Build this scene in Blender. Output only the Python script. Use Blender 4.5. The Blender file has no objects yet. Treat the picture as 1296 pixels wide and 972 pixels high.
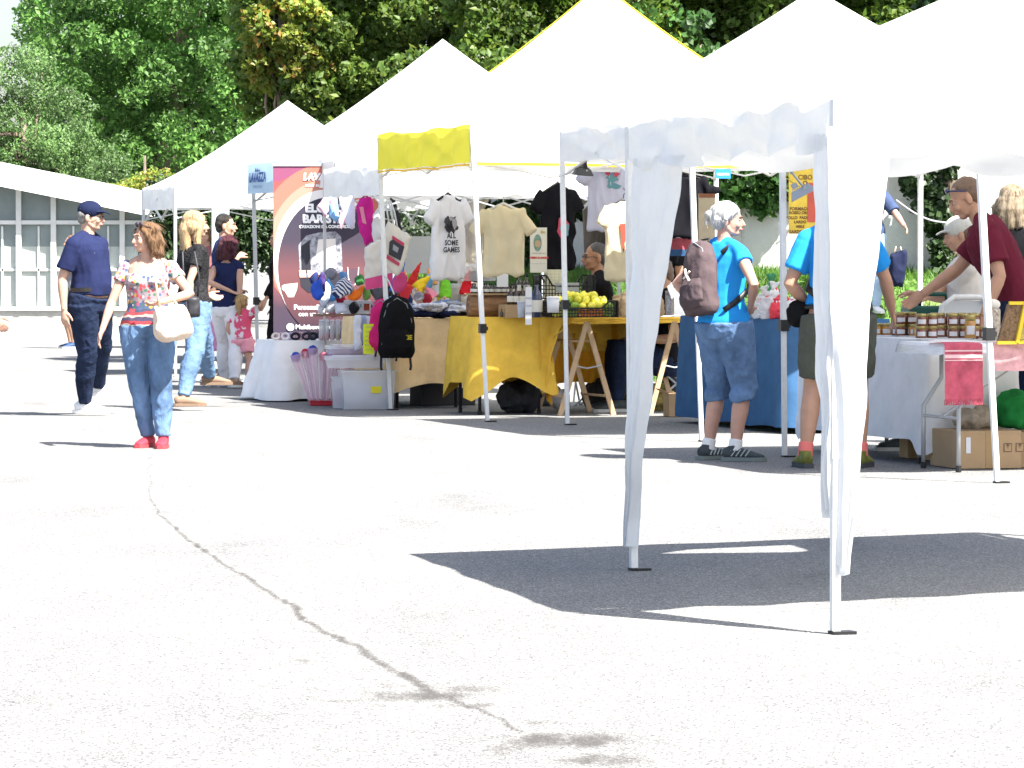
import bpy, bmesh, math, random
import numpy as np
from mathutils import Vector, Matrix, noise, Euler
PI = math.pi
R = math.radians
C = bpy.context.scene.collection
rnd = random.Random(7)
# ---------------------------------------------------------------- camera geometry
F = 5250.0; CH = 1.3; PITCH = math.atan(157 / F)
def ray(px, py):
    a = (px - 648) / F; b = -(py - 486) / F
    return Vector((a, math.cos(PITCH) + b * math.sin(PITCH), -math.sin(PITCH) + b * math.cos(PITCH)))
def G(px, py, z=0.0):
    d = ray(px, py); t = (z - CH) / d.z
    return Vector((d.x * t, d.y * t, z))
def W(px, py, y):
    d = ray(px, py); t = y / d.y
    return Vector((d.x * t, y, CH + d.z * t))
def XG(px, y, z=0.0):           # a point at picture column px, distance y, height z
    return Vector(((px - 648) / F * y, y, z))
ROW = R(17.4)                    # the row of stalls runs along U, V points into the stalls
V = Vector((math.cos(ROW), math.sin(ROW), 0)); U = Vector((-math.sin(ROW), math.cos(ROW), 0))

# ---------------------------------------------------------------- materials
MATS = {}
def mat(name, col, rough=.8, var=.0, vscale=8, bump=0, bscale=40, trans=0, metal=0, alpha=1, col2=None, stretch=(1, 1, 1), spec=.3, sheen=0, glass=0):
    if name in MATS: return MATS[name]
    m = bpy.data.materials.new(name); m.use_nodes = True; MATS[name] = m
    nt = m.node_tree; N = nt.nodes; L = nt.links
    b = N['Principled BSDF']; out = N['Material Output']
    b.inputs['Base Color'].default_value = (*col, 1); b.inputs['Roughness'].default_value = rough
    b.inputs['Metallic'].default_value = metal; b.inputs['Specular IOR Level'].default_value = spec
    if sheen: b.inputs['Sheen Weight'].default_value = sheen
    if glass: b.inputs['Transmission Weight'].default_value = glass; b.inputs['IOR'].default_value = 1.1
    tc = None
    if var or bump:
        tc = N.new('ShaderNodeTexCoord'); mp = N.new('ShaderNodeMapping'); mp.inputs['Scale'].default_value = stretch
        L.new(tc.outputs['Object'], mp.inputs['Vector'])
    colout = None
    if var:
        n = N.new('ShaderNodeTexNoise'); n.inputs['Scale'].default_value = vscale; n.inputs['Detail'].default_value = 6; n.inputs['Roughness'].default_value = .65
        L.new(mp.outputs[0], n.inputs['Vector'])
        r = N.new('ShaderNodeValToRGB')
        c2 = col2 or tuple(max(0, c * (1 - var)) for c in col)
        c1 = col if col2 else tuple(min(1, c * (1 + var * .6)) for c in col)
        r.color_ramp.elements[0].position = .32; r.color_ramp.elements[0].color = (*c2, 1)
        r.color_ramp.elements[1].position = .68; r.color_ramp.elements[1].color = (*c1, 1)
        L.new(n.outputs['Fac'], r.inputs[0]); L.new(r.outputs[0], b.inputs['Base Color']); colout = r.outputs[0]
    if bump:
        n2 = N.new('ShaderNodeTexNoise'); n2.inputs['Scale'].default_value = bscale; n2.inputs['Detail'].default_value = 4
        L.new(mp.outputs[0], n2.inputs['Vector'])
        bp = N.new('ShaderNodeBump'); bp.inputs['Strength'].default_value = bump; bp.inputs['Distance'].default_value = .02
        L.new(n2.outputs['Fac'], bp.inputs['Height']); L.new(bp.outputs[0], b.inputs['Normal'])
    if trans:
        t = N.new('ShaderNodeBsdfTranslucent'); t.inputs['Color'].default_value = (*col, 1)
        if colout: L.new(colout, t.inputs['Color'])
        mx = N.new('ShaderNodeMixShader'); mx.inputs[0].default_value = trans
        L.new(b.outputs[0], mx.inputs[1]); L.new(t.outputs[0], mx.inputs[2]); L.new(mx.outputs[0], out.inputs['Surface'])
    if alpha < 1: b.inputs['Alpha'].default_value = alpha
    return m
def nodes(name, rough=.85):
    m = bpy.data.materials.new(name); m.use_nodes = True; MATS[name] = m
    nt = m.node_tree; b = nt.nodes['Principled BSDF']; b.inputs['Roughness'].default_value = rough; b.inputs['Specular IOR Level'].default_value = .25
    return m, nt.nodes, nt.links, b
def ramp(N, L, src, stops):
    r = N.new('ShaderNodeValToRGB'); cr = r.color_ramp
    while len(cr.elements) > 1: cr.elements.remove(cr.elements[-1])
    cr.elements[0].position = stops[0][0]; cr.elements[0].color = (*stops[0][1], 1)
    for p, c in stops[1:]:
        e = cr.elements.new(p); e.color = (*c, 1)
    L.new(src, r.inputs[0]); return r
def mixc(N, L, f, a, b):
    m = N.new('ShaderNodeMix'); m.data_type = 'RGBA'
    for s, v in ((0, f), (6, a), (7, b)):
        if hasattr(v, 'links'): L.new(v, m.inputs[s])
        else: m.inputs[s].default_value = v if s == 0 else (*v, 1)
    return m.outputs[2]
def leafmat(name, cols, trans=.35, scale=.5):
    m, N, L, b = nodes(name, .5)
    g = N.new('ShaderNodeNewGeometry')
    r = ramp(N, L, g.outputs['Random Per Island'], [(i / max(1, len(cols) - 1), c) for i, c in enumerate(cols)])
    tc = N.new('ShaderNodeTexCoord'); n = N.new('ShaderNodeTexNoise'); n.inputs['Scale'].default_value = scale
    L.new(tc.outputs['Object'], n.inputs['Vector'])
    h = N.new('ShaderNodeHueSaturation'); L.new(r.outputs[0], h.inputs['Color'])
    mr = N.new('ShaderNodeMapRange'); mr.inputs[1].default_value = .35; mr.inputs[2].default_value = .65; mr.inputs[3].default_value = .6; mr.inputs[4].default_value = 1.3
    L.new(n.outputs['Fac'], mr.inputs[0]); L.new(mr.outputs[0], h.inputs['Value'])
    L.new(h.outputs[0], b.inputs['Base Color'])
    t = N.new('ShaderNodeBsdfTranslucent'); L.new(h.outputs[0], t.inputs['Color'])
    mx = N.new('ShaderNodeMixShader'); mx.inputs[0].default_value = trans
    L.new(b.outputs[0], mx.inputs[1]); L.new(t.outputs[0], mx.inputs[2]); L.new(mx.outputs[0], N['Material Output'].inputs['Surface'])
    b.inputs['Specular IOR Level'].default_value = .4
    return m

# ---------------------------------------------------------------- objects
def tag(o, label=None, cat=None, group=None, kind=None):
    if label: o['label'] = label
    if cat: o['category'] = cat
    if group: o['group'] = group
    if kind: o['kind'] = kind
    return o
def thing(name, label, cat, loc=(0, 0, 0), rz=0, group=None):
    o = bpy.data.objects.new(name, None); C.objects.link(o)
    o.empty_display_size = .1
    o.location = loc; o.rotation_euler = (0, 0, rz)
    return tag(o, label, cat, group)
def mesh_obj(name, me, m, parent=None):
    o = bpy.data.objects.new(name, me); C.objects.link(o)
    if m is not None:
        for mm in (m if isinstance(m, (list, tuple)) else [m]): me.materials.append(mm)
    if parent is not None: o.parent = parent
    return o
def inv(root):
    return (Matrix.Translation(root.location) @ root.rotation_euler.to_matrix().to_4x4()).inverted()
class MB:
    def __init__(s): s.v = []; s.f = []; s.mi = []; s.cur = 0
    def add(s, vs, fs):
        k = len(s.v); s.v += [Vector(v) for v in vs]; s.f += [tuple(i + k for i in f) for f in fs]; s.mi += [s.cur] * len(fs)
        return s
    def box(s, c, d, rz=0, M=None, taper=1):
        x, y, z = d[0] / 2, d[1] / 2, d[2] / 2
        vs = [Vector((sx * x * (taper if sz > 0 else 1), sy * y * (taper if sz > 0 else 1), sz * z)) for sz in (-1, 1) for sx, sy in ((-1, -1), (1, -1), (1, 1), (-1, 1))]
        m = Matrix.Translation(c) @ (M if M is not None else Matrix.Rotation(rz, 4, 'Z'))
        return s.add([m @ v for v in vs], [(0, 3, 2, 1), (4, 5, 6, 7), (0, 1, 5, 4), (1, 2, 6, 5), (2, 3, 7, 6), (3, 0, 4, 7)])
    def bar(s, a, b, w, h=None, up=(0, 0, 1)):
        a = Vector(a); b = Vector(b); h = h or w; z = (b - a).normalized(); up = Vector(up)
        if abs(z.dot(up)) > .98: up = Vector((V.x, V.y, 0))
        x = up.cross(z).normalized(); y = z.cross(x)
        q = [x * sx * w / 2 + y * sy * h / 2 for sx, sy in ((-1, -1), (1, -1), (1, 1), (-1, 1))]
        return s.add([a + k for k in q] + [b + k for k in q], [(0, 3, 2, 1), (4, 5, 6, 7), (0, 1, 5, 4), (1, 2, 6, 5), (2, 3, 7, 6), (3, 0, 4, 7)])
    def tube(s, pts, rs, n=10, flat=None, cap=True, xdir=None):
        """pts with radius each; flat = ratio of the second radius; parallel frames"""
        pts = [Vector(p) for p in pts]
        if not hasattr(rs, '__len__'): rs = [rs] * len(pts)
        d0 = (pts[1] - pts[0]).normalized()
        x = Vector(xdir) if xdir else (Vector((0, 0, 1)) if abs(d0.z) < .9 else Vector((1, 0, 0)))
        vs = []; fs = []
        for i, p in enumerate(pts):
            d = ((pts[min(i + 1, len(pts) - 1)] - pts[max(i - 1, 0)])).normalized()
            x = (x - d * x.dot(d))
            if x.length < 1e-6: x = d.orthogonal()
            x.normalize(); y = d.cross(x)
            r = rs[i]
            rx, ry = (r if hasattr(r, '__len__') else (r, r * (flat or 1)))
            for k in range(n):
                t = 2 * PI * k / n
                vs.append(p + x * rx * math.cos(t) + y * ry * math.sin(t))
        for i in range(len(pts) - 1):
            for k in range(n):
                a = i * n + k; b = i * n + (k + 1) % n
                fs.append((a, b, b + n, a + n))
        if cap:
            vs.append(pts[0]); vs.append(pts[-1]); c0 = len(vs) - 2
            for k in range(n):
                fs.append((c0, (k + 1) % n, k)); q = (len(pts) - 1) * n
                fs.append((c0 + 1, q + k, q + (k + 1) % n))
        return s.add(vs, fs)
    def ell(s, c, r, M=None, nu=16, nv=10):
        vs = []; fs = []; c = Vector(c)
        M = M or Matrix.Identity(3)
        for j in range(1, nv):
            t = PI * j / nv
            for i in range(nu):
                p = 2 * PI * i / nu
                vs.append(c + M @ Vector((r[0] * math.sin(t) * math.cos(p), r[1] * math.sin(t) * math.sin(p), r[2] * math.cos(t))))
        vs += [c + M @ Vector((0, 0, r[2])), c + M @ Vector((0, 0, -r[2]))]
        for j in range(nv - 2):
            for i in range(nu):
                a = j * nu + i; b = j * nu + (i + 1) % nu
                fs.append((a, a + nu, b + nu, b))
        q = (nv - 2) * nu
        for i in range(nu):
            fs.append((len(vs) - 2, i, (i + 1) % nu)); fs.append((len(vs) - 1, q + (i + 1) % nu, q + i))
        return s.add(vs, fs)
    def lathe(s, c, prof, n=16):
        c = Vector(c); vs = []; fs = []
        for r, z in prof:
            for k in range(n):
                t = 2 * PI * k / n; vs.append(c + Vector((r * math.cos(t), r * math.sin(t), z)))
        for i in range(len(prof) - 1):
            for k in range(n):
                a = i * n + k; b = i * n + (k + 1) % n; fs.append((a, b, b + n, a + n))
        fs.append(tuple(range(n))[::-1]); fs.append(tuple((len(prof) - 1) * n + k for k in range(n)))
        return s.add(vs, fs)
    def grid(s, nu, nv, fn, skip=None):
        vs = [fn(i / nu, j / nv) for j in range(nv + 1) for i in range(nu + 1)]
        fs = [(j * (nu + 1) + i, j * (nu + 1) + i + 1, (j + 1) * (nu + 1) + i + 1, (j + 1) * (nu + 1) + i) for j in range(nv) for i in range(nu)]
        if skip: fs = [f for f in fs if not skip(sum((Vector(vs[k]) for k in f), Vector()) / 4)]
        return s.add(vs, fs)
    def poly(s, pts): return s.add(pts, [tuple(range(len(pts)))])
    def mesh(s, name, root=None, smooth=False):
        me = bpy.data.meshes.new(name)
        vs = s.v
        if root is not None:
            m = inv(root); vs = [m @ v for v in vs]
        me.from_pydata([tuple(v) for v in vs], [], s.f)
        if any(s.mi): me.polygons.foreach_set('material_index', s.mi)
        if smooth: me.polygons.foreach_set('use_smooth', [True] * len(me.polygons))
        me.update(); return me
    def build(s, name, m, parent=None, world=False, smooth=False, bevel=0):
        me = s.mesh(name, parent if world else None, smooth)
        if bevel:
            bm = bmesh.new(); bm.from_mesh(me)
            bmesh.ops.bevel(bm, geom=[e for e in bm.edges if len(e.link_faces) == 2 and e.calc_face_angle(0) > .6], offset=bevel, segments=2, affect='EDGES', profile=.6)
            bm.to_mesh(me); bm.free()
        return mesh_obj(name, me, m, parent)
    def blob(s, name, m, parent=None, vox=.01, smooth=2, disp=None, world=False):
        """fuse the overlapping closed shapes into one continuous skin"""
        me = s.mesh('tmp', parent if world else None)
        o = bpy.data.objects.new('tmp', me); C.objects.link(o)
        bm = bmesh.new(); bm.from_mesh(me); bmesh.ops.recalc_face_normals(bm, faces=bm.faces); bm.to_mesh(me); bm.free()
        md = o.modifiers.new('r', 'REMESH'); md.mode = 'VOXEL'; md.voxel_size = vox; md.use_smooth_shade = True
        if smooth:
            sm = o.modifiers.new('s', 'SMOOTH'); sm.factor = .5; sm.iterations = smooth
        dg = bpy.context.evaluated_depsgraph_get(); dg.update()
        me2 = bpy.data.meshes.new_from_object(o.evaluated_get(dg)); me2.name = name
        bpy.data.objects.remove(o); bpy.data.meshes.remove(me)
        if disp:
            nrm = [v.normal.copy() for v in me2.vertices]
            for v, n in zip(me2.vertices, nrm):
                v.co = v.co + n * disp(v.co)
            me2.update()
        for mt in list(me2.materials): pass
        me2.materials.clear()
        me2.polygons.foreach_set('use_smooth', [True] * len(me2.polygons))
        return mesh_obj(name, me2, m, parent)
def copy_tree(o, parent=None, loc=None, rz=None, label=None):
    c = o.copy(); C.objects.link(c)
    if parent is not None: c.parent = parent
    if loc is not None: c.location = loc
    if rz is not None: c.rotation_euler = (0, 0, rz)
    if label: c['label'] = label
    for ch in list(o.children): copy_tree(ch, c)
    return c
def text_obj(name, s, size, m, parent, loc, rot=(PI / 2, 0, 0), align='CENTER', bold=0, sx=1, shear=0, spacing=1):
    """lettering lying on a surface, as a mesh"""
    cu = bpy.data.curves.new('t', 'FONT'); cu.body = s; cu.size = size; cu.align_x = align; cu.align_y = 'CENTER'; cu.offset = bold; cu.shear = shear; cu.space_character = spacing
    cu.resolution_u = 3
    o = bpy.data.objects.new('t', cu); C.objects.link(o)
    dg = bpy.context.evaluated_depsgraph_get(); dg.update()
    me = bpy.data.meshes.new_from_object(o.evaluated_get(dg)); bpy.data.objects.remove(o); bpy.data.curves.remove(cu)
    me.materials.clear()
    M = Matrix.Translation(loc) @ Euler(rot).to_matrix().to_4x4() @ Matrix.Diagonal((sx, 1, 1, 1))
    me.transform(M)
    return mesh_obj(name, me, m, parent)
def fold(amp=.006, sc=9, st=(1, 1, .5), seed=0):
    off = Vector((seed * 3.1, seed * 1.7, seed * .9))
    def d(p):
        q = Vector((p.x * sc * st[0], p.y * sc * st[1], p.z * sc * st[2])) + off
        w = noise.noise_vector(q * .5) * .8
        return amp * (1 - 2.2 * abs(noise.noise(q + w)) + .5 * noise.noise(q * 2.3))
    return d
# ---------------------------------------------------------------- people
def skinmat(name, c):
    m = mat(name, c, .55, var=.12, vscale=12, spec=.35)
    m.node_tree.nodes['Principled BSDF'].inputs['Subsurface Weight'].default_value = .0
    return m
SK = {'light': skinmat('skin_light', (.46, .275, .20)), 'tan': skinmat('skin_tan', (.42, .235, .155)), 'rosy': skinmat('skin_rosy', (.44, .25, .185)), 'brown': skinmat('skin_brown', (.34, .18, .11))}
def ik(a, b, l1, l2, pole):
    a = Vector(a); b = Vector(b); d = b - a; L = d.length
    if L > (l1 + l2) * .995:
        b = a + d.normalized() * (l1 + l2) * .995; d = b - a; L = d.length
    t = (l1 * l1 - l2 * l2 + L * L) / (2 * L); h = math.sqrt(max(0, l1 * l1 - t * t)); n = d.normalized()
    p = Vector(pole); p = (p - n * p.dot(n)).normalized()
    return a + n * t + p * h, b
def lerp_chain(a, b, fr): return [a.lerp(b, f) for f in fr]
def person(label, loc, heading, H=1.72, skin='light', sex='m', lean=0, sidelean=0, bulk=1.0, belly=0, pelvis=None, feet=None, hands=None, elbow=None, hyaw=0, hpitch=0,
           shirt=None, legs=None, shoes=None, socks=None, hair=None, vox=.007, footyaw=(8, -8), bust=0, cap=None, glasses=None, belt=None, extras=None, group=None, eyes=True, knees=None, curl=.35, brow=None):
    """local axes: +Y forward, +X the figure's own right, +Z up. loc world, heading = world direction faced (deg)."""
    s = H / 1.75
    root = thing('person', label, 'person' if H > 1.2 else 'child', loc, R(heading - 90), group)
    w = (1.0 if sex == 'm' else .9) * bulk
    P = Vector(pelvis) if pelvis else Vector((0, 0, .93 * s))
    Rt = Matrix.Rotation(-R(lean), 3, 'X') @ Matrix.Rotation(R(sidelean), 3, 'Y')
    def sp(t, f=0, x=0): return P + Rt @ Vector((x, f, t)) * s
    # torso joints
    N = sp(.52); sh = .166 * w
    SH = [sp(.452, -.008, sh), sp(.452, -.008, -sh)]
    HP = [P + Vector((.088 * s * w, 0, -.03 * s)), P + Vector((-.088 * s * w, 0, -.03 * s))]
    feet = feet or [(.1 * s, 0, 0), (-.1 * s, 0, 0)]
    AN = [Vector(f) + Vector((0, 0, .085 * s)) for f in feet]
    KN = []
    for i in (0, 1):
        k, a = ik(HP[i], AN[i], .425 * s, .415 * s, (knees[i] if knees else (.1 * (1, -1)[i], 1, 0))); KN.append(k); AN[i] = a
    hands = hands or [(.24, .05, .78), (-.24, .05, .78)]
    EL = []; WR = []
    for i in (0, 1):
        e, h_ = ik(SH[i], Vector(hands[i]), .285 * s, .25 * s, (elbow[i] if elbow else ((.5, -1, -.2) if i == 0 else (-.5, -1, -.2)))); EL.append(e); WR.append(h_)
    # head frame
    HR = Rt @ Matrix.Rotation(-R(hyaw), 3, 'Z') @ Matrix.Rotation(-R(hpitch - lean * .6), 3, 'X')
    HC = N + (Rt @ Vector((0, .015, .075)) + HR @ Vector((0, .01, .075))) * s
    k = s if H > 1.2 else s * 1.3
    def hp(x, y, z): return HC + HR @ Vector((x, y, z)) * k
    def torso(mb, g, zlo=-.07, zhi=.56, hem=0):
        rows = [(-.10, .135, .10, 0), (-.05, .160, .112, -.005), (0, .168, .115, -.008), (.06, .160, .108 + belly * .5, belly * .4), (.14, .140, .098 + belly, belly * .7), (.22, .138, .100 + belly * .8, belly * .6 + .005), (.32, .152, .110, .01 + belly * .2), (.40, .162, .108, .008), (.455, .160, .092, 0), (.495, .125, .072, -.004), (.525, .075, .058, -.002), (.56, .052, .052, .004)]
        if sex == 'f': rows = [(z, rx * (1.05 if z < .1 else .9), ry * (1.05 if z < .05 else .94), f) for z, rx, ry, f in rows]
        pts = []; rs = []
        for z, rx, ry, f in rows:
            if z < zlo or z > zhi: continue
            pts.append(sp(z, f)); rs.append(((rx * bulk + g) * s, (ry * (bulk ** .7) + g) * s))
        if hem: rs[0] = (rs[0][0] + hem * s, rs[0][1] + hem * s)
        mb.tube(pts, rs, 20, xdir=tuple(Rt @ Vector((1, 0, 0))))
        if True:
            for sx in (1, -1): mb.tube([sp(.535, -.004, sx * .02), sp(.508, -.008, sx * .085 * w), sp(.468, -.008, sx * .150 * w)], [(.038 + g * .5) * s, (.036 + g * .8) * s, (.040 + g) * s], 12) if zhi > .5 else None
        if zhi > .49:
            for sx in (1, -1): mb.tube([sp(.525, -.004, sx * .02), sp(.500, -.008, sx * .085 * w), sp(.462, -.008, sx * .148 * w)], [(.034 + g * .4) * s, (.034 + g * .7) * s, (.038 + g) * s], 12)
        if bust and zhi > .33:
            for sx in (1, -1): mb.tube([sp(.40, .075, sx * .06 * bulk), sp(.345, .098 * bulk ** .5, sx * .068 * bulk), sp(.29, .075, sx * .06 * bulk)], [(.03 + g * .7) * s, (.052 + g * .7) * s, (.035 + g * .7) * s], 12)
    def leg(mb, i, g, frac=2.0, start=0, flare=0, calf=1):
        a, b_, c = HP[i] + Vector((0, 0, .02 * s)), KN[i], AN[i] + Vector((0, 0, -.02 * s))
        T = [(0, .098), (.25, .092), (.55, .076), (.85, .060), (1, .056), (1.12, .055), (1.35, .058 * calf), (1.6, .048), (1.85, .037), (2, .036)]
        pts = []; rs = []
        for t, r in T:
            if t < start or t > frac: continue
            p = a.lerp(b_, t) if t <= 1 else b_.lerp(c, t - 1)
            if 1 < t < 1.7: p = p + Vector((0, -.012 * s, 0))
            pts.append(p); rs.append((r * (bulk ** .5) + g * (1 - .30 * max(0, t - .6)) + flare * max(0, t - .8)) * s)
        if pts and frac < 2 and abs(T[0][0] - frac) > .01:
            t = frac; p = a.lerp(b_, t) if t <= 1 else b_.lerp(c, t - 1)
            if (p - pts[-1]).length > .02: pts.append(p); rs.append(rs[-1])
        mb.tube(pts, rs, 14)
    def arm(mb, i, g, frac=2.0, flare=0):
        a, b_, c = SH[i], EL[i], WR[i]
        T = [(-.02, .042), (.12, .048), (.45, .046), (.85, .038), (1, .036), (1.15, .039), (1.4, .037), (1.75, .028), (2, .025)]
        pts = []; rs = []
        for t, r in T:
            if t > frac: break
            p = a.lerp(b_, t) if t <= 1 else b_.lerp(c, t - 1)
            pts.append(p); rs.append((r * (w ** .8) * (1 if sex == 'm' else .9) + g + (flare * max(0, t))) * s)
        if frac < 2:
            t = frac; p = a.lerp(b_, t) if t <= 1 else b_.lerp(c, t - 1); pts.append(p); rs.append(rs[-1] + .002)
        mb.tube(pts, rs, 12)
    # ---- body
    mb = MB(); torso(mb, -.004, -.11)
    for i in (0, 1): leg(mb, i, -.002); arm(mb, i, 0); mb.ell(SH[i], (.047 * s * w,) * 3)
    for i in (0, 1):       # feet inside the shoes
        fy = R(footyaw[i]); fd = Vector((math.sin(fy), math.cos(fy), 0))
        a = AN[i]; mb.tube([a + fd * -.04 * s + Vector((0, 0, -.05 * s)), a + fd * .05 * s + Vector((0, 0, -.045 * s)), a + fd * .15 * s + Vector((0, 0, -.065 * s))], [.034 * s, .036 * s, .02 * s], 10)
    # neck + head
    mb.tube([sp(.47), sp(.53), hp(0, -.018, -.05), hp(0, -.01, .0)], [.062 * s * w, .054 * s * w ** .8, .052 * s * w ** .5, .05 * k], 14)
    mb.ell(hp(0, -.012, .045), (.074 * k, .092 * k, .083 * k), HR)
    mb.ell(hp(0, .028, -.005), (.060 * k, .066 * k, .088 * k), HR)
    mb.ell(hp(0, .052, -.068), (.034 * k, .032 * k, .026 * k), HR)          # chin
    mb.tube([hp(.045, -.01, -.03), hp(.036, .03, -.065), hp(0, .062, -.078)], [.022 * k, .018 * k, .014 * k], 8)
    mb.tube([hp(-.045, -.01, -.03), hp(-.036, .03, -.065), hp(0, .062, -.078)], [.022 * k, .018 * k, .014 * k], 8)
    mb.tube([hp(0, .088, .022), hp(0, .100, .0), hp(0, .112, -.016), hp(0, .093, -.024)], [.009 * k, .012 * k, .014 * k, .011 * k], 8)   # nose
    mb.tube([hp(-.04, .074, .036), hp(0, .090, .035), hp(.04, .074, .036)], [.01 * k, .012 * k, .01 * k], 8)   # brow
    mb.tube([hp(-.02, .085, -.045), hp(0, .092, -.045), hp(.02, .085, -.045)], [.007 * k, .009 * k, .007 * k], 8)
    for sx in (1, -1):
        mb.ell(hp(sx * .074, -.012, .0), (.011 * k, .02 * k, .032 * k), HR)
        mb.ell(hp(sx * .036, .066, -.018), (.022 * k, .02 * k, .022 * k), HR)
    # hands
    for i in (0, 1):
        d = (WR[i] - EL[i]).normalized(); sx = (1, -1)[i]
        side = Vector((0, 1, 0)) - d * d.y
        if side.length < .3: side = Vector((-sx, 0, 0)) - d * (-sx * d.x)
        side.normalize(); pn = d.cross(side).normalized()
        if pn.dot(Vector((-sx, 0, -.3))) < 0: pn = -pn
        hk = .95 * s if H > 1.2 else s * 1.1
        c = WR[i]
        mb.tube([c, c + d * .035 * hk, c + d * .075 * hk, c + d * .095 * hk], [(.024 * hk, .02 * hk), (.034 * hk, .017 * hk), (.040 * hk, .015 * hk), (.036 * hk, .011 * hk)], 10, xdir=tuple(side))
        for j, (o, ln) in enumerate(((.030, .070), (.010, .080), (-.010, .074), (-.029, .058))):
            a = c + d * .085 * hk + side * o * hk; pts = [a]; dd = d.copy()
            for q in range(3):
                dd = (dd + pn * curl).normalized(); pts.append(pts[-1] + dd * ln / 3 * hk)
            mb.tube(pts, [.0095 * hk, .009 * hk, .0085 * hk, .007 * hk], 8)
        a = c + d * .03 * hk + side * .025 * hk
        mb.tube([a, a + (d * .6 + side * .8) * .03 * hk, a + (d + side * .75 + pn * .3) * .045 * hk, a + (d * 1.3 + side * .7 + pn * .5) * .055 * hk], [.014 * hk, .012 * hk, .0105 * hk, .008 * hk], 8)
    mb.blob('body', SK[skin], root, vox, 2)
    # ---- eyes, brows, lips
    if eyes:
        for sx in (1, -1):
            e = MB(); e.ell(hp(sx * .030, .079, .016), (.013 * k, .007 * k, .007 * k), HR, 10, 6); o = e.build('eye', mat('eye_white', (.34, .31, .29), .3), root, smooth=True)
            e = MB(); e.ell(hp(sx * .030, .0845, .016), (.006 * k, .003 * k, .006 * k), HR, 8, 6); e.build('iris', mat('iris_dark', (.03, .02, .015), .2), o, smooth=True)
            e = MB(); e.tube([hp(sx * .012, .096, .033), hp(sx * .03, .091, .041), hp(sx * .046, .078, .036)], [.004 * k, .005 * k, .003 * k], 6); e.build('eyebrow', brow or mat('brow_hair', (.12, .08, .055), .8), root, smooth=True)
        e = MB(); e.tube([hp(-.022, .088, -.046), hp(0, .0995, -.045), hp(.022, .088, -.046)], [.003 * k, .006 * k, .003 * k], 8); e.build('lips', mat('lip_red', (.36, .12, .10), .5), root, smooth=True)
    # ---- clothes
    sd = rnd.random() * 50
    if legs:
        mb = MB(); torso(mb, .012 + legs.get('g', 0), -.12, legs.get('top', .035))
        for i in (0, 1): leg(mb, i, .012 + legs.get('g', 0), legs.get('len', 1.93), 0, legs.get('flare', .0))
        if legs.get('skirt'): 
            a = (HP[0] + HP[1]) / 2; mb.tube([sp(.1), sp(0), a + Vector((0, 0, -legs['skirt'] * s))], [.13 * s, .18 * s, .24 * s], 24)
        mb.blob(legs.get('name', 'trousers'), legs['m'], root, max(vox, .008), 3, fold(legs.get('amp', .006), 11, (1, 1, .9), sd))
    if belt:
        mb = MB(); pts = [sp(.095, belly * .4)]; a = sp(.075, belly * .4); b_ = sp(.11, belly * .4)
        mb.tube([a, b_], [((.160 * bulk * (1 if sex == 'm' else .97) + .021) * s, (.106 * bulk ** .7 + belly * .6 + .021) * s)] * 2, 28, xdir=tuple(Rt @ Vector((1, 0, 0)))); mb.build('belt', belt, root)
    if shirt:
        mb = MB(); g = shirt.get('g', .014)
        torso(mb, g, shirt.get('hemz', -.0), shirt.get('top', .53), shirt.get('hem', .006))
        fr = shirt.get('sleeve', .6)
        for i in (0, 1):
            mb.ell(SH[i], ((.046 * w + g * .9) * s,) * 3 if fr else ((.040 * w + g * .6) * s,) * 3)
            if fr: arm(mb, i, g * .9, fr, shirt.get('sflare', .012) if fr < 1 else 0)
        so = mb.blob(shirt.get('name', 'shirt'), shirt['m'], root, max(vox, .008), 3, fold(shirt.get('amp', .007), 8, (1, 1, .55), sd + 3))
        if shirt.get('collar'):
            mb = MB(); mb.tube([sp(.50, -.005), sp(.545, -.008)], [((.082) * s, (.070) * s), (.066 * s, .064 * s)], 20, xdir=tuple(Rt @ Vector((1, 0, 0))))
            mb.blob('collar', shirt['collar'], root, .008, 1)
    if shoes:
        for i in (0, 1):
            fy = R(footyaw[i]); fd = Vector((math.sin(fy), math.cos(fy), 0)); sd_ = Vector((fd.y, -fd.x, 0)); a = AN[i].copy(); gz = a.z - .085 * s; a.z = gz
            q = s * shoes.get('k', 1)
            mb = MB()
            def sec(f, z, rx, rz): return (a + fd * f * q + Vector((0, 0, z * q)), (rx * q, rz * q))
            S = [sec(-.075, .045, .022, .030), sec(-.055, .05, .036, .042), sec(0, .052, .040, .045), sec(.06, .045, .044, .038), sec(.12, .036, .049, .028), sec(.165, .03, .042, .020), sec(.19, .028, .022, .012)]
            mb.tube([p for p, r in S], [r for p, r in S], 14, xdir=tuple(sd_))
            if not shoes.get('low'): mb.tube([a + Vector((0, 0, .06 * q)), a + fd * -.005 * q + Vector((0, 0, .105 * q))], [.045 * q, .040 * q], 12)
            so = mb.blob('shoe', shoes['m'], root, .007, 2)
            mb = MB(); S = [(-.088, .026), (-.07, .036), (0, .041), (.06, .044), (.125, .051), (.175, .043), (.202, .022)]
            top = [a + fd * f * q + sd_ * w_ * q + Vector((0, 0, .028 * q)) for f, w_ in S] + [a + fd * f * q - sd_ * w_ * q + Vector((0, 0, .028 * q)) for f, w_ in reversed(S)]
            bot = [Vector((p.x, p.y, gz + .002)) for p in top]; n = len(top)
            mb.add(top + bot, [tuple(range(n)), tuple(range(n, 2 * n))[::-1]] + [(j, j + n, (j + 1) % n + n, (j + 1) % n) for j in range(n)])
            mb.build('sole', shoes.get('sole', mat('sole_rubber', (.5, .5, .48), .7)), so)
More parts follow.
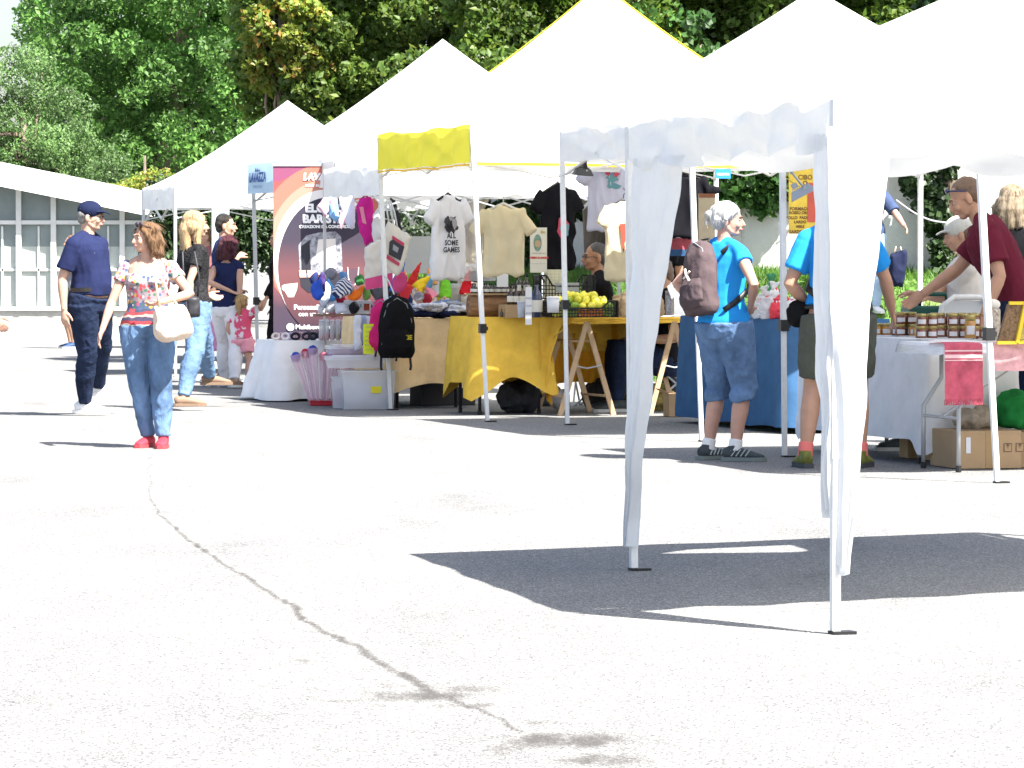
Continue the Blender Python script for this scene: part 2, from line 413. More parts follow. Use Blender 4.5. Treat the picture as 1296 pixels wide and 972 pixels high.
            if shoes.get('stripe'):
                mb = MB()
                for t in (.0, .03, .06, .09):
                    for sg in (1, -1):
                        mb.bar(a + fd * (t - .02) * q + sd_ * sg * .047 * q + Vector((0, 0, .035 * q)), a + fd * (t + .01) * q + sd_ * sg * .038 * q + Vector((0, 0, .078 * q)), .008, .006)
                mb.build('stripe', shoes['stripe'], so)
    if socks:
        for i in (0, 1):
            mb = MB(); c = AN[i]; up = (KN[i] - AN[i]).normalized(); mb.tube([c + Vector((0, 0, -.02)), c + up * .03 * s, c + up * socks.get('h', .07) * s], [.048 * s, .046 * s, .047 * s], 12); mb.blob('sock', socks['m'], root, .007, 1)
    if hair: hair(root, hp, HR, k)
    if cap:
        mb = MB(); 
        mb.ell(hp(0, -.01, .062), (.088 * k, .104 * k, .083 * k), HR)
        mb.tube([hp(0, .06, .052), hp(0, .115, .058), hp(0, .155, .046)], [(.07 * k, .008 * k), (.068 * k, .007 * k), (.03 * k, .006 * k)], 14, xdir=tuple(HR @ Vector((1, 0, 0))))
        mb.blob('cap', cap, root, .006, 2)
    if glasses:
        mb = MB(); up, fr = glasses.get('z', .016), glasses.get('f', 0)
        for sx in (1, -1):
            c = hp(sx * .031, .098 + fr, up)
            ring = [c + HR @ Vector((.022 * math.cos(t) * k, -.002 * math.cos(t) * sx, .015 * math.sin(t) * k)) for t in [2 * PI * j / 10 for j in range(11)]]
            mb.tube(ring, .0026 if not glasses.get('dark') else .004, 6)
            mb.tube([hp(sx * .052, .092 + fr, up), hp(sx * .078, .05, up + .002), hp(sx * .08, -.01, up - .002)], .003, 6)
            if glasses.get('dark'): mb.ell(c, (.022 * k, .004, .016 * k), HR, 10, 6)
        mb.tube([hp(-.01, .1 + fr, up + .004), hp(.01, .1 + fr, up + .004)], .003, 6)
        mb.build('glasses', mat('glasses_frame', (.02, .02, .02), .3), root, smooth=True)
    J = dict(root=root, sp=sp, hp=hp, SH=SH, EL=EL, WR=WR, AN=AN, KN=KN, N=N, P=P, s=s, HR=HR, k=k, w=w)
    if extras: extras(J)
    return J
def wisps(o, m, n, L, seed=1, out=.25):
    q = random.Random(seed); me = o.data; mb = MB(); nv = len(me.vertices)
    for _ in range(n):
        v = me.vertices[q.randrange(nv)]; nn = v.normal
        if nn.z < -.5: continue
        t = Vector((q.uniform(-.5, .5), q.uniform(-.5, .5), -1)); t = (t - nn * t.dot(nn)).normalized(); p = v.co.copy() - nn * .002; pts = [p]; d = (t + nn * out * q.uniform(.1, 1)).normalized(); l = L * q.uniform(.5, 1.3)
        for i in range(3): p = p + d * l / 3; d = (d + Vector((q.uniform(-.3, .3), q.uniform(-.3, .3), -.35))).normalized(); pts.append(p)
        mb.tube(pts, [.0022, .0018, .0012, .0004], 3, cap=False)
    mb.build('hair_strands', m, o, smooth=True)
# ---- hair styles: (root, hp, HR, k)
def hairmat(name, c, c2=None):
    return mat(name, c, .5, var=.5, vscale=60, col2=c2, stretch=(3, 3, .5), bump=.6, bscale=150, spec=.4)
def strand(amp=.006, sc=34):
    def d(p):
        w = noise.noise_vector(p * 9) * .5
        return amp * noise.noise(Vector((p.x * sc, p.y * sc, p.z * sc * .22)) + w) + amp * .7 * noise.noise(p * 22)
    return d
def hair_short(m, thick=.0, bald=False, back=True):
    def f(root, hp, HR, k):
        mb = MB(); t = thick
        if not bald: mb.ell(hp(0, -.022, .066), ((.079 + t) * k, (.087 + t) * k, (.073 + t) * k), HR)
        mb.ell(hp(0, -.047, .03), ((.077 + t) * k, (.066 + t) * k, (.062 + t) * k), HR)
        mb.ell(hp(0, -.055, -.01), ((.062 + t) * k, (.05 + t) * k, (.05 + t) * k), HR)
        wisps(mb.blob('hair', m, root, .007, 2, strand(.004, 40)), m, 160, .022, 1, .15)
    return f
def hair_bob(m, length=.12, wide=.02, curly=0):
    def f(root, hp, HR, k):
        mb = MB()
        mb.ell(hp(0, -.025, .06), (.090 * k, .096 * k, .082 * k), HR)
        mb.ell(hp(0, -.05, .0), ((.086 + wide) * k, .075 * k, .09 * k), HR)
        for sx in (1, -1):
            mb.tube([hp(sx * .05, .055, .085), hp(sx * .082, .03, .04), hp(sx * (.088 + wide), .0, -.02), hp(sx * (.08 + wide), -.02, -length * .8), hp(sx * .06, -.03, -length)], [.018 * k, .024 * k, .03 * k, .03 * k, .014 * k], 10)
            mb.tube([hp(sx * .03, -.09, .04), hp(sx * .045, -.1, -.03), hp(sx * .05, -.085, -length), hp(sx * .04, -.07, -length * 1.15)], [.03 * k, .04 * k, .038 * k, .014 * k], 10)
        mb.tube([hp(0, -.095, .04), hp(0, -.11, -.03), hp(0, -.095, -length * 1.05), hp(0, -.08, -length * 1.2)], [.03 * k, .04 * k, .035 * k, .012 * k], 10)
        if curly:
            q = random.Random(3)
            for _ in range(curly):
                a = q.uniform(.5, 2 * PI - .5); z = q.uniform(-length * 1.1, .09); rr = .098 if z < .06 else .08
                mb.ell(hp(math.sin(a) * rr, math.cos(a) * rr - .02, z), (.02 * k,) * 3, None, 8, 6)
        wisps(mb.blob('hair', m, root, .007, 1, strand(.008, 38)), m, 420, .07, 2, .3)
    return f
def hair_bun(m, front=True):
    def f(root, hp, HR, k):
        mb = MB()
        mb.ell(hp(0, -.02, .058), (.087 * k, .096 * k, .084 * k), HR)
        mb.ell(hp(0, -.05, .01), (.08 * k, .07 * k, .07 * k), HR)
        mb.tube([hp(0, -.1, .05), hp(.01, -.13, .04), hp(.0, -.15, .05)], [.026 * k, .03 * k, .018 * k], 10)
        mb.tube([hp(0, -.13, .04), hp(.01, -.145, .0), hp(.015, -.14, -.03)], [.014 * k, .01 * k, .004 * k], 8)
        for sx in (1, -1): mb.tube([hp(sx * .05, .05, .085), hp(sx * .082, .02, .05), hp(sx * .085, -.02, .01)], [.02 * k, .02 * k, .016 * k], 8)
        wisps(mb.blob('hair', m, root, .006, 1, strand(.007, 45)), m, 420, .05, 3, .3)
    return f
def hair_pony(m):
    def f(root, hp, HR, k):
        mb = MB()
        mb.ell(hp(0, -.02, .058), (.084 * k, .094 * k, .08 * k), HR); mb.ell(hp(0, -.045, .01), (.077 * k, .068 * k, .07 * k), HR)
        mb.tube([hp(0, -.1, .06), hp(0, -.135, .05), hp(.0, -.14, -.03), hp(.01, -.12, -.13), hp(.01, -.11, -.17)], [.022 * k, .03 * k, .036 * k, .026 * k, .006 * k], 10)
        wisps(mb.blob('hair', m, root, .007, 1, strand(.007, 40)), m, 260, .05, 4, .3)
    return f
# ---------------------------------------------------------------- the setting
O0 = Vector((1.36, 29.8, 0))                     # a point on the front line of the row of stalls
def RW(o, t, z=0): p = O0 + V * o + U * t; return Vector((p.x, p.y, z))
def row_ot(p): q = Vector((p[0], p[1], 0)) - O0; return q.dot(V), q.dot(U)
def bank_z(o):
    if o < 0: return 0
    if o < 1.3: f = o / 1.3; return 1.08 * f * f * (3 - 2 * f)
    return 1.08 + min(.08, (o - 1.3) * .1)
# foot of the bank behind the stalls: a line that swings away at the left
_bp = [(16, 42.4), (9, 43.3), (3, 44.0), (.9, 44.7), (-.7, 48.0), (-2.2, 53), (-2.9, 59), (-3.0, 67)]
_bs = []
for (x0, y0), (x1, y1) in zip(_bp[:-1], _bp[1:]):
    k = 24; _bs += [Vector((x0 + (x1 - x0) * i / k, y0 + (y1 - y0) * i / k, 0)) for i in range(k)]
for _ in range(60): _bs = [_bs[0]] + [(_bs[i - 1] + _bs[i] * 2 + _bs[i + 1]) / 4 for i in range(1, len(_bs) - 1)] + [_bs[-1]]
def BK(i, o, z=0):             # station i along the bank, o metres up the slope
    i = max(0, min(len(_bs) - 1.001, i)); a = int(i); p = _bs[a].lerp(_bs[a + 1], i - a); d = (_bs[min(a + 3, len(_bs) - 1)] - _bs[max(0, a - 3)]).normalized()
    n = Vector((-d.y, d.x, 0)); n = n if n.dot(Vector((1, .6, 0))) > 0 or n.y > .5 else -n
    return Vector((p.x + n.x * o, p.y + n.y * o, z))
NBK = len(_bs)
def i_at(px, o=2.2):
    best = min(range(NBK), key=lambda i: abs(648 + F * BK(i, o).x / BK(i, o).y - px)); return best
CRACK = [(186, 575, 1), (187, 596, 1), (192, 625, 2), (201, 652, 3), (222, 668, 4), (241, 685, 5), (262, 700, 5), (283, 716, 5), (300, 724, 5), (320, 734, 6), (336, 746, 6), (352, 757, 6), (374, 768, 8), (380, 781, 7), (397, 792, 7), (420, 803, 8), (440, 813, 8), (457, 820, 10), (470, 832, 10), (492, 845, 11), (520, 858, 12), (541, 874, 13), (575, 887, 9), (605, 898, 7), (635, 912, 6), (668, 932, 6)]
def _ground():
    xs = sorted(set([-900, -300, -120, -60, -30, -15, -8] + [round(-5 + i * .2, 3) for i in range(12)] + [round(-2.6 + i * .013, 4) for i in range(260)] + [round(.8 + .15 * i, 3) for i in range(20)] + [4, 6, 10, 20, 50, 120, 400, 900]))
    ys = sorted(set([-60, -20, 0, 5, 8] + [round(10 + i * .035, 4) for i in range(460)] + [round(26.2 + .5 * i, 3) for i in range(60)] + [60, 80, 120, 200, 400, 800, 1800]))
    xs = np.array(xs); ys = np.array(ys); X, Y = np.meshgrid(xs, ys)
    Z = np.zeros_like(X)
    n = X.size; co = np.stack([X.ravel(), Y.ravel(), Z.ravel()], 1)
    nx, ny = len(xs), len(ys)
    i = np.arange(nx - 1)[None, :] + (np.arange(ny - 1) * nx)[:, None]; i = i.ravel()
    fs = np.stack([i, i + 1, i + 1 + nx, i + nx], 1)
    me = bpy.data.meshes.new('ground'); me.vertices.add(n); me.vertices.foreach_set('co', co.ravel())
    me.loops.add(fs.size); me.loops.foreach_set('vertex_index', fs.ravel().astype(np.int32)); me.polygons.add(len(fs)); me.polygons.foreach_set('loop_start', np.arange(len(fs)) * 4); me.update(calc_edges=True)
    # dirt that washed along the crack: distance to the crack line on the ground
    S = np.zeros(n); x, y = co[:, 0], co[:, 1]
    rr = np.random.RandomState(4)
    P = []
    for a, b in zip(CRACK[:-1], CRACK[1:]):
        for k in range(4):
            f = k / 4; px = a[0] + (b[0] - a[0]) * f + rr.uniform(-3.2, 3.2); py = a[1] + (b[1] - a[1]) * f + rr.uniform(-1.5, 1.5); P.append((G(px, py), a[2] + (b[2] - a[2]) * f))
    for (p, w), (q, w2) in zip(P[:-1], P[1:]):
        d = np.array([q.x - p.x, q.y - p.y]); L2 = d @ d + 1e-9
        t = np.clip(((x - p.x) * d[0] + (y - p.y) * d[1]) / L2, 0, 1)
        dist = np.hypot(x - p.x - t * d[0], (y - p.y - t * d[1]) * .35)
        ww = w * .5 * p.y / F * 1.7
        S = np.maximum(S, np.clip(1.25 - dist / ww * .8, 0, 1) * .95)
    for px, py, rx, ry, a in [(530, 881, 95, 9, .9), (590, 872, 50, 7, .7), (440, 886, 65, 4, .6), (715, 937, 110, 13, .95), (760, 962, 70, 12, .8), (640, 945, 60, 10, .5), (383, 838, 26, 7, .6), (60, 888, 75, 14, .33), (400, 882, 30, 3, .6), (330, 800, 30, 3, .4), (780, 935, 50, 8, .7), (440, 640, 70, 6, .28), (380, 608, 60, 3, .26), (690, 632, 60, 5, .26), (60, 650, 45, 5, .28), (250, 620, 60, 3, .2), (600, 893, 30, 4, .7), (480, 655, 60, 4, .25), (100, 760, 50, 4, .2), (900, 860, 60, 5, .18), (1000, 905, 80, 5, .2), (1150, 850, 60, 5, .2), (330, 915, 60, 5, .2), (590, 610, 60, 3, .2), (500, 868, 30, 5, .5), (560, 893, 45, 4, .6), (470, 893, 30, 3, .4), (690, 915, 40, 6, .5), (800, 948, 30, 5, .5), (650, 955, 40, 6, .5), (395, 800, 22, 3, .5), (300, 730, 20, 3, .35), (180, 905, 60, 6, .25), (1000, 600, 80, 4, .2), (720, 800, 60, 5, .2), (250, 850, 60, 4, .2)]:
        c = G(px, py); c2 = G(px, py + ry); sx = rx * c.y / F; sy = abs(c.y - c2.y)
        r = np.hypot((x - c.x) / sx, (y - c.y) / sy)
        S = np.maximum(S, np.clip(1.35 - r, 0, 1) * a)
    at = me.attributes.new('dirt', 'FLOAT', 'POINT'); at.data.foreach_set('value', S.astype(np.float32))
    m, N, L, b = nodes('asphalt', .93)
    b.inputs['Specular IOR Level'].default_value = .12
    tc = N.new('ShaderNodeTexCoord')
    v = N.new('ShaderNodeTexVoronoi'); v.inputs['Scale'].default_value = 170; L.new(tc.outputs['Object'], v.inputs['Vector'])
    sep = N.new('ShaderNodeSeparateColor'); L.new(v.outputs['Color'], sep.inputs[0])
    r1 = ramp(N, L, sep.outputs[0], [(0, (.055, .055, .056)), (.25, (.145, .144, .142)), (.7, (.205, .203, .198)), (1, (.34, .335, .32))])
    n1 = N.new('ShaderNodeTexNoise'); n1.inputs['Scale'].default_value = 1.1; n1.inputs['Detail'].default_value = 8; n1.inputs['Roughness'].default_value = .68
    mp = N.new('ShaderNodeMapping'); mp.inputs['Scale'].default_value = (1, .35, 1); L.new(tc.outputs['Object'], mp.inputs[0]); L.new(mp.outputs[0], n1.inputs[0])
    r2 = ramp(N, L, n1.outputs['Fac'], [(.28, (.72, .72, .73)), (.42, (.93, .93, .93)), (.55, (1.0, 1.0, .99)), (.7, (1.12, 1.11, 1.08))])
    mul = N.new('ShaderNodeMix'); mul.data_type = 'RGBA'; mul.blend_type = 'MULTIPLY'; mul.inputs[0].default_value = 1
    L.new(r1.outputs[0], mul.inputs[6]); L.new(r2.outputs[0], mul.inputs[7])
    n2 = N.new('ShaderNodeTexNoise'); n2.inputs['Scale'].default_value = 11; n2.inputs['Detail'].default_value = 7; n2.inputs['Roughness'].default_value = .75; L.new(mp.outputs[0], n2.inputs[0])
    n3 = N.new('ShaderNodeTexNoise'); n3.inputs['Scale'].default_value = 90; n3.inputs['Detail'].default_value = 3; L.new(tc.outputs['Object'], n3.inputs[0])
    at = N.new('ShaderNodeAttribute'); at.attribute_name = 'dirt'
    a1 = N.new('ShaderNodeMath'); a1.operation = 'MULTIPLY_ADD'; L.new(n2.outputs['Fac'], a1.inputs[0]); a1.inputs[1].default_value = 1.8; L.new(at.outputs['Fac'], a1.inputs[2])
    a2 = N.new('ShaderNodeMath'); a2.operation = 'MULTIPLY_ADD'; L.new(n3.outputs['Fac'], a2.inputs[0]); a2.inputs[1].default_value = .9; L.new(a1.outputs[0], a2.inputs[2])
    mr = N.new('ShaderNodeMapRange'); mr.inputs[1].default_value = 1.68; mr.inputs[2].default_value = 2.35; L.new(a2.outputs[0], mr.inputs[0])
    mm = N.new('ShaderNodeMath'); mm.operation = 'MULTIPLY'; L.new(mr.outputs[0], mm.inputs[0])
    cl = N.new('ShaderNodeMath'); cl.operation = 'MULTIPLY'; cl.use_clamp = True; L.new(at.outputs['Fac'], cl.inputs[0]); cl.inputs[1].default_value = 3; L.new(cl.outputs[0], mm.inputs[1])
    col = mixc(N, L, mm.outputs[0], mul.outputs[2], (.070, .066, .063)); L.new(col, b.inputs['Base Color'])
    bp = N.new('ShaderNodeBump'); bp.inputs['Strength'].default_value = .6; bp.inputs['Distance'].default_value = .004; L.new(v.outputs['Distance'], bp.inputs['Height']); L.new(bp.outputs[0], b.inputs['Normal'])
    tag(mesh_obj('ground', me, m), 'worn grey asphalt yard with a wandering crack and dirt stains', 'ground', kind='structure')
_ground()

# ---- foliage
def leaves_mesh(name, clumps, n, size, seed=1, up=.35, aspect=.55, shell=(.55, 1.08), gaps=.5, zmin=None, droop=0):
    q = np.random.RandomState(seed)
    c = np.array([k[0] for k in clumps], float); r = np.array([k[1] for k in clumps], float)
    w = (r[:, 0] * r[:, 2]); w /= w.sum(); idx = q.choice(len(c), n, p=w)
    d = q.normal(size=(n, 3)); d /= np.linalg.norm(d, axis=1)[:, None]
    rad = q.uniform(shell[0] ** 3, shell[1] ** 3, n) ** (1 / 3)
    bumpy = 1 + .22 * np.sin(d[:, 0] * 7 + idx) * np.cos(d[:, 2] * 6 + idx * 1.7)
    p = c[idx] + d * r[idx] * (rad * bumpy)[:, None]
    # fine gaps: drop leaves where a blocky random field is low
    if gaps:
        s = 4.5 / np.mean(r); g = np.sin(p[:, 0] * s + 1.3 * np.sin(p[:, 2] * s * .9)) * np.sin(p[:, 1] * s * 1.1 + 2) * np.sin(p[:, 2] * s * 1.2 + 1 + np.sin(p[:, 0] * s))
        p = p[g > -gaps]; 
    n = len(p); d = d[:n]
    nr = q.normal(size=(n, 3)) * .55 + np.array([0.2, -.35, up]) + d * .65; nr /= np.linalg.norm(nr, axis=1)[:, None]
    a = q.normal(size=(n, 3)); a[:, 2] -= droop; a -= nr * (a * nr).sum(1)[:, None]; a /= np.linalg.norm(a, axis=1)[:, None]
    b = np.cross(nr, a); s = (size * q.uniform(.6, 1.3, n))[:, None]
    mid = p + a * s * .1
    v = np.stack([p - a * s * .5, mid + b * s * aspect * .5 + nr * s * .10, p + a * s * .5, mid - b * s * aspect * .5 + nr * s * .10], 1).reshape(-1, 3)
    k = np.arange(n) * 4
    fs = np.stack([k, k + 1, k + 2, k, k + 2, k + 3], 1).reshape(-1, 3)
    me = bpy.data.meshes.new(name); me.vertices.add(len(v)); me.vertices.foreach_set('co', v.ravel())
    me.loops.add(fs.size); me.loops.foreach_set('vertex_index', fs.ravel().astype(np.int32)); me.polygons.add(len(fs)); me.polygons.foreach_set('loop_start', np.arange(len(fs)) * 3); me.update(calc_edges=True)
    return me
def crown_clumps(c, r, n, size, seed, squash=.8, fill=.65):
    q = random.Random(seed); out = []
    for _ in range(n):
        while True:
            d = Vector((q.uniform(-1, 1), q.uniform(-1, 1), q.uniform(-1, 1)))
            if fill * .6 < d.length < 1: break
        s = size * q.uniform(.6, 1.35)
        out.append(((c[0] + d.x * r[0], c[1] + d.y * r[1], c[2] + d.z * r[2]), (s, s, s * squash)))
    return out
bark = mat('bark', (.16, .125, .095), .95, var=.5, vscale=7, bump=.9, bscale=18, stretch=(1, 1, .25))
barklight = mat('bark_pale', (.40, .34, .26), .95, var=.45, vscale=9, bump=.9, bscale=22, stretch=(1, 1, .3))
def tree(label, base, clumps, n, size, lm, trunk_r=.2, seed=1, tm=bark, name='tree', limbs=12, group='trees behind the stalls', lean=(0, 0), **kw):
    t = thing(name, label, 'tree', base, 0, group)
    q = random.Random(seed); base = Vector(base)
    zc = sum(c[0][2] for c in clumps) / len(clumps); cx = sum(c[0][0] for c in clumps) / len(clumps); cy = sum(c[0][1] for c in clumps) / len(clumps)
    mb = MB(); top = Vector((cx - base.x, cy - base.y, zc - base.z)) * 1
    pts = [Vector((0, 0, -.1)), Vector((top.x * .1 + .03, top.y * .1, top.z * .3)), Vector((top.x * .35, top.y * .35, top.z * .6)), Vector((top.x * .7, top.y * .7, top.z * .9)), Vector((top.x, top.y, top.z * 1.3))]
    mb.tube(pts, [trunk_r * 1.25, trunk_r, trunk_r * .85, trunk_r * .6, trunk_r * .2], 12)
    for _ in range(limbs):
        c = q.choice(clumps)[0]; f = q.uniform(.35, .85); a = pts[0].lerp(pts[-1], f) if f > .6 else pts[1].lerp(pts[2], (f - .35) / .25)
        e = Vector(c) - base; m_ = a.lerp(e, .5) + Vector((q.uniform(-.2, .2), q.uniform(-.2, .2), .15))
        mb.tube([a, m_, e], [trunk_r * .35, trunk_r * .2, trunk_r * .06], 6)
    mb.build('trunk', tm, t, smooth=True)
    cl = [((c[0] - base.x, c[1] - base.y, c[2] - base.z), r) for c, r in clumps]
    mesh_obj('crown', leaves_mesh('crown', cl, n, size, seed, **kw), lm, t)
    return t
LG1 = leafmat('leaf_oak', [(.06, .15, .03), (.095, .22, .04), (.16, .31, .07), (.08, .18, .035)], .45, .6)
LG2 = leafmat('leaf_willow', [(.08, .155, .045), (.12, .21, .06), (.06, .12, .035)], .3, 1.0)
LG3 = leafmat('leaf_linden', [(.07, .135, .02), (.12, .20, .03), (.055, .11, .02), (.23, .29, .05)], .42, .9)
LG4 = leafmat('leaf_yellowing', [(.24, .30, .03), (.12, .20, .03), (.34, .34, .05), (.16, .24, .03), (.08, .14, .02), (.22, .28, .04), (.38, .20, .05)], .4, 1.4)
LG5 = leafmat('leaf_bright', [(.07, .14, .015), (.10, .18, .02), (.05, .10, .015), (.16, .22, .03)], .45, 1.0)
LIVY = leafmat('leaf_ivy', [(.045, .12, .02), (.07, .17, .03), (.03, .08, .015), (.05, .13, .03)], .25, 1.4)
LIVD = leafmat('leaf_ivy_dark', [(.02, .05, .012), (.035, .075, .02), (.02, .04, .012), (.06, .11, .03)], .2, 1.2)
def px2(px, py, d): w = W(px, py, d); return (w.x, w.y, w.z)
# left oak (two crowns) far behind the glass building
q = random.Random(11)
cl = []
for px in range(-20, 420, 29):
    for py in range(-120, 250, 27):
        top = 20 - (px - 30) * .9 if px < 60 else -200
        if px < 62 and py < 158: continue
        jx, jy = q.uniform(-16, 16), q.uniform(-14, 14); s = q.uniform(.26, .52)
        cl.append((px2(px + jx, py + jy, 80 + q.uniform(-1.8, 2.2)), (s, s, s * .75)))
for px in range(75, 440, 45):
    for py in range(-150, 250, 45): cl.append((px2(px + q.uniform(-15, 15), py, 83.5), (.75, .7, .7)))
tree('large green oak with dense ragged crown rising behind the white glass building', XG(200, 82), cl, 160000, .12, LG1, .26, 3, name='oak_tree', limbs=9, gaps=.46)
cl = []
for px in range(-60, 150, 26):
    for py in range(75, 270, 24):
        if py < 210 - (px + 60) * 1.25 + 0 and px < 10 and py < 95: continue
        if px > 60 and py < 95 + (px - 60) * 1.4: continue
        cl.append((px2(px + q.uniform(-10, 10), py + q.uniform(-10, 10), 74 + q.uniform(-.8, .8)), (.3, .3, .27)))
tree('grey green fine leaved bushy tree at the left, in front of the oak', XG(40, 74), cl, 42000, .065, LG2, .16, 5, name='bushy_tree', gaps=.4)
cl = [(px2(px, py, 70 + q.uniform(-.4, .4)), (.28, .3, .2)) for px, py in [(135, 258), (155, 245), (172, 240), (188, 233), (200, 228), (160, 262), (180, 255), (205, 245), (215, 238), (190, 262), (150, 272), (210, 262), (228, 250)]]
tree('small yellowing bush between glass building and first tent', XG(180, 70), cl, 7000, .07, LG4, .08, 8, name='bush', group=None, gaps=.5)
# the linden row behind the wall, hanging over the stalls
def linden(label, d, pxs, pys, n, size, lm, seed, base, group='linden trees over the wall', dens=30, tm=bark, tr=.2, ymax=None, **kw):
    q = random.Random(seed); cl = []
    for px in range(pxs[0], pxs[1], dens):
        for py in range(pys[0], pys[1], dens):
            if ymax and py > ymax(px): continue
            s = q.uniform(.22, .42)
            cl.append((px2(px + q.uniform(-12, 12), py + q.uniform(-12, 12), d + q.uniform(-1, 1.2)), (s, s, s * .8)))
    return tree(label, base, cl, n, size, lm, tr, seed, tm, name='linden_tree', group=group, **kw)
linden('linden tree with dark leaves, yellowing at its left edge, over the second and third tent', 52, (330, 660), (-110, 200), 80000, .10, LG3, 21, XG(470, 53), ymax=lambda px: 150 + (px - 330) * .1, limbs=10, gaps=.7)
cl = [(px2(px + q.uniform(-8, 8), py + q.uniform(-8, 8), 51 + q.uniform(-.3, .3)), (.16, .16, .14)) for px, py in [(322, 15), (345, 8), (365, 22), (335, 40), (352, 55), (372, 45), (330, 70), (345, 80), (360, 68), (385, 62), (320, 90), (340, 98), (375, 85), (395, 30), (318, 55), (385, 8), (400, 80), (350, -20), (330, -30), (375, -10)]]
tree('yellow and orange tinged linden branches sunlit beside the big oak', XG(360, 52.5), cl, 7000, .10, LG4, .1, 23, name='linden_tree', limbs=6, gaps=.5)
linden('linden tree with bright sunlit leaves beyond the yellow tent', 49, (600, 900), (-120, 120), 55000, .105, LG5, 31, XG(760, 49.5), limbs=8, gaps=.7)
linden('linden tree with broad leaves over the right hand white tents', 47.5, (830, 1180), (-110, 110), 52000, .11, LG5, 33, XG(1010, 48.6), limbs=8, gaps=.7)
# pale trunk rising between the two T-shirts
w0 = XG(592, 45.5, .6)
cl = [(px2(px, py, 45.5 + q.uniform(-.5, .5)), (.35, .35, .28)) for px in range(520, 720, 26) for py in (95, 120, 150, 176, 200)]
tree('tree with thick pale ridged trunk seen between the hanging T-shirts', tuple(w0), cl, 15000, .10, LG3, .135, 41, barklight, name='linden_tree', limbs=5)

# ---- sunny bank, wall and ivy
bankm, N, L, b = nodes('grass_soil', .95)
tc = N.new('ShaderNodeTexCoord'); n = N.new('ShaderNodeTexNoise'); n.inputs['Scale'].default_value = 3; n.inputs['Detail'].default_value = 8; L.new(tc.outputs['Object'], n.inputs[0])
L.new(ramp(N, L, n.outputs['Fac'], [(.3, (.05, .10, .02)), (.55, (.09, .17, .035)), (.75, (.16, .15, .07))]).outputs[0], b.inputs['Base Color'])
mb = MB(); os_ = [-.1, 0, .15, .35, .55, .75, .95, 1.15, 1.35, 1.7, 2.4, 5]
for i in range(0, NBK - 2, 2):
    for a, b_ in zip(os_[:-1], os_[1:]): mb.add([BK(i, a, bank_z(a) + .006), BK(i + 2, a, bank_z(a) + .006), BK(i + 2, b_, bank_z(b_) + .006), BK(i, b_, bank_z(b_) + .006)], [(0, 1, 2, 3)])
tag(mb.build('grass_bank', bankm, smooth=True), 'low grass covered bank along the foot of the wall', 'bank', kind='structure')
gm = leafmat('grass_blade', [(.09, .20, .03), (.13, .26, .04), (.07, .15, .02)], .4, 2)
q2 = np.random.RandomState(9); n = 60000
o_ = q2.uniform(.0, 2.1, n); t_ = q2.uniform(0, NBK - 2, n); zz = np.array([bank_z(a) for a in o_])
pp = np.array([tuple(BK(t, o)) for t, o in zip(t_, o_)]); bx = pp[:, 0]; by = pp[:, 1]; hh = q2.uniform(.04, .13, n); an = q2.uniform(0, 2 * PI, n); le = q2.normal(0, .04, (n, 2))
vv = np.stack([np.stack([bx - .008 * np.cos(an), by - .008 * np.sin(an), zz], 1), np.stack([bx + .008 * np.cos(an), by + .008 * np.sin(an), zz], 1), np.stack([bx + le[:, 0], by + le[:, 1], zz + hh], 1)], 1).reshape(-1, 3)
me = bpy.data.meshes.new('grass'); fs = [(3 * i, 3 * i + 1, 3 * i + 2) for i in range(n)]
me.from_pydata(vv.tolist(), [], fs); tag(mesh_obj('grass', me, gm), 'bright green grass on the bank', 'grass', kind='stuff')
plaster, N, L, b = nodes('plaster', .92)
tc = N.new('ShaderNodeTexCoord'); n = N.new('ShaderNodeTexNoise'); n.inputs['Scale'].default_value = 2.2; n.inputs['Detail'].default_value = 10; n.inputs['Roughness'].default_value = .7; L.new(tc.outputs['Object'], n.inputs[0])
L.new(ramp(N, L, n.outputs['Fac'], [(.3, (.46, .44, .41)), (.5, (.60, .58, .55)), (.7, (.66, .65, .62))]).outputs[0], b.inputs['Base Color'])
n2 = N.new('ShaderNodeTexNoise'); n2.inputs['Scale'].default_value = 30; n2.inputs['Detail'].default_value = 8; L.new(tc.outputs['Object'], n2.inputs[0])
bp = N.new('ShaderNodeBump'); bp.inputs['Strength'].default_value = .5; bp.inputs['Distance'].default_value = .01; L.new(n2.outputs['Fac'], bp.inputs['Height']); L.new(bp.outputs[0], b.inputs['Normal'])
w_root = thing('garden_wall', 'rough pale plastered wall with leaf shadows behind the stalls', 'wall', BK(60, 2.3))
def wallstrip(o0, o1, z0, z1):
    mb = MB(); n = 0; vs = []; fs = []
    for i in range(0, NBK - 2, 2): vs += [BK(i, o0, z0), BK(i, o1, z0), BK(i, o1, z1), BK(i, o0, z1)]; n += 1
    for k in range(n - 1):
        for j in range(4): fs.append((4 * k + j, 4 * k + (j + 1) % 4, 4 * k + 4 + (j + 1) % 4, 4 * k + 4 + j))
    return mb.add(vs, fs + [(0, 1, 2, 3), tuple(4 * (n - 1) + j for j in range(4))])
wallstrip(2.2, 2.5, .5, 2.75).build('wall_face', plaster, w_root, world=True)
wallstrip(2.14, 2.56, 2.752, 2.82).build('coping', mat('coping_stone', (.42, .40, .37), .9, var=.3), w_root, world=True)
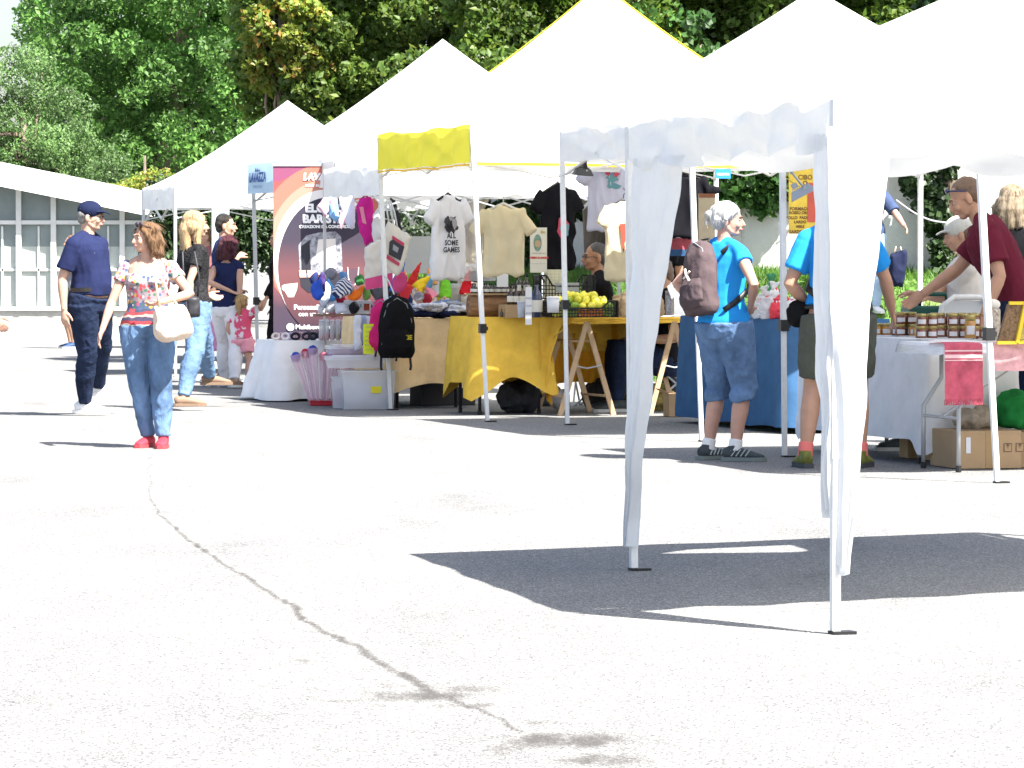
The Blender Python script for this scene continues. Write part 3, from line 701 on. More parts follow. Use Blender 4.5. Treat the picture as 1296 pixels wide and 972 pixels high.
# ivy on the wall: hangs over the coping, down to different heights
def ivy(name, label, spans, n, size, m, seed, thick=.22, **kw):
    q = random.Random(seed); cl = []
    for p0, p1, y0, y1 in spans:
        k = int((p1 - p0) * (y1 - y0) / 330) + 4
        for _ in range(k):
            px = q.uniform(p0, p1); w = BK(i_at(px), 2.1); z = W(px, y0 + (y1 - y0) * q.random() ** 1.1, w.y).z
            s = q.uniform(.14, .27); cl.append(((w.x + q.uniform(-.05, .05), w.y - q.uniform(0, .15), z), (s, s * .8, s * 1.1)))
    return tag(mesh_obj(name, leaves_mesh(name, cl, n, size, seed, shell=(.2, 1.05), up=.1, droop=.8, aspect=.85, **kw), m), label, 'ivy', kind='stuff')
ivy('ivy', 'thick bright green ivy over the wall behind the T-shirt stall', [(470, 600, 215, 300), (325, 480, 225, 330)], 40000, .085, LIVY, 51)
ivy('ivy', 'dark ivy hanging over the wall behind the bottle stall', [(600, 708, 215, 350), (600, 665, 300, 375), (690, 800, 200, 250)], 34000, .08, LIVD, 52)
ivy('ivy', 'bright ivy tips along the wall top behind the blue table', [(780, 1010, 190, 232), (930, 985, 205, 256)], 13000, .085, LIVY, 53)
# thin branches of the lindens reaching over the wall: their leaves throw the dappled shade
q = random.Random(55); cl = []
for px in range(620, 850, 13):
    for k in range(3): cl.append((px2(px + 70 + q.uniform(-8, 8), 0, 46) [0:1] + (q.uniform(44.0, 45.4), q.uniform(2.7, 4.0)), (.13, .16, .10)))
t = thing('overhanging_branches', 'thin leafy linden branches reaching over the wall above the stalls', 'branches', XG(900, 48.6, 3))
mb = MB()
for px in range(700, 920, 40):
    a = XG(px, 48.6, 3.6) ; b_ = XG(px + q.uniform(-30, 30), 44.2, q.uniform(3.0, 3.7)); mb.tube([a - t.location, a.lerp(b_, .5) - t.location + Vector((0, 0, .15)), b_ - t.location], [.04, .022, .008], 6)
mb.build('branch', bark, t, smooth=True)
mesh_obj('leaves', leaves_mesh('leaves', [(tuple(Vector(c) - t.location), r) for c, r in cl], 1900, .09, 56, shell=(.1, 1.3), droop=.6, aspect=.8), LIVY, t)
# ivy-covered tree on the bank near the honey stall
base = BK(i_at(1203, 1.95), 1.95, 1.05)
t = thing('ivy_tree', 'slanting brown trunk wrapped in dark ivy behind the honey stall', 'tree', base)
mb = MB(); mb.tube([(0, 0, -.2), (.0, 0, .7), (-.03, 0, 1.5), (.02, 0, 2.6), (.0, 0, 3.6)], [.15, .125, .12, .11, .09], 12); mb.tube([(0, 0, .9), (-.25, 0, 1.6), (-.45, 0, 2.4)], [.06, .05, .03], 8)
mb.build('trunk', bark, t, smooth=True)
q = random.Random(61); cl = []
for px, py in [(1140, 205), (1155, 215), (1150, 235), (1165, 228), (1178, 240), (1180, 215), (1168, 250), (1185, 262), (1190, 245), (1195, 280), (1182, 285), (1192, 300), (1198, 320), (1186, 318), (1200, 340), (1188, 345), (1196, 362), (1205, 300), (1130, 200), (1200, 215), (1145, 195), (1172, 198), (1176, 270)]:
    p = W(px, py, base.y - .15) - base; s = q.uniform(.07, .12); cl.append((tuple(p + Vector((0, q.uniform(-.12, .15), 0))), (s, s, s * 1.2)))
for _ in range(16): cl.append(((q.uniform(-.3, .8), q.uniform(-.1, .6), q.uniform(2.0, 3.4)), (.2, .2, .2)))
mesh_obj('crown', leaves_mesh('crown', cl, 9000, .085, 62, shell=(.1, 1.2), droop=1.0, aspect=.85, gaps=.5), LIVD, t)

# ---- white glass building at the left
bd = 67.0
B0 = XG(0, bd)
wht = mat('white_paint', (.60, .60, .58), .6, var=.12, vscale=3)
conc = mat('concrete_plinth', (.44, .43, .40), .9, var=.25, vscale=2, bump=.3)
gl = mat('frosted_glass', (.18, .22, .22), .35, var=.25, vscale=1.2, spec=.6)
gl2 = mat('pale_glass', (.40, .44, .41), .5, var=.15, vscale=2, spec=.5)  # lower panes, a paler tone than the upper ones
t = thing('glass_building', 'low white framed glass building with sloping roof at the left edge', 'building', XG(90, bd))
def roofz(px): return W(px, 232 + (px) * .20, bd).z
pl = -90; pr = 246
def bx_(mb, x0, x1, y0, y1, dep, dy=0):     # picture rectangle on the facade plane
    a = W(x0, y1, bd); b_ = W(x1, y0, bd); mb.box(((a.x + b_.x) / 2, bd + dy, (a.z + b_.z) / 2), (abs(b_.x - a.x), dep, abs(b_.z - a.z)))
mb = MB(); a = W(pl, 393, bd); e = W(pr, 393, bd)
mb.box(((a.x + e.x) / 2, bd + 3, a.z / 2), (e.x - a.x, 6, a.z)); mb.build('wall', conc, t, world=True)
mb = MB(); A_ = W(pl, 218 + pl * .2, bd); E_ = W(250, 218 + 250 * .2, bd)
h = .16
for sgn in (0,):
    mb.add([A_ + Vector((0, -.35, 0)), E_ + Vector((0, -.35, 0)), E_ + Vector((0, 6.2, 0)), A_ + Vector((0, 6.2, 0)), A_ + Vector((0, -.35, h)), E_ + Vector((0, -.35, h)), E_ + Vector((0, 6.2, h)), A_ + Vector((0, 6.2, h))], [(0, 3, 2, 1), (4, 5, 6, 7), (0, 1, 5, 4), (1, 2, 6, 5), (2, 3, 7, 6), (3, 0, 4, 7)])
mb.build('roof', wht, t, world=True)
mb = MB(); A2 = A_ + Vector((0, -.38, -.07)); E2 = E_ + Vector((0, -.38, -.07)); mb.bar(A2, E2, .05, .3); mb.build('fascia', mat('fascia_white', (.8, .8, .79), .6, var=.06, vscale=2), t, world=True)
mul = [-66, -22, 24, 68, 112, 155, 200, 240]
for x0, x1 in zip(mul[:-1], mul[1:]):
    yt = 222 + .2 * (x0 + x1) / 2
    f = MB()
    bx_(f, x0 - 3, x0 + 3, 222 + .2 * x0, 393, .12)
    if x1 == 240: bx_(f, x1 - 3, x1 + 3, 222 + .2 * x1, 393, .12)
    bx_(f, x0 + 3, x1 - 3, 279, 284, .10); bx_(f, x0 + 3, x1 - 3, 340, 343, .05, .02); bx_(f, x0 + 3, x1 - 3, 388, 393, .10)
    xm = x0 + 25; bx_(f, xm - 1, xm + 1, 286, 388, .05, .02)
    fo = f.build('window', wht, t, world=True)
    g = MB(); a = W(x0 + 3, 279, bd); b_ = W(x1 - 3, 279, bd); zt = W(x0, yt, bd).z
    g.box(((a.x + b_.x) / 2, bd + .05, (a.z + zt) / 2), (b_.x - a.x, .02, zt - a.z)); c = W(x0, 284, bd).z; d_ = W(x0, 312, bd).z
    g.box(((a.x + b_.x) / 2, bd + .05, (c + d_) / 2), (b_.x - a.x, .02, c - d_))
    g.mi = [0] * len(g.f); g.cur = 1; e_ = W(x0, 388, bd).z
    g.box(((a.x + b_.x) / 2, bd + .05, (d_ + e_) / 2), (b_.x - a.x, .02, d_ - e_ - .001))
    g.build('pane', [gl, gl2], fo, world=False)
    o = fo.children[0]; o.data.transform(inv(t))
mb = MB(); a = W(246, 280, bd); mb.box((a.x - .12, bd + 3.0, a.z / 2 + .1), (.3, 5.9, a.z + .2)); mb.build('wall', conc, t, world=True)
# dark hedge/land behind building & stalls to close the view
mb = MB()
hl = leafmat('leaf_far', [(.03, .06, .02), (.05, .09, .03), (.03, .05, .02)], .3, .3)
q = random.Random(71); cl = []
for px in range(240, 1500, 22):
    for py in (250, 275, 300, 325): cl.append((px2(px + q.uniform(-10, 10), py + q.uniform(-8, 8), 88 + q.uniform(-1, 1)), (.5, .4, .4)))
for px in range(-300, 250, 30):
    for py in (250, 290, 325): cl.append((px2(px, py, 88), (.6, .4, .5)))
tag(mesh_obj('hedge', leaves_mesh('hedge', cl, 36000, .16, 72), hl), 'far dark green hedge closing the view behind everything', 'hedge', kind='stuff')

# ---------------------------------------------------------------- camera, light
cam = bpy.data.cameras.new('camera'); co = bpy.data.objects.new('camera', cam); C.objects.link(co)
co.location = (0, 0, CH); co.rotation_euler = (PI / 2 - PITCH, 0, 0); cam.sensor_width = 36; cam.lens = F / 1296 * 36; cam.clip_end = 3000; cam.clip_start = .5
bpy.context.scene.camera = co
sv = Vector((.50, -.515, 1)).normalized(); EL_ = math.asin(sv.z)
sun = bpy.data.lights.new('sun', 'SUN'); so = bpy.data.objects.new('sun', sun); C.objects.link(so)
sun.energy = 5.0; sun.angle = R(.53); sun.color = (1, .965, .90); so.rotation_euler = sv.to_track_quat('Z', 'Y').to_euler()
wd = bpy.data.worlds.new('World'); bpy.context.scene.world = wd; wd.use_nodes = True
N = wd.node_tree.nodes; L = wd.node_tree.links
sk = N.new('ShaderNodeTexSky'); sk.sky_type = 'NISHITA'; sk.sun_disc = False; sk.sun_elevation = EL_; sk.sun_rotation = math.atan2(sv.x, sv.y); sk.dust_density = 2.6; sk.air_density = 1.0
L.new(sk.outputs[0], N['Background'].inputs[0]); N['Background'].inputs[1].default_value = .080
vs = bpy.context.scene.view_settings; vs.view_transform = 'Standard'; vs.look = 'None'; vs.gamma = 1; vs.exposure = 2.0
bpy.context.scene.cycles.use_denoising = True
bpy.context.scene.cycles.max_bounces = 8; bpy.context.scene.cycles.transparent_max_bounces = 12
# ---------------------------------------------------------------- tents
def clothmat(name, col, trans=.3, var=.05, bump=.12, bs=14, **k): return mat(name, col, .85, var=var, vscale=5, bump=bump, bscale=bs, trans=trans, spec=.15, **k)
CW = clothmat('canopy_white', (.80, .80, .79), .28)
CG = clothmat('canopy_offwhite', (.76, .77, .78), .25)
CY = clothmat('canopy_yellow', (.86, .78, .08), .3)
CO = clothmat('hem_orange', (.80, .48, .04), .2)
METAL = mat('tent_pole_white', (.70, .70, .69), .45, metal=0, var=.08, vscale=20)
METG = mat('tent_pole_grey', (.42, .44, .46), .4, metal=.3)
BLK = mat('black_plastic', (.015, .015, .016), .45)
GREYP = mat('grey_plastic', (.30, .31, .32), .5)
def tent(label, N_, F_, width, ze, hv, zp, group, vd=V, topN=(0, 0), topF=(0, 0), mats=(CW, CW, CW), scallop=0, pole=METAL, pw=.034, hole=None, clampz=.85, clamps=(1, 1, 0, 0), zback=None, skip_leg=(), peak_f=1.22, far_v=True, bars=True, hem=None, sag=.10, wav=.022):
    N_ = Vector(N_); F_ = Vector(F_); Vd = vd.normalized() * width
    root = thing('market_tent', label, 'tent', N_, 0, group)
    foot = [N_, F_, F_ + Vd, N_ + Vd]
    tp = [N_ + Vector((*topN, 0)), F_ + Vector((*topF, 0)), F_ + Vd, N_ + Vd]
    top = [Vector((p.x, p.y, ze)) for p in tp]
    cen = sum(top, Vector()) / 4; peak = Vector((cen.x, cen.y, zp))
    sd = rnd.random() * 60
    def panel(a, b, nu=26, nv=18, skip=None):
        def fn(u, v):
            p = a.lerp(b, u); q = p.lerp(peak, v); z = ze + (zp - ze) * v ** peak_f
            z -= sag * math.sin(PI * u) * (v + .12) * (1 - v) * 2.0
            z += .012 * noise.noise(Vector((q.x * 2, q.y * 2, sd))) * (1 - v)
            return Vector((q.x, q.y, z))
        return fn
    mb = MB()
    for i in range(4):
        a, b = top[i], top[(i + 1) % 4]
        if hole and i == 1: mb.grid(110, 90, panel(a, b), hole)
        else: mb.grid(28, 20, panel(a, b))
    mb.build('canopy', mats[0], root, world=True, smooth=True)
    # valances: face 0 = left (N->F), 1 = far, 2 = right, 3 = near
    for i in range(4):
        if i == 1 and not far_v: continue
        a, b = top[i], top[(i + 1) % 4]; d = (b - a); ln = d.length; n = Vector((-d.y, d.x, 0)).normalized()
        if n.dot(a - cen) < 0: n = -n
        def fn(u, v, lo=0.0, hi=1.0):
            v = lo + (hi - lo) * v
            p = a.lerp(b, u); s = u * ln
            hh = hv + (scallop * (abs(math.sin(s * 5.2 + i)) - .5) if scallop else 0) + .018 * noise.noise(Vector((s * 1.6, i * 5, sd)))
            w = wav * v * math.sin(s * 13 + sd + 2 * noise.noise(Vector((s, sd, 0)))) + .055 * v * noise.noise(Vector((s * 1.5, sd + 9, i))) + .02 * noise.noise(Vector((s * 2.6 + v * 2.5, sd + 4, i))) - .02 * abs(noise.noise(Vector((s * 3.2 - v * 3.5, sd, i))))
            edge = min(1, 6 * min(u, 1 - u))
            sagz = -.10 * sag * math.sin(PI * u)
            return p + n * (.012 + w * edge) + Vector((0, 0, -hh * v + sagz + .02 * (1 - v) * noise.noise(Vector((s * 2.3, 3, sd)))))
        mb = MB(); mb.grid(int(ln / .04), 8, lambda u, v: fn(u, v, 0, .93 if hem else 1))
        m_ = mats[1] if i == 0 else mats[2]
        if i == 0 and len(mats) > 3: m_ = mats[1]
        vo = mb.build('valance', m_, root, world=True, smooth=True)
        if hem and i in (0, 3):
            h = MB(); h.grid(int(ln / .04), 1, lambda u, v: fn(u, v, .93 if i else .955, 1) + n * .003); ho = h.build('hem', hem, vo); ho.data.transform(inv(root))
    if len(mats) > 3:          # ridge lines in the cloth's own yellow, beside sunlit panels coloured white
        mb = MB()
        for i in (1, 3):
            pts = [top[i].lerp(peak, k / 14) for k in range(15)]
            for k, p in enumerate(pts): p.z = ze + (zp - ze) * (k / 14) ** peak_f + .012
            mb.tube(pts, .004, 6)
        mb.build('ridge_line', mats[3], root, world=True)
    for i in range(4):
        if i in skip_leg: continue
        lg = MB(); a, b = foot[i], top[i] - Vector((0, 0, .03)); m_ = a.lerp(b, clampz / ze)
        lg.bar(a + Vector((0, 0, .012)), m_, pw * .82, pw * .82, up=V); lg.bar(m_, b, pw, pw, up=V)
        o = lg.build('leg', pole, root, world=True)
        pl = MB(); pl.box(a + Vector((.025, -.0, .006)), (.085, .06, .010), ROW); k = pl.build('foot_plate', BLK if pw > .0335 and pole is METAL else METG, o); k.data.transform(inv(root))
        if clamps[i]:
            pl = MB(); pl.box(m_, (pw * 1.6, pw * 1.6, .075), ROW); pl.box(m_ + Vector((.028, -.01, .0)), (.03, .02, .03), ROW); k = pl.build('clamp', BLK, o); k.data.transform(inv(root))
    if bars:
        for i in range(4):
            if i == 2 and False: continue
            a, b = top[i] - Vector((0, 0, .07)), top[(i + 1) % 4] - Vector((0, 0, .07)); lo = Vector((0, 0, -.30)); m = MB()
            ins = (cen - (a + b) / 2); ins.z = 0; ins = ins.normalized() * .03; a = a + ins; b = b + ins
            h = a.lerp(b, .5)
            m.bar(a, h + lo, .024, .012); m.bar(a + lo, h, .024, .012, up=(.1, 0, 1)); m.bar(h, b + lo, .024, .012); m.bar(h + lo, b, .024, .012, up=(.1, 0, 1))
            m.build('crossbar', pole, root, world=True)
        m = MB(); m.bar(peak - Vector((0, 0, .55)), peak - Vector((0, 0, .02)), .03); m.build('centre_post', pole, root, world=True)
    return root, top, foot, cen
TG = 'pop-up tents in the row of stalls'
def gp(px, y, z=0): return XG(px, y, z)
N_ = gp(222, 46); F_ = gp(182, 47.9); tent('farthest white tent, low at the left end of the row behind the blond woman', N_, F_, 3, 2.13, .25, 3.12, TG, clamps=(0, 0, 0, 0), pole=METG)
# blue lettered tent
F_ = G(327, 493); LB = clothmat('canopy_pale_blue', (.50, .66, .80), .3)
r_, tp_, ft_, cn_ = tent('white tent with pale blue lettered valance corner behind the coffee banner', F_ - U * 3, F_, 3, 2.26, .29, 3.46, TG, topF=(-.05, 0), pole=METG, clamps=(0, 1, 0, 0), clampz=.9, skip_leg=(0,))
BLU = mat('print_blue', (.02, .08, .30), .6)
n_ = -V; q_ = tp_[1] + n_ * .05; e = MB(); e.add([q_ + U * .02, q_ - U * 1.3, q_ - U * 1.3 - Vector((0, 0, .30)), q_ + U * .02 - Vector((0, 0, .30))], [(0, 1, 2, 3)]); e.build('corner_panel', LB, r_, world=True)
def on_face(root, p, s, size, m, name='lettering', rz=ROW, **k):
    lp = p - root.location
    return text_obj(name, s, size, m, root, lp, (PI / 2, 0, rz), **k)
on_face(r_, q_ + n_ * .01 - U * .42 + Vector((0, 0, -.145)), 'LAVAZZA', .125, BLU, bold=.006, shear=.15, rz=ROW - PI / 2, sx=1.25)
on_face(r_, q_ + n_ * .01 - U * .42 + Vector((0, 0, -.235)), 'TORINO, ITALIA', .04, BLU, rz=ROW - PI / 2, sx=1.3)
m_ = MB()
for k in range(3):
    c = q_ + n_ * .012 - U * (.36 + .07 * k) + Vector((0, 0, -.085)); m_.poly([c - U * .05 + Vector((0, 0, .0)), c + Vector((0, 0, .045 - .01 * k)), c + U * .04])
m_.build('emblem', BLU, r_, world=True)
p0 = tp_[0] - U * .035
on_face(r_, p0 + V * .42 + Vector((0, 0, -.06)), 'LAVAZZA', .12, BLU, bold=.003, shear=.15)
# small low tent
tent('low white tent with grey shaded side valance above the bunting and tote bags', gp(482, 36.3), gp(411, 38.1), 2.2, 2.13, .26, 2.75, TG, pole=METG, clampz=.95, clamps=(0, 0, 0, 0), skip_leg=(0,), pw=.024)
# yellow tent: overexposed sunlit cloth painted white, only its edges kept yellow
N_ = G(617, 534); F_ = G(494, 519)
tent('yellow tent, sunlit roof and near valance coloured white, over the T-shirt stall', N_, F_, 3, 2.39, .33, 3.62, TG, topN=(-.127, 0), topF=(-.095, 0), mats=(CW, CY, CW, CY), clampz=.76, hem=CO, clamps=(1, 1, 0, 0), peak_f=1.3)
# tent C
N_ = G(888, 559); F_ = G(718, 538)
tent('tall white tent over the trestle table between yellow tent and blue table', N_, F_, 3, 2.34, .27, 3.36, TG, topN=(-.085, 0), topF=(-.045, 0), clampz=.96, clamps=(0, 1, 0, 0))
# tent D
N_ = G(1262, 611.5); F_ = G(993, 578.5)
rD, tD, fD, cD = tent('white tent over the honey jar table at the right', N_, F_, 3, 2.34, .27, 3.22, TG, topN=(-.135, 0), topF=(-.02, 0), clampz=.88, clamps=(1, 1, 0, 0), pw=.036, bars=False, skip_leg=(2,))
pm = MB(); a = fD[3] + U * .9; b = fD[2]; 
pm.grid(40, 10, lambda u, v: a.lerp(b, u * .62) + V * (.02 * math.sin(u * 40)) + Vector((0, 0, .15 + 2.0 * v))); pm.build('side_wall', CG, rD, world=True, smooth=True)
# tent A (nearest)
N_ = G(1057, 802.5); F_ = G(802, 722); vdA = Vector((math.cos(R(29)), math.sin(R(29)), 0))
SL = [(836, 701), (872, 696), (1002, 690), (1028, 699)]
def hole(c):  # slit added to the hidden roof panel to cast a sunlit sliver
    x, y = c.x - .50 * c.z, c.y + .515 * c.z
    if y < 5: return False
    a = x / y; b = CH / y
    px = 648 + a * F; py = 329 + F * b
    s = 0
    for (x0, y0), (x1, y1) in zip(SL, SL[1:] + SL[:1]):
        cr = (x1 - x0) * (py - y0) - (y1 - y0) * (px - x0); s += 1 if cr > 0 else -1
    return abs(s) == 4
rA, tA, fA, cA = tent('nearest white gazebo with gathered corner curtains over bare asphalt', N_, F_, 3, 1.885, .19, 2.52, None, vd=vdA, topN=(0, 0), topF=(-.017, 0), scallop=.05, clamps=(0, 0, 0, 0), hole=hole, sag=.10, peak_f=1.12, pw=.036, clampz=.62, wav=.03, bars=False)
def curtain(base, d, wtop, wbot, ztop, zbot, prof, seed, m=CG, folds=9, side=0, drift=0):
    """gathered cloth: top spread along d for wtop, drawn together at the foot"""
    d = d.normalized(); n = Vector((-d.y, d.x, 0)); mb = MB()
    def fn(u, v):
        z = ztop + (zbot - ztop) * v; w = wbot + (wtop - wbot) * prof(v)
        off = drift * v + .012 * math.sin(v * 9 + seed) * v
        s = u * w + off
        amp = .012 + .014 * v
        ph = u * folds * 2 * PI / 2 + seed + .8 * noise.noise(Vector((u * 3, v * 2.4, seed)))
        f = amp * math.sin(ph) + .02 * noise.noise(Vector((u * 2.5, v * 5, seed + 4))) - .016 * abs(noise.noise(Vector((u * 5 + v * 2, v * 7, seed + 9)))) + .006 * noise.noise(Vector((u * 14, v * 12, seed)))
        return base + d * s + n * (f - .0) + Vector((0, 0, z + .02 * math.sin(u * PI * 3 + seed) * (v > .98)))
    mb.grid(44, 60, fn); return mb
prof = lambda v: max(0, (1 - v * 1.05)) ** 1.25
d1 = (fA[1] - fA[0]).normalized()
c = curtain(Vector((tA[1].x, tA[1].y, 0)) + Vector((.012, -.05, 0)), -d1, .80, .05, 1.72, .12, prof, 2, drift=-.05, folds=8); c.build('curtain', CG, rA, world=True, smooth=True)
c = curtain(Vector((tA[0].x, tA[0].y, 0)) + Vector((.0, -.02, 0)), d1, .30, .03, 1.74, .42, lambda v: max(0, 1 - v * .9) ** .7, 5, folds=7, drift=0); c.build('curtain', CG, rA, world=True, smooth=True)
c = curtain(Vector((tA[0].x, tA[0].y, 0)) + Vector((-.03, -.05, 0)), vdA, .27, .028, 1.76, .225, lambda v: max(0, 1 - v * .98) ** 1.1, 8, folds=8, drift=.055); c.build('curtain', CG, rA, world=True, smooth=True)

# ---------------------------------------------------------------- tables
def cloth(label, o, la, lb, zt, drops, m, amp=.02, k=10, seed=0, cornerdrop=.0, group=None, name='tablecloth', A=V, B=U, cat='tablecloth', flare=.04, ragged=.02, over=.01, fn_extra=None):
    o = Vector((o[0], o[1], 0)); root_loc = Vector((o.x, o.y, 0))
    la2, lb2 = la + over * 2, lb + over * 2; P0 = o - A * over - B * over
    # perimeter samples
    per = []; step = .03
    sides = [(P0, A, la2, -B, drops[0]), (P0 + A * la2, B, lb2, A, drops[1]), (P0 + A * la2 + B * lb2, -A, la2, B, drops[2]), (P0 + B * lb2, -B, lb2, -A, drops[3])]
    for si, (p, d, l, n, dr) in enumerate(sides):
        kk = max(4, int(l / step)); nn = sides[(si - 1) % 4][3]; nx = sides[(si + 1) % 4][3]
        for i in range(kk):
            f = i / kk; w = .5 * max(0, 1 - f * l / .06); w2 = .5 * max(0, 1 - (1 - f) * l / .06)
            nrm = (n * (1 - w - w2) + nn * w + nx * w2)
            pd = sides[(si - 1) % 4][4]; nd = sides[(si + 1) % 4][4]
            drp = dr * (1 - w - w2) + pd * w + nd * w2
            cor = max(0, 1 - f * l / .3) ** 1.5 + max(0, 1 - (1 - f) * l / .3) ** 1.5
            per.append((p + d * (f * l), nrm, drp, cor, si))
    nP = len(per); NV = 14; mb = MB(); vs = []
    s_ = 0
    for j in range(NV + 1):
        v = j / NV
        for i, (p, n, dr, cor, si) in enumerate(per):
            s = i * step; ph = s * k + 3 * noise.noise(Vector((s * 1.2, seed, si)))
            f = amp * (v ** .8) * (math.sin(ph) + .6 * noise.noise(Vector((s * 6, v * 2, seed)))) + .01 * noise.noise(Vector((s * 8, v * 9, seed + 2)))
            fl = flare * v * (1 + cor * 1.2)
            z = zt - (dr + cornerdrop * cor + ragged * noise.noise(Vector((s * 2.2, seed + 7, 0)))) * v
            r_ = min(1, v * 6)
            if v == 0: z = zt + .006
            q = p + n * (fl + f * r_ + .012 * r_); q.z = max(z, .012); vs.append(q)
    fs = [(j * nP + i, j * nP + (i + 1) % nP, (j + 1) * nP + (i + 1) % nP, (j + 1) * nP + i) for j in range(NV) for i in range(nP)]
    mb.add(vs, [f[::-1] for f in fs]); mb.add([per[i][0] + Vector((0, 0, zt + .006)) for i in range(nP)], [tuple(range(nP))])
    ob = mb.build(name, m, None, smooth=True)
    ob.data.transform(Matrix.Translation(-root_loc)); ob.location = root_loc
    return tag(ob, label, cat, group)
def table(label, o, la, lb, zt, legm, group=None, A=V, B=U, name='folding_table', bend=True):
    root = thing(name, label, 'table', (o[0], o[1], 0), 0, group)
    m = MB(); o = Vector((o[0], o[1], 0)); c = o + A * la / 2 + B * lb / 2
    m.box((c.x, c.y, zt - .018), (la if A is V else lb, lb if A is V else la, .03), ROW); m.build('tabletop', mat('table_top_white', (.6, .6, .58), .5), root, world=True)
    for fa in (.08, .92):
        for fb in (.12, .88):
            l = MB(); p = o + A * la * fa + B * lb * fb; inn = A * (.12 if fa < .5 else -.12) * la / 1.5
            pts = [p + inn + Vector((0, 0, zt - .035)), p + inn + Vector((0, 0, zt * .72)), p + Vector((0, 0, zt * .5)), p + Vector((0, 0, .02))] if bend else [p + Vector((0, 0, zt - .035)), p + Vector((0, 0, .02))]
            l.tube(pts, .014, 8); lo = l.build('leg', legm, root, world=True, smooth=True)
            t_ = MB(); t_.tube([p + Vector((0, 0, .0)), p + Vector((0, 0, .04))], .018, 8); t_.build('leg_cap', BLK, lo).data.transform(inv(root))
        l = MB(); a = o + A * la * fa + B * lb * .12; b = o + A * la * fa + B * lb * .88; l.tube([a + Vector((0, 0, zt * .42)), b + Vector((0, 0, zt * .42))], .010, 6); l.build('brace', legm, root, world=True)
        l = MB(); l.bar(c + Vector((0, 0, zt - .06)), (a + b) / 2 + Vector((0, 0, zt * .42)), .018, .006); l.build('brace', legm, root, world=True)
    return root
def fabric(name, col, var=.18, vs=5, bump=.35, bs=9, trans=.0, **k): return mat(name, col, .9, var=var, vscale=vs, bump=bump, bscale=bs, spec=.1, trans=trans, **k)
F_PEACH = fabric('cloth_peach', (.84, .62, .34)); F_YEL = fabric('cloth_yellow', (.76, .48, .07)); F_OR = fabric('cloth_orange', (.70, .33, .025), trans=.15)
F_BLUE = fabric('cloth_blue', (.042, .105, .21)); F_WH = fabric('cloth_white', (.72, .72, .73), .08); F_RED = fabric('cloth_red', (.46, .09, .13), .3, 14); F_PINK = fabric('cloth_pink_check', (.66, .36, .36), .35, 9)
TABD = 'dark legged folding tables'
legd = mat('table_leg_dark', (.06, .06, .065), .4, metal=.6); legg = mat('table_leg_grey', (.38, .39, .40), .4, metal=.3)
# T0 white cloth, low table at the coffee banner
T0 = XG(350, 38.1); Z0 = .555
table('low table hidden under the floor length white cloth by the coffee banner', T0, 1.0, .7, Z0, legd)
cloth('white floor length cloth over the low table in front of the coffee banner', T0, 1.0, .7, Z0, (.53, .5, .5, .53), F_WH, .035, 16, 1, .02, flare=.09)
T1 = XG(504, 36.2); Z1 = .78
table('table under the peach cloth with heaps of clothes', T1, .64, 1.8, Z1, legd)
cloth('peach cloth draped over the clothes stall table', T1, .64, 1.8, Z1, (.56, .5, .5, .6), F_PEACH, .014, 13, 2, .06, flare=.02)
T2 = XG(604, 34.7); Z2 = .815
table('table under the bright yellow cloth with brown bottles', T2, .62, .75, Z2, legd)
cloth('bright yellow cloth with long drooping corners under the brown bottles', T2, .60, .75, Z2, (.50, .50, .5, .55), F_YEL, .02, 12, 3, .17, flare=.05)
T2b = T2 + V * .64
root = thing('trestle_tabletop', 'long board resting on wooden trestles with lemons and paper bags', 'table top', (T2b.x, T2b.y, Z2 - .03), ROW)
m = MB(); m.box((.6, .35, .012), (1.3, .72, .025)); m.build('board', mat('board_wood', (.35, .24, .14), .8, var=.3), root)
cloth('short yellow cloth laid over the trestle board under the lemon crate', T2b, 1.24, .70, Z2, (.055, .05, .3, .05), F_YEL, .006, 9, 4, 0, flare=.01)
# orange back cloth hanging behind the trestles
m = MB(); a = T2b + U * .74 - V * .05
m.grid(60, 16, lambda u, v: a + V * (u * 1.0) + U * (.03 * math.sin(u * 34 + v) * (.3 + v) + .02 * noise.noise(Vector((u * 8, v * 3, 1)))) + Vector((0, 0, .78 - .55 * v - .02 * math.sin(u * 9) * v)))
tag(m.build('back_cloth', F_OR, None, smooth=True), 'deep orange cloth hanging behind the wooden trestles', 'cloth')
# gathered cloth swag between the two yellow cloths
m = MB(); a = T2 + V * .50 - U * .05
m.grid(30, 26, lambda u, v: a + V * (.02 + u * (.34 - .20 * v)) - U * (.035 + .035 * math.sin(u * 12 + v * 3) * (.4 + v) + .02 * noise.noise(Vector((u * 5, v * 5, 7)))) + Vector((0, 0, Z2 + .012 - (.16 + .5 * max(0, 1 - abs(u - .25) * 1.6)) * v)))
tag(m.build('cloth_swag', F_YEL, None, smooth=True), 'knotted yellow cloth tail hanging between bottle table and trestle table', 'cloth')
m = MB(); a = T2 + V * .48 - U * .01
m.grid(20, 24, lambda u, v: a + V * (.0 + u * .16 * (1 - .3 * v) + .06 * v) - U * (.02 + .03 * math.sin(u * 14 + v * 2)) + Vector((0, 0, Z2 - .25 - (.30 + .22 * u) * v)))
tag(m.build('cloth_swag', F_OR, None, smooth=True), 'darker orange fold of cloth hanging down beside the left trestle', 'cloth')
WOOD = mat('trestle_wood', (.46, .32, .19), .7, var=.25, vscale=20, stretch=(1, 1, .2))
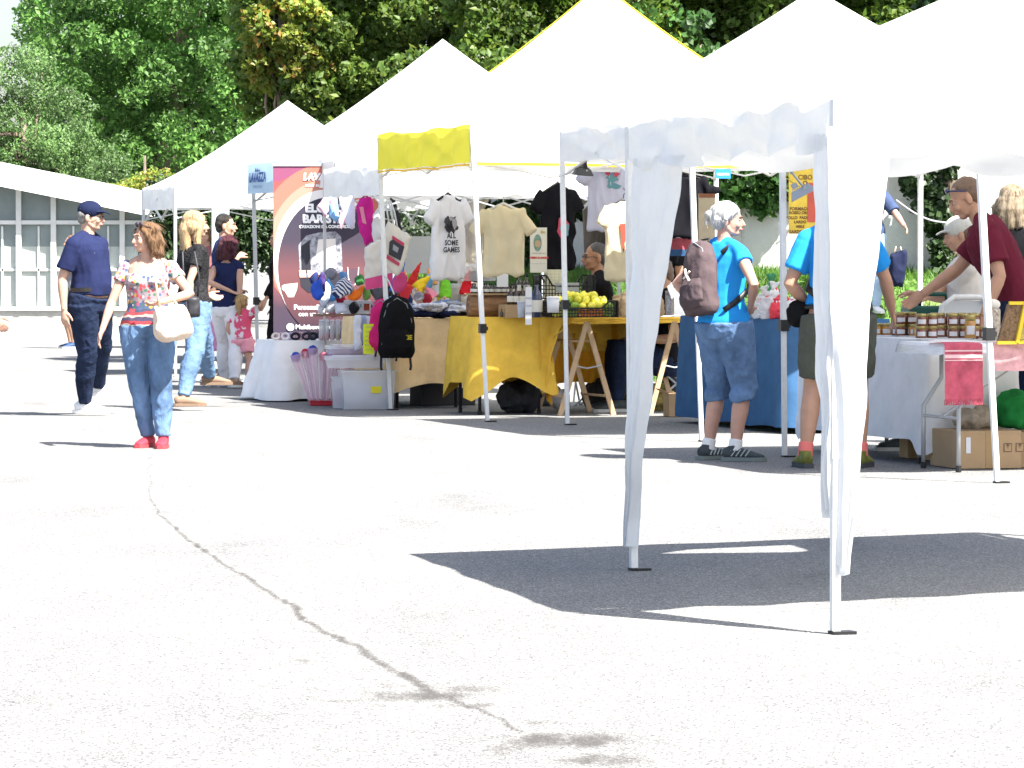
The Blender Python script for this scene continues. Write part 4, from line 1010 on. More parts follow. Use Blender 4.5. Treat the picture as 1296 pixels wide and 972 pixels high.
def trestle(label, o, spread=.24, ln=.62, zt=Z2 - .03, tilt=0):
    root = thing('trestle', label, 'trestle', o, ROW + tilt, 'wooden trestles under the board')
    for s in (-1, 1):
        f = thing('x', None, None) if False else None
        for y in (-ln / 2, ln / 2):
            m = MB(); m.bar((s * spread, y + s * .01, 0.0), (s * .012, y + s * .035, zt - .005), .042, .022, up=(0, 1, 0)); m.build('leg', WOOD, root)
        m = MB()
        for z, hh in ((.16, .045), (.62, .04)): m.bar((s * spread * (1 - z / zt), -ln / 2 + .02, z), (s * spread * (1 - z / zt), ln / 2 - .02, z), hh, .016, up=(0, 0, 1))
        m.build('rung', WOOD, root)
    m = MB(); m.tube([(-spread * .55, -ln / 2, .42), (0, -ln / 2 - .01, .395), (spread * .55, -ln / 2, .42)], .006, 6); m.build('spreader', METG, root)
    return root
p = T2b + V * .13 + U * .38; p = XG(728, 34.95); trestle('left wooden trestle directly behind the white tent pole', p)
p = XG(838, 35.2); trestle('right wooden trestle behind the hanging white curtain', p, .22)
T3 = XG(998, 31.0); Z3 = .85
table('long table hidden by the blue cloth', T3, .8, 2.35, Z3, legd)
cloth('floor length blue cloth on the long table behind the grey haired woman', T3, .8, 2.35, Z3, (.80, .8, .8, .80), F_BLUE, .022, 9, 5, .0, flare=.035)
T4 = XG(1178, 26.2); Z4 = .79
table('honey stall table hidden under the long white cloth', T4, .55, 2.2, Z4, legg)
cloth('long white cloth under the rows of honey jars', T4, .58, 2.2, Z4, (.60, .5, .5, .64), F_WH, .016, 10, 6, .10, flare=.02)
T5 = XG(1198, 25.25); Z5 = .785
table('grey legged folding table at the right edge with honeycomb frame on it', T5, 1.5, .72, Z5, legg, bend=True)
cloth('white cloth with short overhang on the right hand folding table', T5, 1.5, .72, Z5, (.05, .05, .05, .06), F_WH, .004, 9, 8, 0, flare=.008)
def hang(name, label, cat, o, A_, w, drop, zt, m, amp, k, seed, back=.25, tilt=0, out=.03, B_=U, fringe=None, stripes=None):
    o = Vector(o); nrm = -B_; mb = MB()
    def fn(u, v):
        if v < .25: q = o + A_ * (u * w) + B_ * back * (1 - v / .25); q.z = zt + .004
        else:
            t = (v - .25) / .75; q = o + A_ * (u * w * (1 + .05 * t)) + nrm * (out + amp * t * math.sin(u * w * k + seed) + .01 * noise.noise(Vector((u * 5, t * 4, seed)))); q.z = zt - drop * t - tilt * u * t
        return q
    mb.grid(40, 30, fn); ob = mb.build(name, m, None, smooth=True); tag(ob, label, cat)
    if fringe:
        f = MB()
        for i in range(40):
            p = fn(i / 40, 1); f.tube([p, p + Vector((.004 * math.sin(i * 7), 0, -.018)), p + Vector((.006 * math.sin(i * 3), 0, -.036))], .0035, 5)
        f.build('fringe', fringe, ob)
    if stripes:
        for a, b in ((.34, .36), (.40, .45), (.47, .485)):
            f = MB(); f.grid(40, 2, lambda u, v: fn(u, a + (b - a) * v) + nrm * .003); f.build('stripe', stripes, ob)
    return ob
hang('towel', 'red fringed towel with pale stripes hanging over the table front', 'towel', T5 - V * .035 - U * .02, V, .25, .34, Z5 + .008, F_RED, .012, 40, 1, fringe=F_RED, stripes=mat('stripe_pale', (.66, .42, .42), .9))
hang('towel', 'pale pink checked cloth hanging over the table front beside the pole', 'towel', T5 + V * .29 - U * .02, V, .8, .17, Z5 + .008, F_PINK, .012, 20, 4)
# ---------------------------------------------------------------- goods and stall furniture
RZ = Matrix.Rotation(ROW, 4, 'Z')
def flatpoly(pts, o, th=.004, A_=V, n=-U):
    """flat shape standing in the plane of A_ and Z at o; pts (x,z)"""
    o = Vector(o); mb = MB(); f = [o + A_ * x + Vector((0, 0, z)) for x, z in pts]; b = [p - n * th for p in f]; k = len(pts)
    return mb.add(f + b, [tuple(range(k)), tuple(range(k, 2 * k))[::-1]] + [(i, i + k, (i + 1) % k + k, (i + 1) % k) for i in range(k)])
def disc(o, rx, rz, sg=28, **k): return flatpoly([(rx * math.cos(2 * PI * i / sg), rz * math.sin(2 * PI * i / sg)) for i in range(sg)], o, **k)
# --- roll-up coffee banner
bd_ = 39.1; X1 = Vector((1, 0, 0)); Y1 = Vector((0, 1, 0))
B_ = XG(346, bd_); bw = .99; zt_ = W(346, 209, bd_).z
t = thing('roll_up_banner', 'tall red and dark coffee machine advertising banner behind the white cloth table', 'banner', (B_.x + bw / 2, bd_, 0))
bm_, N, L, b = nodes('banner_print', .6)
tc = N.new('ShaderNodeTexCoord'); sx = N.new('ShaderNodeSeparateXYZ'); L.new(tc.outputs['Object'], sx.inputs[0])
L.new(ramp(N, L, sx.outputs[2], [(0, (.05, .045, .07)), (.3, (.06, .045, .065))]).outputs[0], b.inputs['Base Color'])
mr = N.new('ShaderNodeMapRange'); mr.inputs[1].default_value = .3; mr.inputs[2].default_value = 2.2; L.new(sx.outputs[2], mr.inputs[0])
n = N.new('ShaderNodeTexNoise'); n.inputs['Scale'].default_value = 2; L.new(tc.outputs['Object'], n.inputs[0])
ad = N.new('ShaderNodeMath'); ad.operation = 'MULTIPLY_ADD'; L.new(n.outputs['Fac'], ad.inputs[0]); ad.inputs[1].default_value = .16; L.new(mr.outputs[0], ad.inputs[2])
L.new(ramp(N, L, ad.outputs[0], [(.15, (.045, .04, .07)), (.38, (.06, .04, .06)), (.50, (.20, .07, .08)), (.62, (.26, .10, .09)), (.85, (.36, .10, .08)), (1.0, (.34, .07, .07)), (1.06, (.22, .06, .12))]).outputs[0], b.inputs['Base Color'])
m = MB(); m.box((0, 0, zt_ / 2 + .03), (bw, .012, zt_ - .06)); m.build('print_sheet', bm_, t)
m = MB(); m.box((0, .0, zt_ + .005), (bw + .02, .03, .03)); m.build('top_rail', METG, t)
m = MB(); m.box((0, .02, .03), (bw + .04, .16, .06)); m.build('base', METG, t, bevel=.01)
F0 = Vector((0, -.0065, 0))
def bp(px, py): return ((px - 648) / F * bd_ - (B_.x + bw / 2), W(px, py, bd_).z)
def clipd(o, rx0, rz0, lift, inner=None, **k):
    x0 = -bw / 2; x1 = bw / 2; pts = []
    for i in range(64):
        a = 2 * PI * i / 64; q_ = min(1, max(0, math.sin(a) + .45)) if inner else 1; rx, rz = (inner[0] + (rx0 - inner[0]) * q_, inner[1] + (rz0 - inner[1]) * q_) if inner else (rx0, rz0); pts.append((min(x1 - .002, max(x0 + .002, o[0] + rx * math.cos(a))), min(zt_ - .01, o[1] + rz * math.sin(a))))
    return flatpoly(pts, F0 + Vector((0, -lift, 0)), .001, A_=X1, n=-Y1)
pc = bp(412, 336); s_ = bd_ / F; IN_ = (62 * s_, 85 * s_)
clipd(pc, 94 * s_, 128 * s_, .001, IN_).build('print_arc', mat('print_coral', (.46, .14, .10), .6), t)
clipd(pc, 78 * s_, 108 * s_, .0025, IN_).build('print_arc', mat('print_salmon', (.52, .23, .17), .6), t)
clipd(pc, 69 * s_, 96 * s_, .004, IN_).build('print_arc', mat('print_white', (.78, .76, .74), .6), t)
dk, N, L, b = nodes('print_dark', .6)
tc = N.new('ShaderNodeTexCoord'); sx = N.new('ShaderNodeSeparateXYZ'); L.new(tc.outputs['Object'], sx.inputs[0]); mr = N.new('ShaderNodeMapRange'); mr.inputs[1].default_value = .6; mr.inputs[2].default_value = 2.0; L.new(sx.outputs[2], mr.inputs[0])
L.new(ramp(N, L, mr.outputs[0], [(0, (.03, .025, .04)), (.22, (.12, .045, .05)), (.42, (.15, .06, .065)), (.62, (.05, .04, .06)), (1, (.035, .035, .06))]).outputs[0], b.inputs['Base Color'])
clipd(bp(416, 338), 64 * s_, 88 * s_, .0055).build('print_disc', dk, t)
PW = mat('print_pure_white', (.82, .82, .82), .6)
def btext(px, py, s, size, align='CENTER', **k):
    x, z = bp(px, py); return text_obj('lettering', s, size, PW, t, (x, -.0145, z), align=align, **k)
btext(387, 264, 'ELOGIO', .105, 'LEFT', bold=.006); btext(383.5, 277.5, 'BARISTA', .105, 'LEFT', bold=.006); btext(379, 287, 'CREAZIONI DA CONDIVIDERE', .038, 'LEFT', bold=.002)
btext(384, 224, 'LAVAZZA', .085, 'LEFT', bold=.006, shear=.15); btext(387, 235, 'MADE  IN  ITALY', .03, 'LEFT', bold=.002)
btext(372, 389, 'Personalizza il tuo', .066, 'LEFT', bold=.0025); btext(378, 397.5, 'con un solo tocco', .06, 'LEFT', bold=.0015); btext(374, 414, 'Multibeverage', .06, 'LEFT', bold=.001)
x, z = bp(367.5, 414); disc((x, -.014, z), .036, .036, A_=X1, n=-Y1, th=.002).build('print_roundel', PW, t)
# printed coffee machine, cup and glass
CHR = mat('print_chrome', (.46, .47, .52), .5, var=.7, vscale=26, col2=(.05, .05, .07)); DKM = mat('print_black', (.03, .03, .04), .5)
def bflat(pts, lift, m, name): flatpoly([bp(*p) for p in pts], F0 + Vector((0, -lift, 0)), .001, A_=X1, n=-Y1).build(name, m, t)
bflat([(378, 310), (388, 298), (405, 294), (425, 293), (432, 300), (434, 345), (402, 348), (398, 352), (380, 352)], .008, CHR, 'print_machine')
bflat([(403, 303), (425, 302), (425, 340), (408, 342), (400, 325)], .0095, mat('print_cream', (.72, .68, .64), .6), 'print_machine_panel')
bflat([(381, 312), (392, 304), (394, 345), (382, 347)], .0095, DKM, 'print_machine_head'); bflat([(380, 352), (402, 350), (432, 346), (433, 362), (415, 372), (390, 370), (381, 362)], .008, DKM, 'print_machine_base')
for px in (383.5, 394): bflat([(px - 5, 342), (px + 4, 342), (px + 3, 351), (px - 4, 351)], .011, mat('print_copper', (.72, .42, .30), .5), 'print_coffee_cup')
bflat([(360, 360), (377, 358), (376, 366), (372, 376), (365, 376), (361, 369), (357, 366), (357, 362)], .007, mat('print_cup', (.80, .66, .56), .5), 'print_cup')
bflat([(441, 340), (453, 340), (452, 352), (448, 362), (443, 358), (441, 350)], .008, mat('print_glass', (.10, .06, .08), .3), 'print_glass')
o_ = MB(); pts = [bp(*p) for p in [(440, 338), (441, 352), (445, 361), (449, 361), (453, 352), (454, 338)]]; o_.tube([Vector((x, -.016, z)) for x, z in pts], .004, 6); o_.build('print_glass_outline', PW, t)

# --- T-shirts on hangers
def tshirt(label, c, w, h, m, rz, prints=None, sleeve=.5, hang=True, hcol=BLK, group=None, droop=0, seed=1, hangz=.12):
    """c = top of the collar"""
    t = thing('hanging_tshirt', label, 't-shirt', (c[0], c[1], c[2]), rz, group)
    mb = MB(); rows = [(0, .09, .035, 0), (-.03, .17, .04, 0), (-.06, .40, .042, 0), (-.16, .455, .045, 0), (-.30, .45, .045, 0), (-.6, .46, .048, 0), (-.985, .47, .055, 0), (-1, .465, .05, 0)]
    mb.tube([Vector((0, 0, z * h)) for z, *_ in rows], [(rx * w, .016 + ry * .28) for _, rx, ry, _ in rows], 26, xdir=(1, 0, 0))
    for s in (-1, 1):
        a = Vector((s * .36 * w, 0, -.075 * h)); b_ = a + Vector((s * (.26 + .1 * sleeve) * w * .8, 0, -.22 * h * (1 + droop)))
        mb.tube([a, a.lerp(b_, .5), b_], [(.024, .085 * h), (.028, .085 * h), (.026, .080 * h)], 14, xdir=(0, 1, 0))
    f0 = fold(.022, 8, (1, 1, .35), seed)
    mb.blob('fabric', m, t, .012, 2, f0)
    if hang:
        k = MB(); k.tube([(-.20 * w * 2, 0, -.07 * h), (0, 0, .03), (.20 * w * 2, 0, -.07 * h)], .012, 6)
        k.tube([(0, 0, .02), (0, 0, hangz * .55), (.025, 0, hangz * .75), (.0, 0, hangz)], .004, 6); k.build('hanger', hcol, t, smooth=True)
    for fn in (prints or []): fn(t, w, h)
    return t
TW = fabric('shirt_white', (.74, .75, .80), .04, bump=.25, trans=.15); TC = fabric('shirt_cream', (.66, .56, .36), .08, bump=.25, trans=.15); TB = fabric('shirt_black', (.007, .007, .010), .2, bump=.25); TL = fabric('shirt_lilac', (.52, .53, .66), .05, trans=.15)
def rotp(px_c, d): return XG(px_c, d)
def p_text(lines, size, z0, dx=0, m=DKM, y=-.055):
    def f(t, w, h):
        for i, s in enumerate(lines): text_obj('print', s, size, m, t, (dx, y, z0 - i * size * .98), bold=size * .035)
    return f
def p_shape(polys, y=-.053):
    def f(t, w, h):
        for pts, m in polys: flatpoly(pts, (0, y, 0), .003, A_=X1, n=-Y1).build('print', m, t)
    return f
def blobpts(cx, cz, rx, rz, n=18, seed=1, j=.35):
    q = random.Random(seed); return [(cx + rx * math.cos(2 * PI * i / n) * (1 + q.uniform(-j, j)), cz + rz * math.sin(2 * PI * i / n) * (1 + q.uniform(-j, j))) for i in range(n)]
GRY = mat('print_grey', (.28, .28, .30), .7); RUST = mat('print_rust', (.30, .05, .03), .7); TEAL = mat('print_teal', (.10, .24, .28), .7); PKR = mat('print_pinkred', (.45, .05, .10), .7)
sg = 'T-shirts hung on show'
d = 36.0; c = W(567, 249, d)
tshirt('white T-shirt with grey and black picture over bold lettering, hanging from the yellow tent', c, .40, .71, TW, R(44), [p_text(['ALL', 'SOME', 'GAMES'], .062, -.34, -.01), p_shape([(blobpts(-.01, -.24, .075, .075, 20, 4, .3), DKM), (blobpts(-.035, -.27, .035, .045, 12, 5, .2), DKM)]), p_shape([(blobpts(.025, -.23, .035, .05, 12, 8, .3), GRY), (blobpts(-.02, -.19, .02, .02, 8, 9, .3), GRY)], -.058)], group=sg, seed=3)
d = 34.3; c = W(637, 262, d)
tshirt('long sleeved cream shirt seen from behind on a pale hanger beside the tent pole', c, .38, .56, TC, R(-14), None, .9, True, mat('hanger_pale', (.55, .53, .48), .5), sg, .35, 5, .16)
d = 35.3; c = W(706, 236, d)
tshirt('black T-shirt with pink and teal emblem behind the tent pole', c, .34, .70, TB, R(28), [p_shape([(blobpts(.02, -.34, .06, .09, 18, 12, .3), PKR)]), p_shape([(blobpts(.035, -.36, .045, .06, 14, 13, .3), TEAL)], -.058)], group=sg, seed=8)
d = 33.5; c = W(789, 257, d)
tshirt('cream T-shirt with slanted dark red print next to the hanging white curtain', c, .31, .62, TC, R(14), [p_shape([([(-.045, -.17), (.015, -.165), (.005, -.22), (.015, -.27), (-.005, -.33), (.0, -.36), (-.015, -.40), (-.03, -.30)], RUST), (blobpts(.03, -.18, .008, .008, 8), RUST), (blobpts(.04, -.215, .01, .01, 8), RUST), (blobpts(.03, -.25, .008, .008, 8), RUST), (blobpts(.04, -.28, .006, .006, 8), RUST)])], group=sg, seed=9)
d = 36.6; c = W(772, 205, d)
tshirt('pale lilac T-shirt with small teal and red print hanging high behind the cream one', c, .42, .60, TL, R(0), [p_shape([(blobpts(.02, -.14, .05, .05, 14, 21, .4), TEAL), (blobpts(.03, -.21, .05, .03, 14, 22, .4), TEAL)]), p_shape([(blobpts(.05, -.11, .03, .02, 10, 23, .4), PKR), (blobpts(-.02, -.10, .02, .02, 10, 24, .4), PKR)], -.058)], group=sg, hang=False)
d = 33.8; c = W(858, 222, d)
tshirt('large plain black T-shirt hanging between curtain and slanting white pole', c, .50, .50, TB, R(5), [lambda t, w, h: text_obj('print', 'R', .05, GRY, t, (-.045, -.055, -.10))], group=sg, seed=12)
hang('striped_cloth', 'white, red and blue banded cloth hanging under the black T-shirt', 'cloth', tuple(XG(834, 34.0)), V, .27, .20, W(850, 293, 34).z, fabric('cloth_banded', (.55, .55, .62)), .01, 20, 2, back=.05)
o = bpy.data.objects['striped_cloth']; m_, N, L, b = nodes('banded', .9); tc = N.new('ShaderNodeTexCoord'); sx = N.new('ShaderNodeSeparateXYZ'); L.new(tc.outputs['Object'], sx.inputs[0]); mr = N.new('ShaderNodeMapRange'); mr.inputs[1].default_value = W(850, 322, 34).z; mr.inputs[2].default_value = W(850, 293, 34).z; L.new(sx.outputs[2], mr.inputs[0])
r_ = ramp(N, L, mr.outputs[0], [(0, (.03, .08, .18)), (.22, (.34, .07, .09)), (.72, (.50, .50, .55))]); r_.color_ramp.interpolation = 'CONSTANT'; L.new(r_.outputs[0], b.inputs['Base Color']); o.data.materials.clear(); o.data.materials.append(m_)
# --- posters and small signs
def board(name, label, cat, px0, px1, py0, py1, d, m, rz=ROW, th=.012, parts=None, lean=0, pr=1):
    a = W(px0, py1, d); b_ = W(px1, py0, d); w = abs(b_.x - a.x) / max(.5, math.cos(rz)); h = b_.z - a.z
    t = thing(name, label, cat, ((a.x + b_.x) / 2, d, a.z), rz)
    k = MB(); k.box((0, 0, h / 2), (w, th, h)); k.build('sheet', m, t)
    for nm, x0, x1, z0, z1, mm in (parts or []):
        k = MB(); k.box(((x0 + x1) / 2 * w, -th / 2 - .002, (z0 + z1) / 2 * h), ((x1 - x0) * w, .003, (z1 - z0) * h)); k.build(nm, mm, t)
    return t, w, h
PAP = mat('paper_white', (.66, .66, .68), .8, var=.04); PAPC = mat('paper_cream', (.60, .58, .50), .8); PYEL = mat('poster_yellow', (.66, .48, .07), .75, var=.2, vscale=9); PRED = mat('poster_red', (.50, .10, .07), .75, var=.2, vscale=6)
t, w, h = board('poster', 'upright cream poster with oval green picture and red line behind the bottles', 'poster', 671, 692, 288, 345, 35.0, PAPC)
disc((-.01, -.009, h * .66), w * .24, h * .19, A_=X1, n=-Y1).build('picture', mat('pic_green', (.16, .26, .22), .7, var=.5, vscale=20), t)
disc((-.01, -.013, h * .64), w * .18, h * .08, A_=X1, n=-Y1).build('picture', mat('pic_tan', (.42, .30, .18), .7), t)
text_obj('lettering', 'ROERO E LANGHE', .020, mat('ink_red', (.5, .03, .03), .7), t, (0, -.011, h * .33), bold=.0015); text_obj('lettering', 'prodotti della terra', .016, DKM, t, (0, -.011, h * .43)); text_obj('lettering', 'dal campo alla tavola', .014, GRY, t, (0, -.011, h * .20)); text_obj('lettering', 'Bio', .03, mat('ink_gold', (.4, .3, .05), .7), t, (w * .25, -.011, h * .9), bold=.001)
t, w, h = board('photo_card', 'small white card with grey picture standing behind the small bottles', 'card', 629, 643, 319, 363, 34.9, PAP, parts=[('picture', -.32, .2, .55, .9, mat('pic_grey', (.26, .25, .30), .7, var=.4, vscale=30))])
t, w, h = board('label_strip', 'long narrow white label hanging from the table edge in front of a dark bottle', 'label', 665, 673, 363, 411, 34.45, PAP, th=.004)
for k in range(3): text_obj('lettering', 'OLIO', .022, mat('ink_blue', (.08, .1, .3), .7), t, (0, -.005, h * (.3 + .2 * k)))
t, w, h = board('yellow_poster', 'yellow and red food poster hung behind the grey clamp lamp', 'poster', 998, 1036, 213, 296, 31.5, PYEL, parts=[('print_panel', .12, .5, .18, .78, PRED)])
for i, (s, z, sz) in enumerate([('CIBO', .86, .05), ('Q', .77, .05), ('FORMAGGI', .38, .034), ('ROSSO ORSO', .32, .03), ('POLLO  PADELLA', .245, .03), ('LARDO', .18, .03), ('MIELE', .11, .026), ('SARDEGNA', .03, .034)]):
    text_obj('lettering', s, sz, mat('ink_brown', (.16, .08, .03), .7), t, (-.03 if i > 1 else .01, -.009, h * z), bold=.0012)
t, w, h = board('blue_sign', 'small bright blue sign hanging under the white valance', 'sign', 905, 925, 214, 226, 28.6, mat('sign_blue', (.03, .22, .55), .5), rz=R(4))
text_obj('lettering', 'MERCATO', .018, PW, t, (0, -.009, h * .45), bold=.0012)
t, w, h = board('hanging_poster', 'beige poster with brown top edge hanging behind the slanting pole', 'poster', 884, 905, 245, 318, 33.0, mat('paper_beige', (.40, .34, .24), .8, var=.15), parts=[('top_edge', -.5, .5, .93, 1.0, mat('edge_brown', (.20, .08, .04), .7))])
t, w, h = board('yellow_note', 'fluorescent yellow paper note with handwriting hung beside the pink backpack', 'note', 460, 473, 410, 448, 35.9, mat('note_neon', (.62, .72, .03), .7), th=.003)
for k in range(6): text_obj('lettering', ['offerta', 'tazze 5', 'zaini 15', 'gadget 3', 'felpe 20', 'sconti'][k], .021, GRY, t, (0, -.004, h * (.9 - .15 * k)))
t, w, h = board('display_board', 'plain grey board standing behind the white T-shirt', 'board', 500, 560, 299, 346, 40.6, mat('board_grey', (.34, .36, .36), .8, var=.05), rz=0)
k = MB(); 
for x in (-w * .4, w * .4): k = MB(); k.box((x, .02, -.55), (.03, .03, 1.12)); k.build('leg', METG, t)
# --- brown bottles
BRW = mat('bottle_brown', (.030, .013, .006), .12, spec=.8); CAPK = mat('bottle_cap', (.02, .02, .02), .4); LBL = mat('bottle_label', (.66, .64, .58), .7)
def bottle(label, loc, r, h, m=BRW, lab=True, group='brown bottles'):
    t = thing('bottle', label, 'bottle', loc, 0, group)
    k = MB(); k.lathe((0, 0, 0), [(r * .9, 0), (r, .004), (r, h * .52), (r * .85, h * .60), (r * .34, h * .72), (r * .3, h * .86)], 14); k.build('glass', m, t, smooth=True)
    k = MB(); k.lathe((0, 0, 0), [(r * .36, h * .84), (r * .38, h * .97), (r * .3, h)], 10); k.build('cap', CAPK, t, smooth=True)
    if lab: k = MB(); k.lathe((0, 0, 0), [(r * 1.02, h * .14), (r * 1.02, h * .44)], 14); k.f = k.f[:-2]; k.mi = k.mi[:-2]; k.build('label', LBL, t, smooth=True)
    return t
wb = mat('rough_wood', (.26, .14, .07), .9, var=.6, vscale=10, bump=.5, bscale=14, stretch=(.4, 1, 2.5)); cbx = mat('cardboard', (.40, .27, .15), .85, var=.12, vscale=3)
o = XG(628, 35.05); t = thing('rough_log_riser', 'rough bark faced log shelf carrying the small brown bottles', 'riser', (o.x, o.y, Z2), ROW)
k = MB(); 
for j, (x, z, r) in enumerate([(0, .085, .085)]): k.tube([(-.24, 0, .1), (-.1, .0, .095), (.1, 0, .1), (.235, 0, .1)], [(.1, .09)] * 4, 16); 
k.build('log', wb, t, smooth=True); k = MB(); k.box((0, 0, .196), (.48, .16, .015)); k.build('shelf', cbx, t)
q = random.Random(5)
for i in range(9):
    for r_ in range(2):
        p = o + V * (-.2 + .05 * i + q.uniform(-.006, .006)) + U * (-.04 + .07 * r_); bottle('small brown dropper bottle on the log riser', (p.x, p.y, Z2 + .204), .020, .085, group='small brown bottles')
o = XG(656, 34.85); t = thing('cardboard_riser', 'plain cardboard box under the group of taller brown bottles', 'box', (o.x, o.y, Z2), ROW); k = MB(); k.box((-.02, 0, .055), (.25, .2, .11)); k.build('box', cbx, t, bevel=.003); k = MB(); k.box((-.02, -.101, .06), (.03, .003, .1)); k.build('tape', mat('tape_brown', (.34, .22, .1), .4), t)
for px, dy, z, hh in [(646, -.05, .11, .165), (653, -.05, .11, .165), (661, -.05, .11, .165), (666, -.04, .11, .16)]:
    p = XG(px, 34.85 + dy); bottle('brown bottle with white label, lower row on the cardboard box', (p.x, p.y, Z2 + z), .028, hh, group='taller brown bottles lower row')
for px in (658, 667): p = XG(px, 35.0); k_ = bottle('brown bottle standing higher behind the lower row', (p.x, p.y, Z2 + .20), .029, .17, group='brown bottles upper row')
t = thing('cardboard_riser', 'small cardboard block lifting the two highest brown bottles', 'box', tuple(XG(662, 35.02, Z2)), ROW); k = MB(); k.box((0, 0, .10), (.16, .10, .195)); k.build('box', cbx, t, bevel=.003); k = MB(); k.box((0, -.0515, .10), (.02, .003, .19)); k.build('tape', MATS['tape_brown'], t)
p = XG(635, 34.72); bottle('tiny brown bottle alone in front of the log riser', (p.x, p.y, Z2 + .006), .014, .07, lab=False, group=None)
DKB = mat('bottle_dark_blue', (.02, .03, .07), .15, spec=.8)
p = XG(679, 34.55); t = bottle('tall dark bottle between white label strip and black crate', (p.x, p.y, Z2 + .006), .05, .33, DKB, True, None)
p = XG(660, 34.55); t = thing('metal_cup', 'plain light grey cup in front of the cardboard box', 'cup', (p.x, p.y, Z2 + .006)); k = MB(); k.lathe((0, 0, 0), [(.03, 0), (.036, .13)], 14); k.build('body', mat('cup_grey', (.42, .45, .52), .5), t, smooth=True); k = MB(); k.lathe((0, 0, 0), [(.038, .128), (.038, .136)], 14); k.build('rim', PAP, t)
# --- plastic cups stack
for i, px in enumerate((694, 699, 704, 709)):
    p = XG(px, 35.1); t = thing('cup_stack', 'tall stack of cream paper cups behind the black crates', 'cups', (p.x, p.y, Z2 + .02), 0, 'stacks of cream paper cups')
    k = MB(); prof = []
    for j in range(14): prof += [(.036, .02 + j * .026), (.040, .044 + j * .026), (.036, .0455 + j * .026)]
    k.lathe((0, 0, 0), prof, 14); k.build('cups', mat('cup_cream', (.70, .68, .50), .6), t); k = MB(); k.lathe((0, 0, 0), [(.042, 0), (.042, .02)], 14); k.build('tray', PAP, t)
# --- black crates
def crate(label, loc, rz, w, dp, h, tilt=0, cat='crate', m=BLK, dip=True):
    t = thing('plastic_crate', label, cat, loc, rz); t.rotation_euler = (tilt, 0, rz)
    for nm, (ax, L0, off, dirv) in {'front': (0, w, -dp / 2, 1), 'back': (0, w, dp / 2, 1), 'side': (1, dp, -w / 2, 1), 'side2': (1, dp, w / 2, 1)}.items():
        k = MB()
        def P(a, z): return Vector((a, off, z)) if ax == 0 else Vector((off, a, z))
        hf = (lambda a: h * (1 - (.45 if dip and ax == 0 else 0) * max(0, min(1, (.38 - abs(a) / L0) * 9))))
        n = int(L0 / .025)
        for i in range(n + 1): a = -L0 / 2 + L0 * i / n; k.bar(P(a, 0), P(a, hf(a)), .006, .006)
        for i in range(n): a = -L0 / 2 + L0 * i / n; b2 = a + L0 / n; k.bar(P(a, hf(a)), P(b2, hf(b2)), .016, .014)
        for f in (0, .22, .40, .55): k.bar(P(-L0 / 2, h * f + .004), P(L0 / 2, h * f + .004), .010, .008)
        for s in (-1, 1): k.bar(P(s * L0 / 2, 0), P(s * L0 / 2, h), .022, .016)
        k.build('front_wall' if nm == 'front' else 'back_wall' if nm == 'back' else 'side_wall', m, t)
    k = MB(); n = 8
    for i in range(n + 1): k.bar((-w / 2 + w * i / n, -dp / 2, .006), (-w / 2 + w * i / n, dp / 2, .006), .010, .006)
    for i in range(5): k.bar((-w / 2, -dp / 2 + dp * i / 4, .004), (w / 2, -dp / 2 + dp * i / 4, .004), .010, .006)
    k.build('bottom', m, t); return t
p = XG(734, 34.62); crate('black plastic crate holding the lemons', (p.x, p.y, Z2 + .008), R(10), .56, .36, .135)
p = XG(714, 34.98); t = crate('empty black crate lying on its side behind the lemons', (p.x, p.y - .02, Z2 + .10), R(9), .46, .30, .20, 0, dip=True)
t.location.z = Z2 + .155
k = MB(); k.box((0, -.155, .10), (.20, .006, .08)); k.build('label_plate', GREYP, t)
LEM = mat('lemon_peel', (.78, .72, .08), .45, bump=.15, bscale=60, var=.12, vscale=6); LIM = mat('lime_peel', (.22, .36, .04), .45, bump=.15, bscale=60); ORG = mat('orange_peel', (.75, .22, .03), .5, bump=.15, bscale=60)
lm = {}
for nm, mm in (('lemon', LEM), ('lime', LIM), ('orange', ORG)):
    k = MB(); k.lathe((0, 0, 0), [(.001, -.048), (.010, -.042), (.026, -.028), (.034, 0), (.027, .026), (.010, .042), (.001, .047)] if nm != 'orange' else [(.002, -.036), (.02, -.031), (.034, -.012), (.036, .004), (.028, .024), (.012, .034), (.002, .036)], 12)
    me = k.mesh(nm, smooth=True); me.materials.append(mm); lm[nm] = me
q = random.Random(17); p0 = XG(734, 34.62); c_, s_2 = math.cos(R(10)), math.sin(R(10))
for lay, (nx, ny, z) in enumerate([(7, 4, .045), (7, 4, .10), (6, 3, .148), (4, 2, .185)]):
    for i in range(nx):
        for j in range(ny):
            if lay < 2 and 0 < j < ny - 1: continue
            x = (i - (nx - 1) / 2) * .073 + q.uniform(-.01, .01); y = (j - (ny - 1) / 2) * .082 + q.uniform(-.01, .01)
            kind = 'orange' if (lay == 0 and 2 < i < 6 and q.random() < .8) else 'lime' if (lay < 2 and (i in (2, 6) or q.random() < .2)) or (lay == 2 and i == 1) else 'lemon'
            ob = mesh_obj(kind, lm[kind], None); ob.location = (p0.x + x * c_ - y * s_2, p0.y + x * s_2 + y * c_, Z2 + z + q.uniform(-.005, .008)); ob.rotation_euler = (q.uniform(0, 3), q.uniform(0, 3), q.uniform(0, 3)); ob.scale = [q.uniform(.9, 1.12)] * 3
            tag(ob, {'lemon': 'yellow lemon heaped in the black crate', 'lime': 'green lime among the lemons in the black crate', 'orange': 'orange fruit at the bottom front of the black crate'}[kind], kind, {'lemon': 'lemons in the crate', 'lime': 'limes in the crate', 'orange': 'orange fruit in the crate'}[kind])
